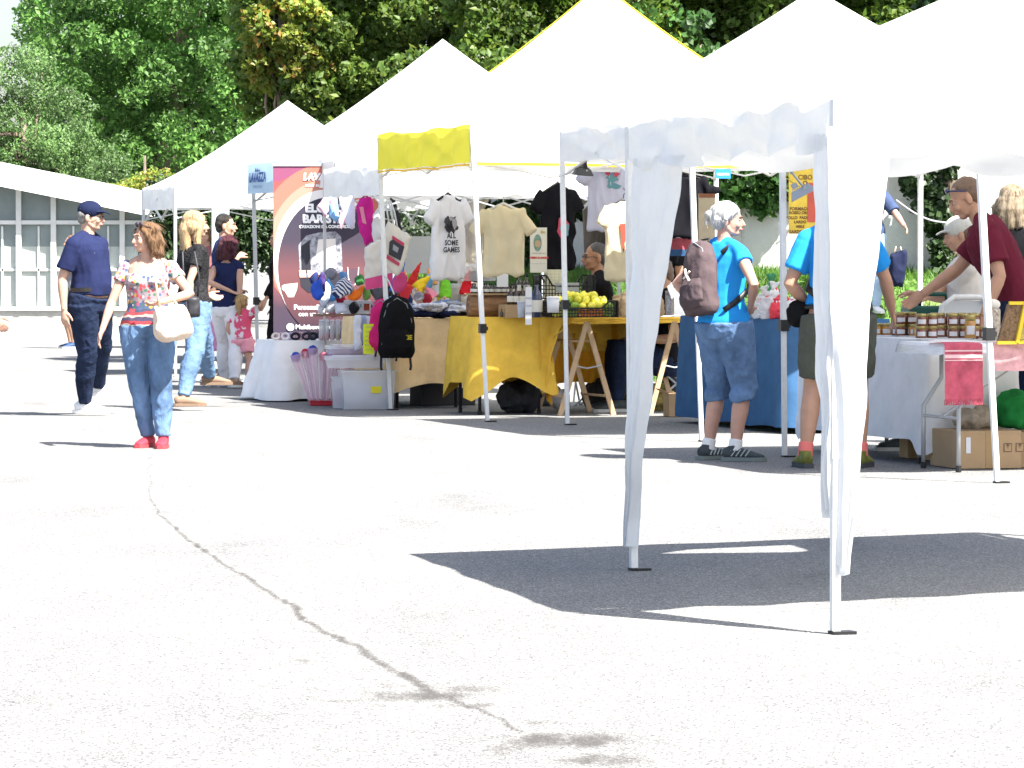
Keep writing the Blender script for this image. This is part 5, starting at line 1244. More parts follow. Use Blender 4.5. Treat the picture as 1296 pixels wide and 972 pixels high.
# cream pot in the left of the crate
p = XG(700, 34.38); t = thing('white_tub', 'white plastic tub in the left corner of the lemon crate', 'tub', (p.x, p.y, Z2 + .05)); k = MB(); k.lathe((0, 0, 0), [(.048, 0), (.052, .12)], 16); k.build('tub', PAP, t, smooth=True); k = MB(); k.lathe((0, 0, 0), [(.055, .118), (.055, .13), (.03, .134)], 16); k.build('lid', PW, t)
# --- paper bags and white boxes on the trestle board
PB = mat('paper_bag', (.52, .37, .22), .85, var=.15, vscale=8, bump=.8, bscale=12)
def paper_bag(label, px, d, w, h, z=Z2 + .008, seed=1, m=PB):
    p = XG(px, d); t = thing('paper_bag', label, 'paper bag', (p.x, p.y, z), R(seed * 17), 'paper bags on the trestle board')
    k = MB(); k.tube([(0, 0, .002), (0, 0, h * .3), (0, 0, h * .75), (0, .01, h * .88), (.0, .0, h)], [(w * .52, w * .36), (w * .55, w * .38), (w * .5, w * .3), (w * .42, w * .14), (w * .5, w * .07)], 16, xdir=(1, 0, 0))
    k.blob('bag', m, t, .009, 1, fold(.009, 16, (1, 1, 1), seed)); k = MB(); k.box((0, .0, h + .002), (w * .8, w * .16, .02)); k.build('rolled_top', m, t, bevel=.004)
for i, (px, d, w, h, lb) in enumerate([(782, 34.9, .11, .17, 'crumpled brown paper bag right of the lemon crate'), (793, 34.8, .12, .20, 'taller brown paper bag against the hanging curtain'), (833, 34.9, .12, .19, 'brown paper bag right of the hanging curtain'), (820, 35.0, .11, .16, 'brown paper bag half hidden behind the curtain')]): paper_bag(lb, px, d, w, h, seed=i + 2)
p = XG(846, 34.7); t = thing('dark_bottle_box', 'narrow dark printed carton between paper bag and white box', 'carton', (p.x, p.y, Z2 + .008), R(10)); k = MB(); k.box((0, 0, .105), (.045, .05, .21)); k.build('carton', mat('carton_dark', (.05, .05, .07), .5, var=.8, vscale=50, col2=(.3, .3, .33)), t); k = MB(); k.box((0, 0, .214), (.047, .052, .01)); k.build('lid', GRY, t)
p = XG(864, 34.8); t = thing('white_box', 'tall bright white open box beside the backpack', 'box', (p.x, p.y, Z2 + .008), R(14)); k = MB(); k.box((0, 0, .12), (.20, .16, .24)); k.build('box', PW, t, bevel=.004); k = MB(); k.bar((-.1, -.08, .24), (-.15, -.12, .20), .004, .12); k.build('flap', PW, t)
p = XG(858, 34.45); t = thing('price_sheet', 'white sheet of paper lying at the board edge below the white box', 'paper', (p.x, p.y, Z2 + .012), R(14)); k = MB(); k.grid(8, 6, lambda u, v: Vector((-.13 + .26 * u, -.1 + .18 * v, .004 + .01 * math.sin(u * 3)))); k.build('sheet', PW, t); text_obj('lettering', 'OFFERTA', .04, GRY, t, (0, 0, .02), rot=(0, 0, 0))
p = XG(676 - 7, 34.5); 
# --- clamp lamps
LG = mat('lamp_grey', (.27, .29, .32), .4, metal=.4)
def lamp(label, p, rz, tilt, s=1.0, m=LG):
    t = thing('clamp_lamp', label, 'lamp', p, rz); M = Matrix.Rotation(tilt, 3, 'Y')
    def q(x, y, z): return M @ Vector((x * s, y * s, z * s))
    k = MB(); f = [(-.11, -.05, -.075), (.11, -.05, -.075), (.11, .05, -.075), (-.11, .05, -.075), (-.075, -.03, -.005), (.075, -.03, -.005), (.075, .03, -.005), (-.075, .03, -.005)]
    k.add([q(*a) for a in f], [(0, 3, 2, 1), (4, 5, 6, 7), (0, 1, 5, 4), (1, 2, 6, 5), (2, 3, 7, 6), (3, 0, 4, 7)]); k.build('reflector', m, t, bevel=.004)
    k = MB(); 
    for i in range(7): k.box(q(-.06 + .02 * i, 0, .004), (.004 * s, .05 * s, .014 * s))
    k.build('cooling_fins', m, t)
    k = MB(); k.add([q(*a) for a in [(-.055, -.025, .008), (-.005, -.025, .008), (-.005, .025, .008), (-.055, .025, .008), (-.055, -.02, .05), (-.01, -.02, .05), (-.01, .02, .05), (-.055, .02, .05)]], [(0, 3, 2, 1), (4, 5, 6, 7), (0, 1, 5, 4), (1, 2, 6, 5), (2, 3, 7, 6), (3, 0, 4, 7)]); k.build('terminal_box', m, t)
    k = MB(); k.bar(q(.03, -.03, -.02), q(.0, -.012, .135), .038 * s, .01 * s); k.bar(q(.03, .03, -.02), q(.0, .012, .135), .038 * s, .01 * s); k.tube([q(.0, -.0, .12), q(-.0, 0, .15)], .016 * s, 8); k.build('bracket', m, t)
    k = MB(); k.tube([q(.03, -.04, -.02), q(.03, -.03, -.02)], .012 * s, 8); k.build('bolt', METG, t)
    k = MB(); k.tube([q(-.03, 0, .05), q(-.06, .02, .12), Vector((-.03, .02, .19)), Vector((.03, .02, .24))], .004, 5); k.build('cable', mat('cable_yellow', (.5, .4, .05), .5), t)
    return t
lamp('grey clamp floodlight tilted in front of the yellow poster', tuple(W(1012, 237, 27.2)), R(0), R(-28), .83)
lamp('small dark floodlight fixed under the white valance above the tent pole', tuple(W(738, 213, 32.4)), R(20), R(4), .75, mat('lamp_dark', (.06, .06, .06), .5))
# --- clothes heap on the peach table
q = random.Random(31); cols = [('white', (.62, .62, .66)), ('navy', (.016, .022, .06)), ('red', (.50, .04, .05)), ('grey', (.30, .31, .35)), ('black', (.02, .02, .025)), ('pale_blue', (.14, .20, .34))]
spots = [(512, 'navy', .03), (520, 'white', .03), (534, 'pale_blue', .07), (545, 'white', .09), (540, 'navy', .03), (556, 'black', .03), (552, 'white', .09), (566, 'red', .07), (575, 'grey', .10), (580, 'white', .07), (583, 'black', .03), (570, 'navy', .03), (590, 'grey', .05), (562, 'pale_blue', .11)]
for i, (px, cn, z) in enumerate(spots):
    p = XG(px, 36.4 + q.uniform(-.06, .12)); cc = dict(cols)[cn]
    k = MB(); 
    for j in range(4): k.ell((q.uniform(-.04, .04), q.uniform(-.04, .04), .02 + j * .006), (q.uniform(.08, .14), q.uniform(.06, .09), .016), Matrix.Rotation(q.uniform(-.5, .5), 3, 'Z') @ Matrix.Rotation(q.uniform(-.25, .25), 3, 'Y'))
    ob = k.blob('folded_garment', fabric('garment_' + cn, cc, .3, 20), None, .009, 1, fold(.012, 16, (1, 1, 1), i)); ob.location = (p.x, p.y, Z1 + z - .01); ob.rotation_euler = (0, 0, q.uniform(0, 3))
    nth = sum(1 for s in spots[:i] if s[1] == cn)
    tag(ob, 'crumpled %s garment in the heap on the peach cloth' % cn.replace('_', ' '), 'garment', 'crumpled %s garments in the heap' % cn.replace('_', ' '))
# --- gnome hats / cones at the back of the peach table
hats = [(500, 372, 'blue', (.03, .12, .5), 62, 20), (509, 356, 'orange', (.75, .20, .02), 40, -25), (518, 372, 'dark red', (.5, .03, .03), 55, 25), (527, 368, 'yellow', (.7, .5, .03), 42, 50), (537, 366, 'light blue', (.15, .35, .65), 44, 40), (546, 362, 'pale orange', (.7, .35, .12), 30, -10), (563, 378, 'green', (.18, .55, .04), 50, 8), (589, 374, 'bright red', (.62, .02, .03), 44, 12), (558, 385, 'yellow green', (.45, .5, .03), 22, 50), (548, 379, 'pink', (.7, .25, .35), 26, -30)]
for i, (px, py, cn, cc, hp_, ang) in enumerate(hats):
    d = 37.4 + (i % 3) * .12; p = W(px, py, d); s = d / F; h_ = hp_ * s * .85
    t = thing('felt_gnome', '%s pointed felt hat figure at the back of the clothes stall' % cn, 'figurine', (p.x, p.y, max(Z1, p.z - .02)), 0, 'pointed felt hat figures')
    a = R(ang); k = MB(); up = Vector((math.sin(a) * .6, .1, math.cos(a)))
    k.tube([Vector((0, 0, .03)), up * h_ * .4 + Vector((0, 0, .02)), up * h_ * .75, up * h_ + Vector((math.sin(a) * .05, 0, -.0))], [.058, .042, .022, .005], 12); k.blob('hat', fabric('felt_' + cn.replace(' ', '_'), cc, .15), t, .008, 1, fold(.006, 20, (1, 1, 1), i))
    k = MB(); k.ell((0, -.01, -.0), (.042, .04, .06)); k.build('beard', fabric('felt_beard', (.62, .58, .56), .1), t, smooth=True); k = MB(); k.ell((0, -.05, .03), (.016, .014, .014)); k.build('nose', mat('felt_nose', (.6, .34, .25), .8), t, smooth=True)
k = thing('stock_box', 'pink papered box lifting the felt figures at the back of the clothes table', 'box', tuple(XG(560, 37.9, Z1 + .004)), ROW); m = MB(); m.box((0, 0, .10), (.55, .4, .2)); m.build('box', mat('box_pinkish', (.52, .36, .34), .8), k, bevel=.004); m = MB(); m.box((0, 0, .203), (.57, .42, .012)); m.build('lid', mat('box_lid_pink', (.58, .42, .40), .8), k)
# --- clear plastic boxes
CLR = mat('clear_plastic', (.80, .82, .86), .12, alpha=.32, spec=.5); CLM = mat('milky_plastic', (.76, .79, .84), .3, alpha=.42, spec=.4)
def clear_box(label, loc, rz, w, dp, h, m=CLM, lid=True, latch=None, group=None, fill=None):
    t = thing('storage_box', label, 'storage box', loc, rz, group)
    k = MB(); th = .004; tp = .93
    for s in (-1, 1):
        k.add([(s * w / 2 * tp, -dp / 2 * tp, 0), (s * w / 2 * tp, dp / 2 * tp, 0), (s * w / 2, dp / 2, h), (s * w / 2, -dp / 2, h)], [(0, 1, 2, 3)])
        k.add([(-w / 2 * tp, s * dp / 2 * tp, 0), (w / 2 * tp, s * dp / 2 * tp, 0), (w / 2, s * dp / 2, h), (-w / 2, s * dp / 2, h)], [(0, 1, 2, 3)])
    k.add([(-w / 2 * tp, -dp / 2 * tp, .003), (w / 2 * tp, -dp / 2 * tp, .003), (w / 2 * tp, dp / 2 * tp, .003), (-w / 2 * tp, dp / 2 * tp, .003)], [(0, 1, 2, 3)])
    k.build('body', m, t)
    k = MB(); 
    for s in (-1, 1): k.bar((-w / 2 - .008, s * (dp / 2 + .003), h), (w / 2 + .008, s * (dp / 2 + .003), h), .014, .012); k.bar((s * (w / 2 + .003), -dp / 2, h), (s * (w / 2 + .003), dp / 2, h), .012, .014)
    k.build('rim', m, t)
    if lid: k = MB(); k.box((0, 0, h + .016), (w + .02, dp + .02, .018)); k.box((0, 0, h + .03), (w * .8, dp * .8, .012)); k.build('lid', m, t, bevel=.003)
    if latch: k = MB(); k.box((.06, -dp / 2 - .004, h * .52), (.09, .004, .06)); k.build('sticker', latch, t)
    if fill: k = MB(); k.ell((0, 0, h * .35), (w * .4, dp * .38, h * .32)); k.blob('contents', fill, t, .015, 1, fold(.02, 14, (1, 1, 1), 2))
    return t
YST = mat('sticker_yellow', (.70, .60, .03), .6)
p = XG(464, 36.15); clear_box('large clear plastic box with yellow sticker standing on the ground', (p.x, p.y, .004), R(8), .46, .40, .33, CLM, False, YST, fill=mat('stuff_grey', (.52, .50, .54), .8, var=.3, vscale=8))
p = XG(436, 36.35); clear_box('second clear box with yellow sticker, pushed behind the large one', (p.x, p.y, .004), R(4), .22, .36, .27, CLM, False, YST, fill=mat('stuff_pink', (.50, .28, .38), .8, var=.3, vscale=8))
p = XG(449, 36.2); t = clear_box('wide flat clear lid tray lying over the two storage boxes', (p.x, p.y, .36), R(6), .50, .38, .075, CLM, True)
p = XG(445, 36.5); t = clear_box('shallow clear box with pink cards on top of the flat tray', (p.x, p.y, .475), R(12), .42, .26, .05, CLR, True, fill=mat('stuff_pink', (.50, .28, .38), .8))
p = XG(590, 37.7); t = clear_box('clear plastic box full of garments behind the white T-shirt', (p.x, p.y, Z1 + .01), R(10), .34, .30, .26, CLM, True, fill=mat('stuff_dark', (.08, .08, .10), .8, var=.6, vscale=8))
p = XG(605, 37.6); t = clear_box('clear box stacked above, holding dark folded garments', (p.x, p.y, Z1 + .33), R(10), .30, .26, .12, CLR, True, fill=MATS['stuff_dark'])
# tumblers rack on the white cloth
gt = mat('clear_tumbler', (.55, .57, .62), .08, alpha=.42, spec=.7)
cup = None; q = random.Random(3)
fillm = [mat('candy_red', (.55, .06, .08), .6), mat('candy_pink', (.6, .25, .35), .6), mat('candy_violet', (.15, .08, .25), .6), mat('candy_amber', (.5, .3, .1), .6)]
for i in range(7):
    for j in range(2):
        p = XG(406.5 + i * 7.0, 38.05 + j * .12); t = thing('glass_jar', 'clear glass jar of sweets in the row on the white cloth', 'jar', (p.x, p.y, Z0 + .008), 0, 'clear jars on the white cloth')
        k = MB(); k.lathe((0, 0, 0), [(.020, 0), (.023, .01), (.024, .14), (.021, .155), (.021, .17)], 12); k.build('glass', gt, t, smooth=True)
        k = MB(); k.lathe((0, 0, 0), [(.017, .006), (.019, .03 + .05 * q.random())], 10); k.build('sweets', q.choice(fillm), t, smooth=True); k = MB(); k.lathe((0, 0, 0), [(.022, .168), (.023, .185), (.01, .19)], 12); k.build('lid', gt, t, smooth=True)
q = random.Random(13)
for i, (px, cc, cn) in enumerate([(349, (.6, .55, .5), 'cream'), (355, (.5, .3, .35), 'rose'), (361, (.62, .6, .6), 'white'), (368, (.45, .35, .55), 'lilac'), (374, (.02, .02, .02), 'black'), (380, (.5, .28, .32), 'pink'), (388, (.03, .03, .035), 'charcoal'), (396, (.02, .02, .025), 'jet black')]):
    p = XG(px, 38.2 + .02 * (i % 2)); k = MB(); n = 14; rr = .032 if i < 4 else .036
    pts = [Vector((rr * math.cos(2 * PI * a / n), rr * .6 * math.sin(2 * PI * a / n), rr * .75 * math.sin(2 * PI * a / n) + .03)) for a in range(n + 1)]; k.tube(pts, .012, 8, cap=False)
    ob = k.build('hair_band', fabric('band_' + cn.replace(' ', '_'), cc), None, smooth=True); ob.location = (p.x, p.y, Z0 + .012); tag(ob, 'small %s fabric ring at the left of the white cloth' % cn, 'hair band', 'fabric rings on the white cloth')
# pink wrapped roses in a red tray
FOIL = mat('pink_foil', (.82, .55, .70), .15, alpha=.40, spec=.7)
t = thing('red_tray', 'shallow red tray on the ground holding the wrapped roses', 'tray', tuple(XG(407, 37.0)), R(5)); k = MB(); k.box((0, 0, .022), (.21, .14, .035)); k.build('tray', mat('tray_red', (.50, .02, .04), .5), t, bevel=.004); k = MB(); k.box((0, 0, .042), (.22, .15, .008)); k.build('rim', mat('rim_red', (.42, .02, .03), .5), t)
for i, (px, cc, cn, tl) in enumerate([(392, (.02, .05, .35), 'blue', -.26), (397, (.45, .02, .03), 'dark red', -.15), (402, (.03, .06, .32), 'navy', -.09), (408, (.6, .15, .2), 'coral', .03), (414, (.03, .05, .3), 'deep blue', .08), (420, (.35, .06, .2), 'plum', .14), (426, (.7, .3, .5), 'light pink', .22), (433, (.62, .2, .4), 'rose pink', .24)]):
    p = XG(px, 37.0 + .05 * (i % 2)); t = thing('wrapped_rose', 'artificial %s rose wrapped in pink foil, standing in the tray' % cn, 'rose', (p.x, p.y, .045), 0, 'wrapped roses in the red tray')
    k = MB(); h = .36 + .03 * (i % 3); k.tube([(0, 0, 0), (tl * .2, 0, h * .5), (tl * .45, 0, h), (tl * .5, 0, h + .05)], [.018, .026, .045, .050], 12, cap=False); k.build('wrapper', FOIL, t, smooth=True)
    k = MB(); k.ell((tl * .48, 0, h + .03), (.040, .036, .042), None, 10, 8); k.blob('bloom', mat('bloom_' + cn.replace(' ', '_'), cc, .7), t, .007, 1, fold(.006, 60, (1, 1, 1), i)); k = MB(); k.tube([(0, 0, 0), (tl * .2, 0, h * .5), (tl * .48, 0, h)], .003, 5); k.build('stem', mat('stem_green', (.04, .12, .03), .6), t)
# --- hanging bags and bunting
def slab(name, label, cat, pts, d, m, th=.03, group=None, seed=1, straps=None, extra=None, sm=None):
    """soft flat bag: picture outline points at distance d made into a thick padded shape"""
    P = [W(x, y, d) for x, y in pts]; c = sum(P, Vector()) / len(P); t = thing(name, label, cat, tuple(c), 0, group)
    k = MB(); P = [p - c for p in P]; n = len(P); 
    Q = []
    for a, b_ in zip(P, P[1:] + P[:1]): Q += [a.lerp(b_, i / 3) for i in range(3)]
    n = len(Q); f = [q + Vector((0, -th * .3, 0)) for q in Q]; g = [q * .8 + Vector((0, -th, 0)) for q in Q]; b2 = [q + Vector((0, th * .3, 0)) for q in Q]; g2 = [q * .8 + Vector((0, th, 0)) for q in Q]
    fs = []; 
    for i in range(n):
        j = (i + 1) % n; fs += [(i, j, j + n, i + n), (i + 2 * n, i, j, j + 2 * n)[::1], (i + 3 * n, i + 2 * n, j + 2 * n, j + 3 * n)]
    fs[1::3] = [(i, i + 2 * n, (i + 1) % n + 2 * n, (i + 1) % n) for i in range(n)]
    fs += [tuple(range(n, 2 * n)), tuple(range(3 * n, 4 * n))[::-1]]
    k.add(f + g + b2 + g2, fs); bm = None
    k.blob('fabric', m, t, .011, 2, fold(.012, 11, (1, 1, .6), seed))
    for s in (straps or []):
        k = MB(); k.tube([W(x, y, d - .0) - c for x, y in s], .008, 6, flat=.4); k.build('strap', sm or m, t, smooth=True)
    for nm, ps, mm, lift in (extra or []):
        k = MB(); q = [W(x, y, d) - c + Vector((0, -th - .012 - lift, 0)) for x, y in ps]; k.poly(q); k.add([v + Vector((0, .004, 0)) for v in q], [tuple(range(len(q)))[::-1]]); k.build(nm, mm, t)
    return t
fb = lambda n_, c_: fabric(n_, c_, .12)
bt = 'fabric pieces hanging from the low tent'
slab('hanging_cloth', 'pale pink pointed cloth at the left end of the bunting', 'cloth', [(402, 262), (409, 250), (418, 250), (416, 268), (411, 274)], 36.9, fb('bunt_pink', (.55, .36, .46)), .012, bt, 1)
slab('hanging_cloth', 'rose and light blue diamond cloth in the bunting', 'cloth', [(416, 250), (428, 249), (429, 284), (424, 280), (416, 274)], 36.95, fb('bunt_blue', (.20, .38, .62)), .012, bt, 2, extra=[('patch', [(417, 251), (427, 250), (421, 265)], fb('bunt_rose', (.55, .28, .33)), .002)])
slab('hanging_cloth', 'white pointed cloth with pink hem in the bunting', 'cloth', [(429, 250), (448, 249), (450, 280), (446, 291), (436, 282), (431, 266)], 36.85, fb('bunt_white', (.60, .64, .76)), .014, bt, 3, extra=[('patch', [(431, 268), (437, 268), (436, 283), (432, 290), (429, 280)], MATS['bunt_rose'], .002)])
MAG = fb('bag_magenta', (.50, .02, .22)); CRE = fb('bag_cream', (.66, .62, .54)); PKB = fb('bag_pink', (.62, .08, .22))
slab('hanging_bag', 'magenta bag with small floral pattern hanging beside the bunting', 'bag', [(451, 262), (457, 251), (469, 251), (475, 278), (473, 303), (463, 311), (455, 290)], 36.7, MAG, .03, bt, 4, straps=[[(458, 252), (462, 246), (468, 252)]], extra=[('pattern', [(455, 262), (460, 262), (464, 284), (459, 282)], fb('bag_flower', (.60, .22, .30)), .004)])
slab('hanging_bag', 'narrow white and magenta bag behind the tent pole', 'bag', [(473, 272), (480, 262), (483, 300), (474, 312), (471, 296)], 36.6, fb('bag_white', (.62, .60, .60)), .02, bt, 5)
slab('tote_bag', 'cream tote bag with bright pink bottom hanging behind the pole', 'tote bag', [(462, 314), (479, 304), (497, 300), (496, 350), (492, 362), (463, 366), (462, 345)], 36.45, CRE, .02, bt, 6, extra=[('pink_base', [(462, 353), (497, 345), (497, 361), (463, 367)], PKB, .002)])
slab('tote_bag', 'tilted cream tote bag with dark red printed picture right of the pole', 'tote bag', [(491, 279), (521, 300), (509, 343), (502, 349), (480, 330), (483, 304)], 36.0, CRE, .016, bt, 7, straps=[[(492, 280), (490, 268), (489, 254)], [(498, 284), (495, 268), (492, 256)], [(503, 288), (499, 268), (494, 254)]], sm=fb('strap_white', (.6, .6, .6)), extra=[('print', [(498, 302), (512, 312), (507, 330), (492, 322), (493, 306)], DKM, .004), ('print_line', [(497, 298), (512, 308), (511, 312), (496, 302)], PKR, .006), ('print_line', [(490, 322), (506, 333), (505, 337), (489, 327)], PKR, .006), ('print_patch', [(498, 309), (505, 314), (503, 320), (497, 316)], GRY, .007)])
slab('hanging_cloth', 'black cloth strip hanging behind the tilted tote bag', 'cloth', [(494, 250), (500, 254), (508, 290), (502, 292)], 36.4, fb('cloth_black', (.03, .03, .035)), .01, bt, 8)
slab('hanging_cloth', 'bright pink cloth end below the tilted tote bag', 'cloth', [(500, 350), (510, 344), (514, 350), (516, 362), (505, 372), (497, 366)], 36.3, PKB, .014, bt, 9)
cp = 'pouches and caps heaped beside the banner'
for i, (lb, pts, mm, ex) in enumerate([('royal blue pouch', [(394, 366), (398, 358), (406, 353), (410, 372), (404, 381), (396, 376)], fb('p_blue', (.03, .08, .42)), None), ('red tipped navy pouch', [(403, 356), (408, 343), (412, 356), (410, 370), (404, 368)], fb('p_navy', (.05, .03, .12)), None), ('white and light blue pouch', [(406, 368), (412, 356), (417, 362), (418, 378), (410, 388), (404, 380)], fb('p_white', (.55, .62, .75)), None), ('light blue pointed pouch', [(415, 352), (420, 360), (425, 372), (423, 382), (416, 380)], fb('p_sky', (.08, .26, .55)), None), ('orange triangular pouch', [(440, 372), (452, 368), (461, 361), (457, 374), (449, 380), (441, 378)], fb('p_orange', (.75, .17, .02)), None), ('green and navy pouch', [(460, 364), (466, 362), (468, 376), (461, 380)], fb('p_green', (.15, .32, .08)), None), ('dark grey pouch', [(468, 366), (486, 360), (490, 372), (476, 380)], fb('p_grey', (.12, .12, .15)), None), ('silver pouch', [(412, 384), (424, 380), (430, 390), (420, 396), (412, 394)], fb('p_silver', (.42, .44, .50)), None), ('pale grey pouch', [(424, 384), (436, 384), (438, 394), (426, 396)], fb('p_pale', (.50, .52, .60)), None), ('red pouch', [(505, 366), (516, 360), (521, 362), (518, 378), (510, 382), (503, 376)], fb('p_red', (.60, .04, .05)), None), ('blue and yellow pouch', [(497, 356), (512, 352), (514, 360), (505, 368), (498, 366)], fb('p_indigo', (.10, .06, .35)), None)]):
    slab('fabric_pouch', lb + ' among the small goods beside the banner', 'pouch', pts, 36.6 + .08 * (i % 4), mm, .035, cp, i + 10)
q = random.Random(44)
mixc_ = [('navy', (.02, .03, .10)), ('white', (.55, .55, .58)), ('grey', (.20, .20, .24)), ('dark red', (.28, .02, .04)), ('sky blue', (.12, .24, .45)), ('pink', (.50, .20, .30)), ('black', (.02, .02, .025)), ('green', (.06, .20, .06))]
for i, (px, py) in enumerate([(398, 352), (407, 392), (419, 345), (430, 380), (434, 350), (441, 362), (447, 390), (455, 355), (463, 388), (470, 352), (478, 388), (484, 372), (492, 384), (425, 394), (498, 376), (508, 384), (515, 378), (522, 386), (530, 376), (540, 380)]):
    cn, cc = mixc_[i % 8]; r_ = q.uniform(5, 8)
    pts = [(px + r_ * math.cos(a) * q.uniform(.7, 1.25), py + r_ * math.sin(a) * q.uniform(.8, 1.5)) for a in [2 * PI * k / 6 + q.uniform(-.2, .2) for k in range(6)]]
    slab('fabric_pouch', '%s crumpled fabric piece in the clutter between banner and felt figures' % cn, 'pouch', pts, 36.75 + .1 * (i % 5), fb('cl_' + cn.replace(' ', '_'), cc), .05, 'crumpled %s fabric pieces in the clutter' % cn, i + 40)
STR, N, L, b = nodes('navy_stripes', .9); wv = N.new('ShaderNodeTexWave'); wv.inputs['Scale'].default_value = 16; wv.bands_direction = 'DIAGONAL'; tc = N.new('ShaderNodeTexCoord'); L.new(tc.outputs['Object'], wv.inputs[0]); r_ = ramp(N, L, wv.outputs['Fac'], [(0, (.02, .03, .10)), (.5, (.62, .63, .66))]); r_.color_ramp.interpolation = 'CONSTANT'; L.new(r_.outputs[0], b.inputs['Base Color'])
slab('fabric_pouch', 'navy and white striped cap beside the banner', 'cap', [(421, 370), (428, 358), (436, 352), (444, 358), (448, 366), (440, 374), (428, 378)], 36.55, STR, .045, cp, 30)
t = thing('mug_box', 'white printed box of small goods with blue lettering below the pouches', 'box', tuple(XG(452, 37.0, W(452, 397, 37).z)), R(6)); k = MB(); k.box((0, 0, .06), (.24, .14, .12)); k.build('box', mat('box_white', (.56, .60, .64), .7), t, bevel=.003); text_obj('lettering', 'CANDELE', .035, mat('ink_teal', (.05, .25, .30), .7), t, (-.04, -.073, .07), bold=.001); k = MB(); k.box((.08, -.0715, .06), (.05, .002, .06)); k.build('picture', RUST, t)
t = thing('stand_shelf', 'brown board shelf carrying the pouches beside the banner', 'shelf', tuple(XG(450, 37.05, 0)), R(6)); zz_ = W(452, 397, 37).z; k = MB(); k.box((0, .05, zz_ - .012), (.75, .3, .02)); k.build('board', mat('shelf_brown', (.30, .18, .13), .8), t)
for sx_ in (.34,): k = MB(); k.box((sx_, .05, (zz_ - .02) / 2), (.03, .25, zz_ - .025)); k.build('side_panel', mat('shelf_side', (.32, .28, .30), .8), t)
for i, (px, cc, cn) in enumerate([(452, (.60, .62, .66), 'white'), (458, (.30, .36, .50), 'grey blue'), (466, (.55, .60, .72), 'pale blue')]):
    slab('hanging_garment', '%s garment hanging from the shelf left of the backpack' % cn, 'garment', [(px - 4, 400), (px + 5, 399), (px + 5, 440 - 5 * (i % 2)), (px - 3, 444 - 6 * (i % 2))], 36.35 + .06 * i, fb('hg_' + cn.replace(' ', '_'), cc), .012, 'garments hanging from the shelf', i)
# --- backpack(s)
def backpack(label, p, rz, w, h, dp, m, m2=None, strap=BLK, tilt=0, pocket=True, handle=True, group=None, dangling=True, roll=0, sides=1):
    t = thing('backpack', label, 'backpack', p, rz, group); t.rotation_euler = (tilt, roll, rz)
    k = MB(); k.tube([(0, 0, 0), (0, 0, h * .08), (0, 0, h * .5), (0, .0, h * .8), (0, .01, h * .95), (0, .02, h)], [(w * .44, dp * .4), (w * .5, dp * .52), (w * .5, dp * .5), (w * .44, dp * .45), (w * .3, dp * .33), (w * .1, dp * .12)], 20, xdir=(1, 0, 0))
    k.blob('bag', m, t, .01, 2, fold(.008, 12, (1, 1, .4), 5))
    if pocket:
        k = MB(); k.tube([(0, -dp * .46, h * .06), (0, -dp * .54, h * .16), (0, -dp * .53, h * .36), (0, -dp * .44, h * .46)], [(w * .3, dp * .12), (w * .38, dp * .2), (w * .36, dp * .2), (w * .28, dp * .08)], 16, xdir=(1, 0, 0)); k.blob('pocket', m2 or m, t, .008, 1, fold(.004, 18, (1, 1, 1), 2))
    k = MB(); k.tube([(-w * .42, -dp * .2, h * .2), (-w * .40, -dp * .25, h * .6), (-w * .26, -dp * .3, h * .88), (0, -dp * .3, h * .98), (w * .26, -dp * .3, h * .88), (w * .40, -dp * .25, h * .6), (w * .42, -dp * .2, h * .2)], .005, 6); k.build('zipper', mat('zip_grey', (.2, .2, .21), .5), t)
    if handle: k = MB(); k.tube([(-.035, dp * .3, h * .97), (-.03, dp * .35, h * 1.05), (.03, dp * .35, h * 1.05), (.035, dp * .3, h * .97)], .008, 6); k.build('handle', strap, t, smooth=True)
    if dangling:
        for s in (-1, 1): k = MB(); k.tube([(s * w * .3, dp * .5, h * .9), (s * w * .36, dp * .75, h * .5), (s * w * .40, dp * .5, h * .05), (s * w * .42, dp * .3, -h * .16), (s * w * .40, dp * .3, -h * .22)], .011, 6, flat=.35); k.build('strap', strap, t, smooth=True)
    return t
bkp = fabric('pack_black', (.007, .007, .008), .3, bump=.5); pkp = fabric('pack_pink', (.55, .02, .14), .2, bump=.5)
p = W(502, 452, 35.75); t = backpack('black school backpack with yellow lettering hanging from the tent pole', tuple(p), R(8), .31, .52, .17, bkp)
k = text_obj('lettering', 'NAJIZIE', .055, mat('ink_yellow', (.55, .45, .03), .7), t, (.03, -.118, .17), bold=.001)
k = MB(); k.tube([(-.02, 0, .54), (-.06, .1, .66), (-.1, .2, .72)], .006, 6); k.build('hanging_loop', mat('loop_white', (.5, .5, .5), .6), t)
p = W(485, 443, 35.95); t = backpack('bright pink school backpack pressed against the pole, left of the black one', tuple(p), R(-25), .25, .44, .16, pkp, MATS['pack_pink'], strap=BLK)
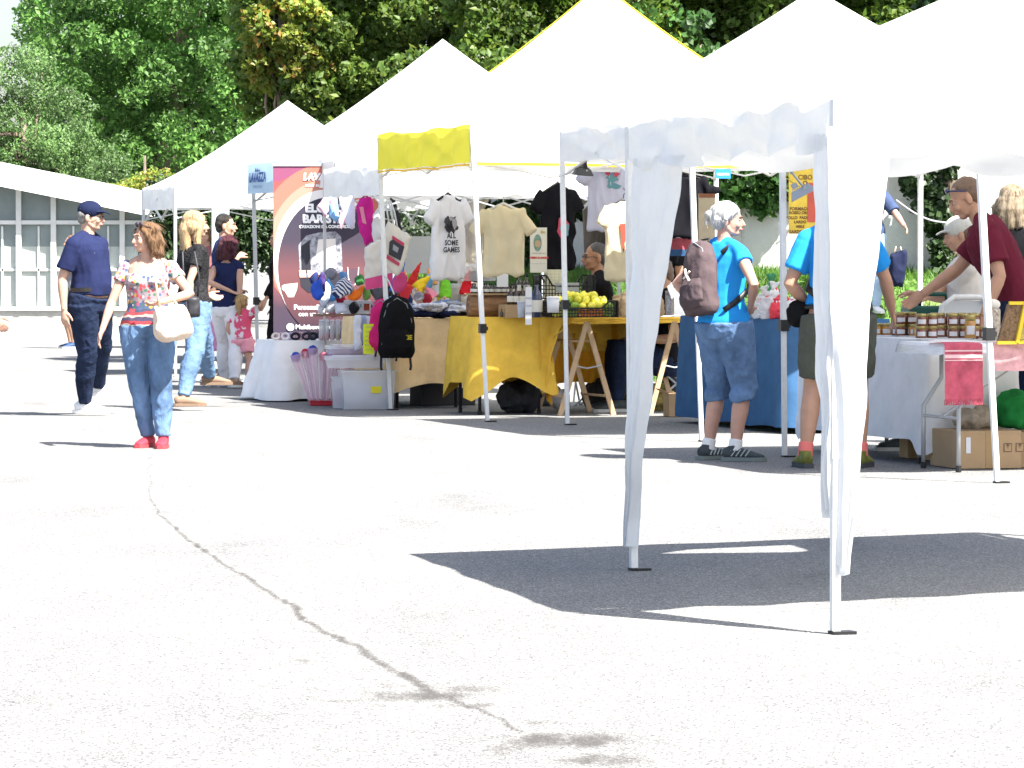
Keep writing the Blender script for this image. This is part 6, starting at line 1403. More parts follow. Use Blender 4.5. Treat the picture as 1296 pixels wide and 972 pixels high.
# --- bits under and behind tables
dkc = mat('dark_goods', (.03, .03, .035), .7, var=.5, vscale=6)
def carton(label, px, d, w, dp, h, rz, m=cbx, open_=False, z=0, group=None, marks=False):
    p = XG(px, d); t = thing('cardboard_box', label, 'box', (p.x, p.y, z + .004), R(rz), group)
    k = MB(); k.box((0, 0, h / 2), (w, dp, h)); k.build('carton', m, t, bevel=.004)
    k = MB(); k.box((0, -dp / 2 - .0015, h * .5), (.05, .002, h * .98)); k.box((0, 0, h + .0015), (.05, dp, .002)); k.build('tape', mat('tape_brown', (.34, .22, .1), .4), t)
    if open_:
        for s in (-1, 1): k = MB(); k.bar((s * w / 2, 0, h), (s * (w / 2 + .07), 0, h + .04), dp * .96, .004, up=(0, 1, 0) if False else (0, 0, 1)); k.build('flap', m, t)
    if marks:
        for x in (.12, .2): 
            k = MB(); k.box((x, -dp / 2 - .002, h * .55), (.055, .002, .055)); k.build('printed_mark', mat('ink_box', (.2, .12, .07), .8), t); k = MB(); k.box((x, -dp / 2 - .0035, h * .55), (.043, .002, .043)); k.build('printed_mark', m, t); k = MB(); k.lathe((x, -dp / 2 - .006, h * .53), [(.002, 0), (.002, .018), (.013, .02), (.001, .03)], 8); k.build('printed_mark', MATS['ink_box'], t)
        k = MB(); k.box((-.14, -dp / 2 - .003, h * .62), (.03, .002, .10)); k.build('label', PAP, t)
    return t
carton('brown cardboard box with flaps under the right end of the trestle board', 858, 34.4, .20, .2, .19, 12, open_=True)
carton('large cardboard box with printed marks and white label under the folding table', 1235, 26.0, .42, .5, .235, 14, marks=True)
carton('second long cardboard box at the right edge under the folding table', 1296, 26.1, .26, .4, .22, 14, marks=True)
carton('half hidden cardboard box beside the hanging corner of white cloth', 1183, 26.9, .13, .3, .17, 14)
carton('small cardboard box behind the lower edge of the white cloth', 1153, 27.2, .10, .2, .15, 10)
def bag_lump(name, label, px, d, r, z, m, seed, cat='bag', sq=.8):
    p = XG(px, d); k = MB(); k.ell((0, 0, r * sq), (r, r * .8, r * sq)); k.ell((r * .3, 0, r * .6), (r * .7, r * .6, r * .6)); ob = k.blob(name, m, None, .012, 1, fold(.03, 10, (1, 1, 1), seed)); ob.location = (p.x, p.y, z); return tag(ob, label, cat)
bag_lump('black_bag', 'crumpled black bag on the ground under the yellow cloth', 657, 35.2, .17, .0, dkc, 1)
bag_lump('plastic_bag', 'white plastic bag on the ground behind the left trestle', 706, 35.5, .09, .05, mat('bag_plastic_white', (.5, .5, .52), .4), 2)
bag_lump('black_bag', 'low black bag in the shade right of the left trestle', 762, 35.8, .16, 0, dkc, 3)
bag_lump('garden_bag', 'olive green bag of straw under the trestle board', 778, 36.0, .15, 0, mat('bag_olive', (.12, .13, .05), .8, var=.6, vscale=30), 4)
bag_lump('garden_bag', 'open bag of yellow straw beside the right trestle', 832, 35.8, .14, 0, mat('bag_straw', (.34, .27, .08), .8, var=.6, vscale=40), 5)
bag_lump('green_bag', 'bright green bag on the big cardboard box under the folding table', 1280, 26.2, .095, .25, fabric('bag_green', (.02, .22, .05), .3), 6, sq=1.2)
bag_lump('dark_bag', 'dark bag with straps under the towel', 1212, 26.3, .08, .28, dkc, 7)
bag_lump('paper_heap', 'heap of crumpled brown paper on the large cardboard box', 1232, 26.05, .11, .245, mat('paper_brown', (.33, .27, .2), .8, var=.4, vscale=20), 8, 'paper', .5)
t = thing('green_crate', 'dark green lidded crate under the peach cloth table', 'crate', tuple(XG(560, 37.2)), ROW); k = MB(); k.box((0, 0, .13), (.5, .4, .26)); k.build('body', mat('crate_dark', (.05, .05, .055), .6), t, bevel=.01); k = MB(); k.box((0, 0, .27), (.53, .43, .03)); k.build('lid', mat('lid_green', (.03, .16, .06), .5), t, bevel=.006)
# folding camp chairs behind the trestle board
def camp_chair(label, p, rz, m, seat=.42):
    t = thing('camp_chair', label, 'chair', p, rz)
    for s in (-1, 1):
        k = MB(); k.tube([(s * .25, -.2, 0), (-s * .25, -.18, seat)], .009, 6); k.build('leg', METG, t); k = MB(); k.tube([(s * .25, .2, 0), (-s * .25, .18, seat)], .009, 6); k.build('leg', METG, t)
        k = MB(); k.tube([(s * .25, -.2, 0), (s * .27, .18, seat)], .009, 6); k.tube([(s * .25, .2, 0), (s * .27, -.2, seat), (s * .27, -.2, seat + .2)], .009, 6); k.build('side_frame', METG, t)
        k = MB(); k.box((s * .27, 0, seat + .2), (.05, .42, .02)); k.build('armrest', m, t)
    k = MB(); k.grid(8, 8, lambda u, v: Vector((-.26 + .52 * u, -.2 + .38 * v, seat - .04 * math.sin(PI * u)))); k.build('seat', m, t); k = MB(); k.grid(8, 8, lambda u, v: Vector((-.26 + .52 * u, .2 + .1 * v, seat + .5 * v))); k.build('backrest', m, t)
    return t
camp_chair('dark folding camp chair behind the right trestle', tuple(XG(862, 36.3)), R(190), fabric('chair_dark', (.02, .02, .025)))
camp_chair('dark folding camp chair behind the orange cloth', tuple(XG(765, 36.9)), R(170), MATS['chair_dark'])
# --- honey stall
HON = mat('honey_dark', (.16, .045, .01), .15, spec=.7); HON2 = mat('honey_amber', (.42, .20, .03), .15, spec=.7); LID = mat('lid_gold', (.42, .33, .12), .4, metal=.5); LBW = mat('jar_label', (.62, .60, .62), .7)
def jar(label, p, r=.036, h=.062, m=HON, group='honey jars in rows', z=Z4):
    t = thing('honey_jar', label, 'jar', (p.x, p.y, z), 0, group); k = MB(); k.lathe((0, 0, 0), [(r * .92, 0), (r, .004), (r, h * .86), (r * .82, h * .94)], 12); k.build('glass', m, t, smooth=True)
    k = MB(); k.lathe((0, 0, 0), [(r * .90, h * .92), (r * .92, h * 1.2), (r * .85, h * 1.24)], 12); k.build('lid', LID, t, smooth=True)
    k = MB(); n = 8; vs = [Vector((r * 1.025 * math.cos(a), r * 1.025 * math.sin(a), z_)) for z_ in (h * .2, h * .66) for a in [-PI / 2 - .75 + 1.5 * i / (n - 1) for i in range(n)]]; k.add(vs, [(i, i + 1, i + 1 + n, i + n) for i in range(n - 1)]); k.build('label', LBW, t, smooth=True)
    return t
q = random.Random(8); jr = []
zj = Z4 + .014
def jarblock(px0, d, n, rows, levels, m, lab):
    for r_ in range(rows):
        for i in range(n):
            for l in range(levels): p = XG(px0, d) + V * (.076 * i) + U * (.078 * r_); jar(lab, p + Vector((q.uniform(-.002, .002), 0, 0)), m=m, z=zj + l * .078)
jarblock(1166, 26.35, 2, 1, 2, HON, 'dark honey jar in the double stack nearest the cloth corner'); jarblock(1190, 26.75, 1, 2, 2, HON, 'dark honey jar in the row behind the front stack')
jarblock(1206, 26.4, 3, 1, 2, HON, 'dark honey jar stacked behind the tall amber jar'); jarblock(1163, 27.1, 4, 2, 1, HON2, 'amber honey jar in the rear rows of the honey table'); jarblock(1203, 26.8, 3, 1, 2, HON, 'dark honey jar in the right rear block')
jarblock(1140, 27.2, 2, 2, 2, HON, 'dark honey jar behind the leaning man hand'); jarblock(1108, 27.4, 3, 2, 1, HON2, 'amber honey jar at the far left end of the honey table')
p = XG(1228, 26.3); t = jar('tall amber honey jar without a white label, in front of the dark jars', p, .036, .12, HON2, None, zj)
for i in range(3):
    p = XG(1247 + i * 12, 26.25); jar('dark jar beside the tent pole', p, group='jars beside the tent pole', z=zj)
t = thing('tool_case', 'dark green plastic case with handle at the back of the honey table', 'case', tuple(XG(1180, 27.7, Z4 + .06)), ROW - R(8)); t.scale = (1.2, 1.2, 1.2); k = MB(); k.box((0, 0, .06), (.36, .22, .12), taper=.85); k.build('case', mat('case_green', (.01, .07, .05), .5), t, bevel=.012); k = MB(); k.tube([(-.08, -.02, .12), (-.07, -.02, .185), (.07, -.02, .185), (.08, -.02, .12)], .013, 8); k.build('handle', MATS['case_green'], t, smooth=True)
k = MB(); k.box((.0, -.105, .07), (.1, .006, .02)); k.build('latch', GREYP, t)
# white folding chair behind
t = thing('folding_chair', 'white plastic folding chair with rounded backrest behind the honey jars', 'chair', tuple(XG(1224, 27.5)), ROW + R(12)); t.scale = (1.06, 1.06, 1.07)
k = MB()
WP = mat('chair_white', (.62, .64, .66), .35)
pts = [(-.21, .0, .45), (-.22, .0, .80), (-.19, .0, .93), (-.10, .0, .985), (.10, .0, .985), (.19, .0, .93), (.22, .0, .80), (.21, .0, .45)]
k.tube(pts, .018, 8); k.build('back_frame', METAL, t, smooth=True); k = MB(); k.grid(14, 10, lambda u, v: Vector(((-.20 + .40 * u) * (1 - .35 * max(0, v - .6)), .02 + .03 * math.sin(PI * u), .62 + .34 * v))); k.build('backrest', WP, t, smooth=True)
k = MB(); k.box((0, .22, .45), (.42, .42, .03)); k.build('seat', WP, t, bevel=.01)
for sx_ in (-1, 1): k = MB(); k.tube([(sx_ * .21, 0, .47), (sx_ * .22, .4, 0)], .014, 8); k.build('leg', METAL, t); k = MB(); k.tube([(sx_ * .21, .35, .45), (sx_ * .22, -.05, 0)], .014, 8); k.build('leg', METAL, t)
# honeycomb frame display
t = thing('honeycomb_frame', 'yellow framed case with dark honeycomb tilted on the folding table', 'display frame', tuple(W(1283, 434, 25.35)), ROW); t.location.z = Z5 + .012
YW = mat('frame_yellow', (.70, .50, .03), .5); CMB = mat('comb_brown', (.20, .12, .06), .7, var=.6, vscale=60)
k = MB(); k.add([(-.13, -.06, 0), (-.02, -.06, 0), (.03, -.06, .235), (-.06, -.06, .235), (-.13, -.03, 0), (-.02, -.03, 0), (.03, -.03, .235), (-.06, -.03, .235)], [(0, 1, 2, 3), (4, 7, 6, 5), (0, 3, 7, 4), (1, 5, 6, 2), (0, 4, 5, 1), (3, 2, 6, 7)]); k.build('comb', CMB, t)
k = MB(); k.bar((-.14, -.065, .0), (-.01, -.065, 0), .02, .02); k.bar((-.06, -.065, .24), (.25, -.065, .24), .02, .02); k.bar((-.01, -.07, .0), (.045, -.07, .24), .022, .022, up=(0, 1, 0)); k.bar((0, -.065, .0), (.26, -.065, .03), .02, .02); k.build('frame', YW, t)
k = MB(); k.add([(.015, -.05, .015), (.26, -.05, .035), (.26, -.05, .23), (.055, -.05, .23)], [(0, 1, 2, 3)]); k.build('inner_panel', mat('panel_mixed', (.62, .50, .12), .6, var=.9, vscale=7, col2=(.08, .09, .08)), t)
k = MB(); k.add([(.055, -.052, .2), (.26, -.052, .17), (.26, -.052, .215), (.065, -.052, .232)], [(0, 1, 2, 3)]); k.build('orange_strip', mat('strip_orange', (.70, .25, .02), .6), t)
p = XG(1256, 25.9); t = thing('woven_jar', 'tall clear jar with cream top beside the tent pole', 'jar', (p.x, p.y, Z5 + .012)); k = MB(); k.lathe((0, 0, 0), [(.045, 0), (.05, .02), (.05, .19), (.045, .2)], 14); k.build('jar', mat('jar_woven', (.45, .38, .30), .5, var=.7, vscale=60), t, smooth=True); k = MB(); k.ell((0, 0, .225), (.05, .05, .035)); k.build('lid', mat('lid_cream', (.66, .62, .54), .6), t, smooth=True)
# --- goods on the blue table: bags of sweets, bottles
q = random.Random(77); sw = [mat('pack_clear', (.60, .60, .62), .2, alpha=.6), mat('pack_red', (.55, .03, .05), .5), mat('pack_white', (.62, .62, .62), .5), mat('pack_green', (.03, .20, .08), .5)]
for i, (px, d, h, mi, lb) in enumerate([(962, 31.6, .16, 0, 'clear bag of sweets at the left of the blue table'), (972, 31.4, .20, 0, 'tall clear bag of sweets on the blue table'), (981, 31.8, .27, 2, 'white gift bag standing behind the clear bags'), (984, 31.3, .15, 1, 'red wrapped packet beside the tent pole'), (990, 31.6, .22, 1, 'taller red packet behind the tent pole'), (976, 32.2, .33, 3, 'dark green topped bottle packet at the back'), (967, 32.0, .24, 0, 'round clear packet behind the tall clear bag'), (1003, 31.5, .16, 2, 'white packet right of the tent pole'), (1010, 31.7, .20, 0, 'clear packet right of the tent pole'), (1018, 31.6, .15, 2, 'low white packet near the man in blue')]):
    p = XG(px, d); t = thing('gift_packet', lb, 'packet', (p.x, p.y, Z3 + .01), q.uniform(-.4, .4), 'packets on the blue table'); k = MB(); k.tube([(0, 0, 0), (0, 0, h * .4), (0, 0, h * .72), (0, 0, h * .8), (0, 0, h)], [(.055, .04), (.06, .05), (.045, .03), (.014, .012), (.04, .012)], 12); k.blob('packet', sw[mi], t, .009, 1, fold(.01, 22, (1, 1, 1), i)); k = MB(); k.tube([(-.016, 0, h * .79), (.016, 0, h * .79)], .02, 8); k.build('ribbon', sw[1] if mi != 1 else sw[2], t)
# wall line: sagging cable
k = MB(); a = W(1134, 253, 36); b_ = W(1208, 282, 36); k.tube([a.lerp(b_, i / 10) - Vector((0, 0, .06 * math.sin(PI * i / 10))) for i in range(11)], .008, 6); tag(k.build('cable', GRY, None), 'thin grey cable slung from the ivy covered trunk', 'cable')
# narrow pale banner behind the man with dark hair
t = thing('pale_banner', 'narrow pale blue and white flag banner behind the dark haired man', 'banner', tuple(XG(281, 44.5))); k = MB(); k.grid(6, 10, lambda u, v: Vector((-.09 + .17 * u, .01 * math.sin(6 * u), 1.15 + .72 * v))); k.build('flag', LB, t); k = MB(); k.tube([(-.1, 0, 0), (-.1, 0, 1.9)], .012, 8); k.build('pole', METG, t); k = MB(); k.lathe((-.1, 0, 0), [(.14, 0), (.14, .02), (.02, .04)], 14); k.build('base', METG, t)
# dense hedge left of the banner, behind the shoppers
cl = []
q = random.Random(91)
for px in range(205, 372, 7):
    for py in range(238, 326, 12): cl.append((px2(px + q.uniform(-4, 4), py + q.uniform(-5, 5), 61 + q.uniform(-.3, .3)), (.2, .25, .16)))
tag(mesh_obj('hedge', leaves_mesh('hedge', cl, 26000, .085, 92, shell=(.2, 1.1)), LIVD), 'dark leafy hedge between the glass building and the coffee banner', 'hedge', kind='stuff')
# ---------------------------------------------------------------- the people at the market
def toloc(loc, heading, w): return Matrix.Rotation(-R(heading - 90), 3, 'Z') @ (Vector(w) - Vector(loc))
def P_(label, loc, heading, H, feetpx=None, handpx=None, **k):
    loc = Vector(loc)
    if feetpx: k['feet'] = [tuple(toloc(loc, heading, G(*f))[:2]) + (0,) for f in feetpx]
    if handpx:
        hs = []
        for i, h in enumerate(handpx):
            hs.append(tuple(toloc(loc, heading, W(h[0], h[1], loc.y + h[2]))) if h else ((.24, .06, .80 * H / 1.75), (-.24, .06, .80 * H / 1.75))[i])
        k['hands'] = hs
    return person(label, loc, heading, H, **k)
denim = fabric('denim_blue', (.12, .20, .34), .5, 5, .4, 40, stretch=(1, 1, .5)); denimd = fabric('denim_dark', (.014, .022, .05), .4, 5, .4, 40); deniml = fabric('denim_light', (.12, .20, .33), .45, 4, .4, 40)
navy = fabric('knit_navy', (.014, .019, .060), .15); blk = fabric('knit_black', (.008, .008, .010), .2); turq = fabric('tee_turquoise', (.02, .24, .62), .12); marn = fabric('tee_maroon', (.105, .012, .026), .15); beig = fabric('shirt_beige', (.62, .57, .52), .1)
gryc = fabric('shorts_olive', (.075, .08, .065), .2); whtc = fabric('trousers_white', (.66, .65, .67), .06)
SHW = mat('shoe_white', (.68, .68, .68), .6, var=.1); SHR = mat('shoe_red', (.50, .03, .05), .7, var=.3, vscale=20); SHG = mat('shoe_darkgrey', (.045, .055, .06), .7, var=.3, vscale=20); SHT = mat('sandal_tan', (.20, .13, .09), .7); SHO = mat('shoe_olive', (.16, .17, .03), .6, var=.5, vscale=16); SOLD = mat('sole_dark', (.05, .055, .06), .7)
H_GREY = hairmat('hair_grey', (.24, .23, .21)); H_WHITE = hairmat('hair_white', (.62, .62, .62), (.36, .36, .37)); H_BLOND = hairmat('hair_blond', (.52, .38, .21), (.30, .19, .09)); H_BROWN = hairmat('hair_brown', (.20, .11, .05), (.09, .045, .02)); H_DARK = hairmat('hair_dark', (.02, .014, .010)); H_AUB = hairmat('hair_auburn', (.09, .012, .022), (.03, .006, .01)); H_STUB = hairmat('hair_stubble', (.20, .13, .09), (.13, .08, .055)); H_ASH = hairmat('hair_ash', (.34, .27, .18), (.16, .12, .08)); H_LB = hairmat('hair_lightbrown', (.42, .27, .12), (.24, .14, .06))
SKINB = mat('belt_black', (.015, .013, .012), .4)
# 1 man in navy polo
def ex1(J):
    s = J['s']; m = MB(); m.box(J['sp'](.375, .128, .075), (.035, .004, .028)); m.build('chest_logo', PW, J['root'])
    m = MB(); m.bar(J['sp'](.50, .068, .0), J['sp'](.38, .135, 0), .022, .006); m.build('placket', MATS['knit_navy'], J['root'])
P_('man in navy polo shirt, navy cap, dark jeans and white shoes standing at the left', G(114, 527), -30, 1.80, [(107, 526), (124, 523)], [(81, 392, -.16), (122, 385, .2)], elbow=[(.3, -1, 0), (-.5, -1, 0)], skin='light', bulk=1.1, belly=.035, hyaw=-24, hpitch=4, shirt=dict(m=navy, sleeve=.72, hemz=.06, g=.016, hem=.0, collar=navy), legs=dict(m=denimd, g=.012, top=.09), shoes=dict(m=SHW, sole=SHW, k=1.08), hair=hair_short(H_GREY), cap=fabric('cap_navy', (.010, .014, .04)), belt=SKINB, extras=ex1, vox=.0062, glasses=dict(z=.014), footyaw=(-10, -28), lean=-2)
# 2 woman in floral top
flo, N, L, b = nodes('top_floral', .85)
tc = N.new('ShaderNodeTexCoord'); v = N.new('ShaderNodeTexVoronoi'); v.inputs['Scale'].default_value = 36; L.new(tc.outputs['Object'], v.inputs[0]); sc = N.new('ShaderNodeSeparateColor'); L.new(v.outputs['Color'], sc.inputs[0])
fc = ramp(N, L, sc.outputs[0], [(0, (.45, .06, .07)), (.25, (.07, .10, .20)), (.45, (.62, .56, .52)), (.6, (.50, .30, .06)), (.75, (.06, .14, .09)), (.88, (.40, .10, .16))]); fc.color_ramp.interpolation = 'CONSTANT'
sx = N.new('ShaderNodeSeparateXYZ'); L.new(tc.outputs['Object'], sx.inputs[0]); mr = N.new('ShaderNodeMapRange'); mr.inputs[1].default_value = .78; mr.inputs[2].default_value = 1.30; L.new(sx.outputs[2], mr.inputs[0])
nz = N.new('ShaderNodeTexNoise'); nz.inputs['Scale'].default_value = 9; L.new(tc.outputs['Object'], nz.inputs[0]); ad = N.new('ShaderNodeMath'); ad.operation = 'MULTIPLY_ADD'; L.new(nz.outputs['Fac'], ad.inputs[0]); ad.inputs[1].default_value = .12; L.new(mr.outputs[0], ad.inputs[2])
bc = ramp(N, L, ad.outputs[0], [(0, (.30, .04, .05)), (.09, (.42, .36, .30)), (.11, (.30, .035, .05)), (.15, (.05, .04, .07)), (.18, (.40, .32, .26)), (.21, (.32, .04, .05)), (.25, (.06, .05, .09)), (.29, (.38, .30, .26)), (.32, (.28, .05, .06)), (.36, (.06, .07, .12)), (.40, (.08, .11, .19)), (.50, (.24, .20, .22)), (.75, (.36, .32, .35))]); bc.color_ramp.interpolation = 'CONSTANT'
lt = N.new('ShaderNodeMath'); lt.operation = 'LESS_THAN'; L.new(v.outputs['Distance'], lt.inputs[0]); lt.inputs[1].default_value = .46; gt_ = N.new('ShaderNodeMath'); gt_.operation = 'GREATER_THAN'; L.new(ad.outputs[0], gt_.inputs[0]); gt_.inputs[1].default_value = .37; mu = N.new('ShaderNodeMath'); mu.operation = 'MULTIPLY'; L.new(lt.outputs[0], mu.inputs[0]); L.new(gt_.outputs[0], mu.inputs[1])
L.new(mixc(N, L, mu.outputs[0], bc.outputs[0], fc.outputs[0]), b.inputs['Base Color'])
def ex2(J):
    m = MB(); hp = J['hp']; k = J['k']
    for s in (-1, 1): m.ell(hp(s * .034, .058, .118), (.03 * k, .012, .02 * k), J['HR'], 10, 6); m.tube([hp(s * .06, .05, .112), hp(s * .085, -.01, .09)], .003, 5)
    m.build('sunglasses', mat('lens_dark', (.03, .02, .03), .15), J['root'], smooth=True)
P_('woman in floral top and blue jeans walking in red shoes with a cream handbag', G(194, 566), -97, 1.57, [(188, 566), (207, 567)], [(127, 424, -.1), (205, 382, -.22)], elbow=[(.6, -1, .1), (-1, -.25, -.25)], skin='light', sex='f', bulk=1.16, belly=.01, bust=1, hyaw=52, hpitch=2, pelvis=(.035, 0, .84), shirt=dict(m=flo, sleeve=.42, hemz=-.02, g=.012, top=.41, hem=.01), legs=dict(m=denim, g=.014, amp=.007), shoes=dict(m=SHR, sole=mat('sole_red', (.36, .05, .06), .7)), hair=hair_bob(H_BROWN, .115, .015), extras=ex2, vox=.0055, footyaw=(14, -4), curl=.3)
slab('handbag', 'cream structured handbag carried on the arm of the woman in the floral top', 'handbag', [(196, 398), (200, 390), (231, 386), (236, 391), (243, 419), (238, 427), (206, 432), (198, 428), (196, 412)], 28.48, mat('leather_cream', (.62, .50, .40), .55, bump=.15), .13, None, 3, straps=[[(203, 392), (199, 370), (196, 350), (199, 336)], [(226, 388), (214, 372), (203, 350), (201, 336)]], sm=mat('leather_tan', (.52, .40, .30), .55))
# 3 blond woman
P_('blond woman in black lace top and blue jeans seen from behind, stepping right', G(245, 518), 28, 1.74, [(231, 520), (274, 514)], [(239, 392, -.22), (262, 372, .25)], skin='light', sex='f', bulk=1.12, hyaw=10, shirt=dict(m=fabric('lace_black', (.022, .022, .024), .9, 60, .6, 60), sleeve=.5, hemz=-.02, g=.014, top=.50), legs=dict(m=deniml, g=.014), shoes=dict(m=SHT, low=1, sole=mat('sole_cork', (.18, .12, .08), .8)), hair=hair_bob(H_BLOND, .24, .03), vox=.0062, footyaw=(15, 15))
slab('shoulder_bag', 'small black shoulder bag with strap at the hip of the blond woman', 'shoulder bag', [(237, 376), (251, 376), (252, 400), (239, 401)], 35.55, mat('leather_black', (.03, .03, .035), .5), .06, None, 4, straps=[[(240, 377), (232, 345), (231, 318)], [(250, 377), (252, 350), (246, 318)]])
# 4 dark haired man
P_('dark haired man in navy shirt with hand at his chin behind the curly haired woman', XG(283, 43.8), 8, 1.80, None, [(301, 326, -.18), None], skin='tan', hyaw=10, shirt=dict(m=fabric('shirt_blue_grey', (.022, .032, .09), .2), sleeve=.7, g=.018, hemz=-.02), legs=dict(m=denimd), shoes=dict(m=SHG), hair=hair_short(H_DARK, .004), vox=.0065)
# 5 curly auburn woman
P_('woman with dark red curly hair in navy sleeveless top and white trousers', G(289, 491), 62, 1.56, [(297, 492), (284, 490)], [(306, 368, .1), (291, 368, -.12)], skin='light', sex='f', bulk=1.08, hyaw=20, shirt=dict(m=navy, sleeve=0, hemz=-.06, g=.016, top=.50), legs=dict(m=whtc, g=.018), shoes=dict(m=SHT, low=1), hair=hair_bob(H_AUB, .12, .025, 46), vox=.0065)
# 6 toddler
tot, N, L, b = nodes('tee_pink_white', .9); tc = N.new('ShaderNodeTexCoord'); n = N.new('ShaderNodeTexNoise'); n.inputs['Scale'].default_value = 13; L.new(tc.outputs['Object'], n.inputs[0]); r_ = ramp(N, L, n.outputs['Fac'], [(.0, (.62, .08, .16)), (.5, (.66, .55, .58))]); r_.color_ramp.interpolation = 'CONSTANT'; L.new(r_.outputs[0], b.inputs['Base Color'])
P_('toddler with blond ponytail and pink shorts beside the woman in white trousers', G(306, 491.5), 68, .94, [(314, 492), (299, 491)], [(327, 384, 0), (296, 430, 0)], skin='rosy', sex='m', bulk=1.2, belly=.01, shirt=dict(m=tot, sleeve=.6, hemz=.0, g=.018), legs=dict(m=fabric('shorts_pink', (.72, .30, .36)), len=.55, g=.03, flare=.02, name='shorts'), shoes=dict(m=mat('sandal_pink', (.65, .15, .25), .6), low=1), hair=hair_pony(hairmat('hair_toddler', (.56, .36, .16), (.34, .2, .08))), vox=.006, footyaw=(25, -5), eyes=True)
P_('small child in a pink dress partly hidden behind the blond woman', XG(272, 42.6), 80, 1.0, None, None, skin='tan', sex='m', bulk=1.1, shirt=dict(m=fabric('dress_pink', (.60, .28, .45)), sleeve=.5, g=.02), legs=dict(m=MATS['dress_pink'], len=.4, g=.04, flare=.05, skirt=.25, name='skirt'), shoes=dict(m=SHT, low=1), hair=hair_pony(H_BROWN), vox=.009)
# 8 beside the banner
P_('person with brown hair in black clothes, mostly hidden behind the coffee banner', XG(357, 42.4), 190, 1.64, None, [None, (333, 386, -.4)], skin='tan', sex='f', shirt=dict(m=blk, sleeve=1.8, hemz=-.08, g=.03), legs=dict(m=blk), shoes=dict(m=SHG), hair=hair_bob(H_BROWN, .2, .02), vox=.009)
# 9 arm coming in at the left edge
P_('person at the left edge reaching a hand into view', XG(-52, 29.6), 5, 1.7, None, [(-6, 402, -.15), (-20, 412, .3)], elbow=[(.2, -1, -.6), (-.3, -1, -.4)], skin='rosy', shirt=dict(m=beig, sleeve=.6), legs=dict(m=denimd), shoes=dict(m=SHW), hair=hair_short(H_GREY), vox=.0065)
# 10 far person
P_('distant person in shorts partly hidden behind the man in the navy polo', XG(92, 61), 200, 1.68, None, None, skin='tan', shirt=dict(m=fabric('shirt_dull', (.2, .2, .22)), sleeve=.6), legs=dict(m=gryc, len=.9, name='shorts'), shoes=dict(m=mat('shoe_blue', (.02, .05, .12), .6)), hair=hair_short(H_BROWN), vox=.012, eyes=False)
# far person behind dark haired man
P_('distant person seen between the blond woman and the dark haired man', XG(262, 52), 200, 1.72, None, None, skin='rosy', shirt=dict(m=fabric('shirt_dull2', (.25, .1, .1)), sleeve=.6), legs=dict(m=denimd), shoes=dict(m=SHG), hair=hair_short(H_BROWN), vox=.012)
# 11-13 stallholders
P_('seated man with glasses and short hair behind the black crates', XG(757, 36.2), 187, 1.85, None, [(742, 392, -.3), (735, 396, .1)], pelvis=(0, 0, .60), feet=[(.14, .42, 0), (-.14, .45, 0)], skin='brown', hyaw=-8, shirt=dict(m=blk, sleeve=.6, g=.02), legs=dict(m=denimd), shoes=dict(m=SHG), hair=hair_short(hairmat('hair_saltpepper', (.11, .10, .09), (.04, .04, .04))), glasses=dict(z=.016), vox=.0065)
P_('seated man with shaved head looking left over the white box', XG(850, 35.6), 190, 1.95, None, None, pelvis=(0, .05, .42), feet=[(.15, .5, 0), (-.15, .5, 0)], hands=[(.2, .3, .62), (-.2, .3, .62)], skin='tan', hpitch=12, shirt=dict(m=blk, sleeve=.6, g=.02), legs=dict(m=denimd), shoes=dict(m=SHG), hair=hair_short(H_STUB, -.002, bald=False), vox=.0065)
P_('standing person in black, face hidden by the hanging black T-shirt', XG(850, 37.0), 200, 1.70, None, [(837, 352, -.3), None], skin='brown', elbow=[(.5, -.4, .3), (-.5, -1, -.2)], shirt=dict(m=blk, sleeve=.35, g=.01), legs=dict(m=blk), shoes=dict(m=SHG), hair=hair_short(H_DARK), vox=.008)
# 14 woman with white hair
def ex14(J): pass
J = P_('woman with white hair bun, turquoise T-shirt and denim knee shorts', G(916, 583), 44, 1.69, [(930, 584), (896, 582)], [(950, 388, -.1), (888, 392, .12)], elbow=[(1, -.6, -.1), (-1, -.6, -.1)], skin='rosy', sex='f', bulk=1.06, hyaw=46, hpitch=3, belly=.005, shirt=dict(m=turq, sleeve=.28, hemz=-.06, g=.014, sflare=.03), legs=dict(m=fabric('denim_capri', (.10, .17, .30), .4, 6, .4, 40), len=1.18, g=.02, flare=.008, name='knee_shorts'), shoes=dict(m=SHG, sole=mat('sole_greengrey', (.16, .19, .18), .7), stripe=mat('stripe_grey', (.36, .40, .40), .6), k=1.05), socks=dict(m=SHW, h=.06), hair=hair_bun(H_WHITE), vox=.0052, footyaw=(52, 5), pelvis=(.0, 0, .90))
pbr = fabric('pack_brown', (.085, .062, .066), .15, 8, .5, 14)
c = J['root'].matrix_world; rt = J['root']; M_ = Matrix.Translation(rt.location) @ rt.rotation_euler.to_matrix().to_4x4()
bp0 = M_ @ (J['sp'](.055, -.20, -.02))
t = backpack('brown nylon backpack on the back of the woman with white hair', tuple(bp0), R(44 - 90), .265, .47, .17, pbr, fabric('pack_taupe', (.075, .055, .06), .2, 8, .5, 14), strap=BLK, dangling=False)
t.rotation_euler = (R(-6), R(-8), R(44 - 90))
k = MB(); k.tube([Vector((.02, -.125, .2)), Vector((.0, -.13, .24)), Vector((-.02, -.12, .28))], .009, 6); k.tube([Vector((-.03, -.125, .22)), Vector((.03, -.13, .26))], .007, 6); k.build('cord', mat('cord_pale', (.6, .5, .45), .6), t)
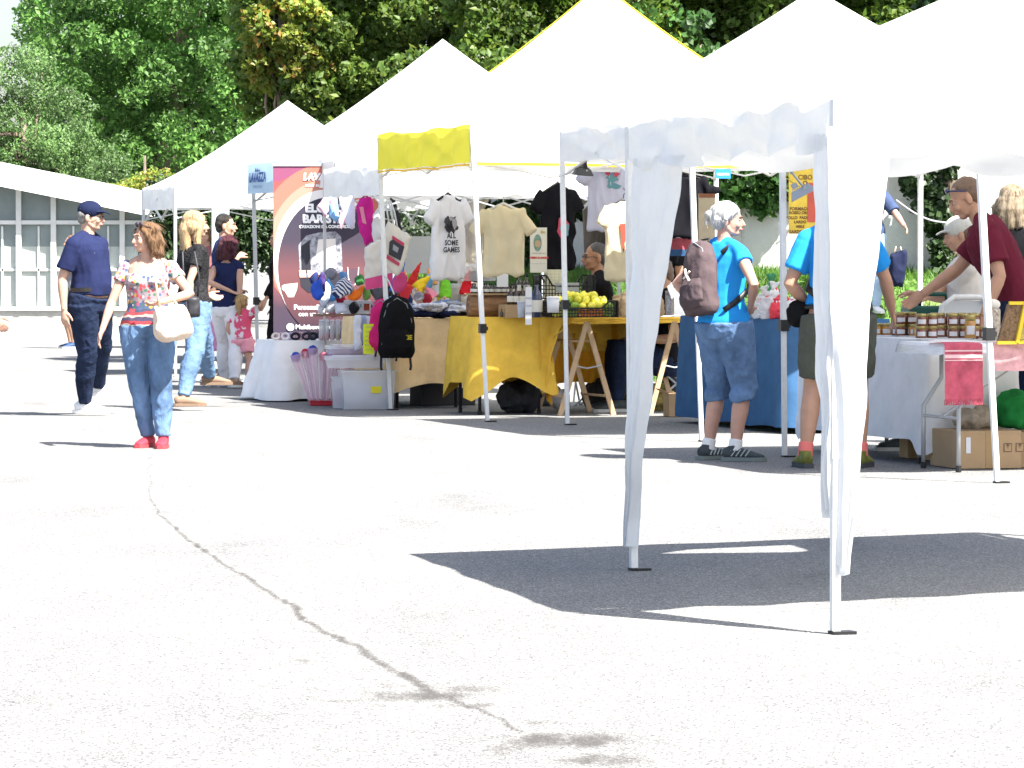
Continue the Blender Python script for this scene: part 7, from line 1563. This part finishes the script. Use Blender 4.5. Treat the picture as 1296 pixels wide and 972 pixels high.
for sx_ in (1, -1):
    k = MB(); k.tube([M_ @ v for v in (J['sp'](.46, -.11, sx_ * .08), J['sp'](.525, -.02, sx_ * .095), J['sp'](.47, .10, sx_ * .10), J['sp'](.34, .125, sx_ * .125), J['sp'](.22, .07, sx_ * .165), J['sp'](.13, -.06, sx_ * .155), J['sp'](.08, -.12, sx_ * .11))], .018, 8, flat=.35)
    ob = k.build('shoulder_strap', BLK, t, smooth=True); bpy.context.view_layer.update(); ob.data.transform((Matrix.Translation(t.location) @ t.rotation_euler.to_matrix().to_4x4()).inverted())
# 15 man in turquoise, behind the curtain
J = P_('man in turquoise T-shirt and dark shorts with one hand on the honey table', G(1060, 592), 84, 1.80, [(1089, 592), (1019, 592)], [(1134, 408, .34), (1029, 393, .14)], elbow=[(1, -.3, -.1), (-1, -.7, -.1)], skin='tan', bulk=1.1, lean=5, shirt=dict(m=turq, sleeve=.68, hemz=.02, g=.018), legs=dict(m=gryc, len=.86, g=.022, flare=.012, name='shorts'), shoes=dict(m=SHO, sole=SOLD, k=1.05), socks=dict(m=mat('sock_coral', (.66, .16, .14), .8), h=.07), hair=hair_short(H_DARK), vox=.0058, footyaw=(12, -14))
rt = J['root']; M_ = Matrix.Translation(rt.location) @ rt.rotation_euler.to_matrix().to_4x4()
t = backpack('red and black backpack worn by the man in turquoise, mostly behind the curtain', tuple(M_ @ J['sp'](.14, -.22, -.0)), R(84 - 90), .21, .40, .15, fabric('pack_red', (.40, .04, .05), .2), bkp, dangling=False)
for sx_ in (1, -1):
    k = MB(); k.tube([M_ @ v for v in (J['sp'](.44, -.13, sx_ * .09), J['sp'](.53, -.02, sx_ * .11), J['sp'](.47, .11, sx_ * .12), J['sp'](.3, .12, sx_ * .15), J['sp'](.16, -.03, sx_ * .185), J['sp'](.10, -.15, sx_ * .12))], .022, 8, flat=.35)
    ob = k.build('shoulder_strap', BLK, t, smooth=True); ob.data.transform((Matrix.Translation(t.location) @ t.rotation_euler.to_matrix().to_4x4()).inverted())
p = M_ @ J['sp'](.015, .02, -.24); ob = MB(); ob.ell((0, 0, 0), (.075, .06, .075)); ob.ell((0, 0, -.04), (.07, .055, .05)); o2 = ob.blob('waist_bag', bkp, None, .009, 1, fold(.01, 14, (1, 1, 1), 2)); o2.location = p; tag(o2, 'small black waist bag at the hip of the man in turquoise', 'waist bag')
k = MB(); k.tube([v - p for v in [M_ @ J['sp'](.04, .165 * math.cos(a), -.21 * math.sin(a)) for a in [PI * .5 + PI * 2 * i / 16 for i in range(17)]]], .012, 6, flat=.4); k.build('belt_strap', BLK, o2, smooth=True)
# 16 person in denim shirt behind
bk_i = i_at(1107, .8); q0 = BK(bk_i, .8, bank_z(.8))
J = P_('person in dark denim shirt and light jeans half hidden by the white curtain', q0, -80, 1.60, None, [None, (1147, 290, -.3)], elbow=[(.5, -1, -.2), (-1, -.4, -1.2)], skin='rosy', bulk=1.15, shirt=dict(m=fabric('shirt_denim', (.045, .065, .13), .2), sleeve=.9, g=.02, hemz=-.04), legs=dict(m=fabric('jeans_pale', (.32, .42, .58), .2)), shoes=dict(m=SHW), hair=hair_short(H_BROWN), vox=.009)
slab('shopping_bag', 'dark navy shopping bag with tan handles hanging beside the light jeans', 'bag', [(1128, 322), (1147, 316), (1147, 330), (1142, 363), (1132, 362), (1126, 345)], q0.y - .25, fabric('bag_navy', (.014, .018, .045)), .08, None, 5, straps=[[(1131, 324), (1134, 312), (1139, 311), (1142, 320)]], sm=mat('leather_tan', (.52, .40, .30), .55))
# 17 man in maroon
J = P_('man in maroon T-shirt with sunglasses on his shaved head leaning over the honey table', XG(1290, 26.75), 172, 1.93, None, [(1245, 400, -.3), (1168, 372, .25)][::-1], elbow=[(.2, .1, -1), (-.4, -.6, -.6)], skin='tan', bulk=1.08, lean=25, hyaw=-4, hpitch=16, shirt=dict(m=marn, sleeve=.72, g=.022, hemz=-.06), legs=dict(m=denimd), shoes=dict(m=SHG), hair=hair_short(H_STUB, -.001), vox=.0056, extras=lambda J: (lambda m: (m.tube([J['hp'](-.085, -.02, .05), J['hp'](-.08, .055, .085), J['hp'](-.03, .083, .10), J['hp'](.03, .083, .10), J['hp'](.08, .055, .085), J['hp'](.085, -.02, .05)], .006, 6), m.ell(J['hp'](.04, .082, .10), (.03, .012, .02), J['HR'], 10, 6), m.ell(J['hp'](-.04, .082, .10), (.03, .012, .02), J['HR'], 10, 6), m.build('sunglasses', mat('lens_blue', (.03, .04, .10), .15), J['root'], smooth=True)))(MB()))
P_('seated man in beige shirt and pale cap behind the honey jars, arms on the table', XG(1222, 28.3), 176, 1.74, None, [(1168, 378, -.2), (1160, 372, .1)], pelvis=(0, 0, .80), feet=[(.14, .40, 0), (-.14, .42, 0)], skin='tan', bulk=1.1, hpitch=14, shirt=dict(m=beig, sleeve=.6, g=.02), legs=dict(m=denimd), shoes=dict(m=SHG), hair=hair_short(H_STUB), cap=fabric('cap_beige', (.5, .49, .45)), vox=.0065)
P_('woman with grey blond bobbed hair at the right edge, behind the man in maroon', XG(1281, 28.9), 75, 1.84, None, None, skin='light', sex='f', shirt=dict(m=blk, sleeve=.6), legs=dict(m=denimd), shoes=dict(m=SHG), hair=hair_bob(H_ASH, .14, .03), vox=.008)
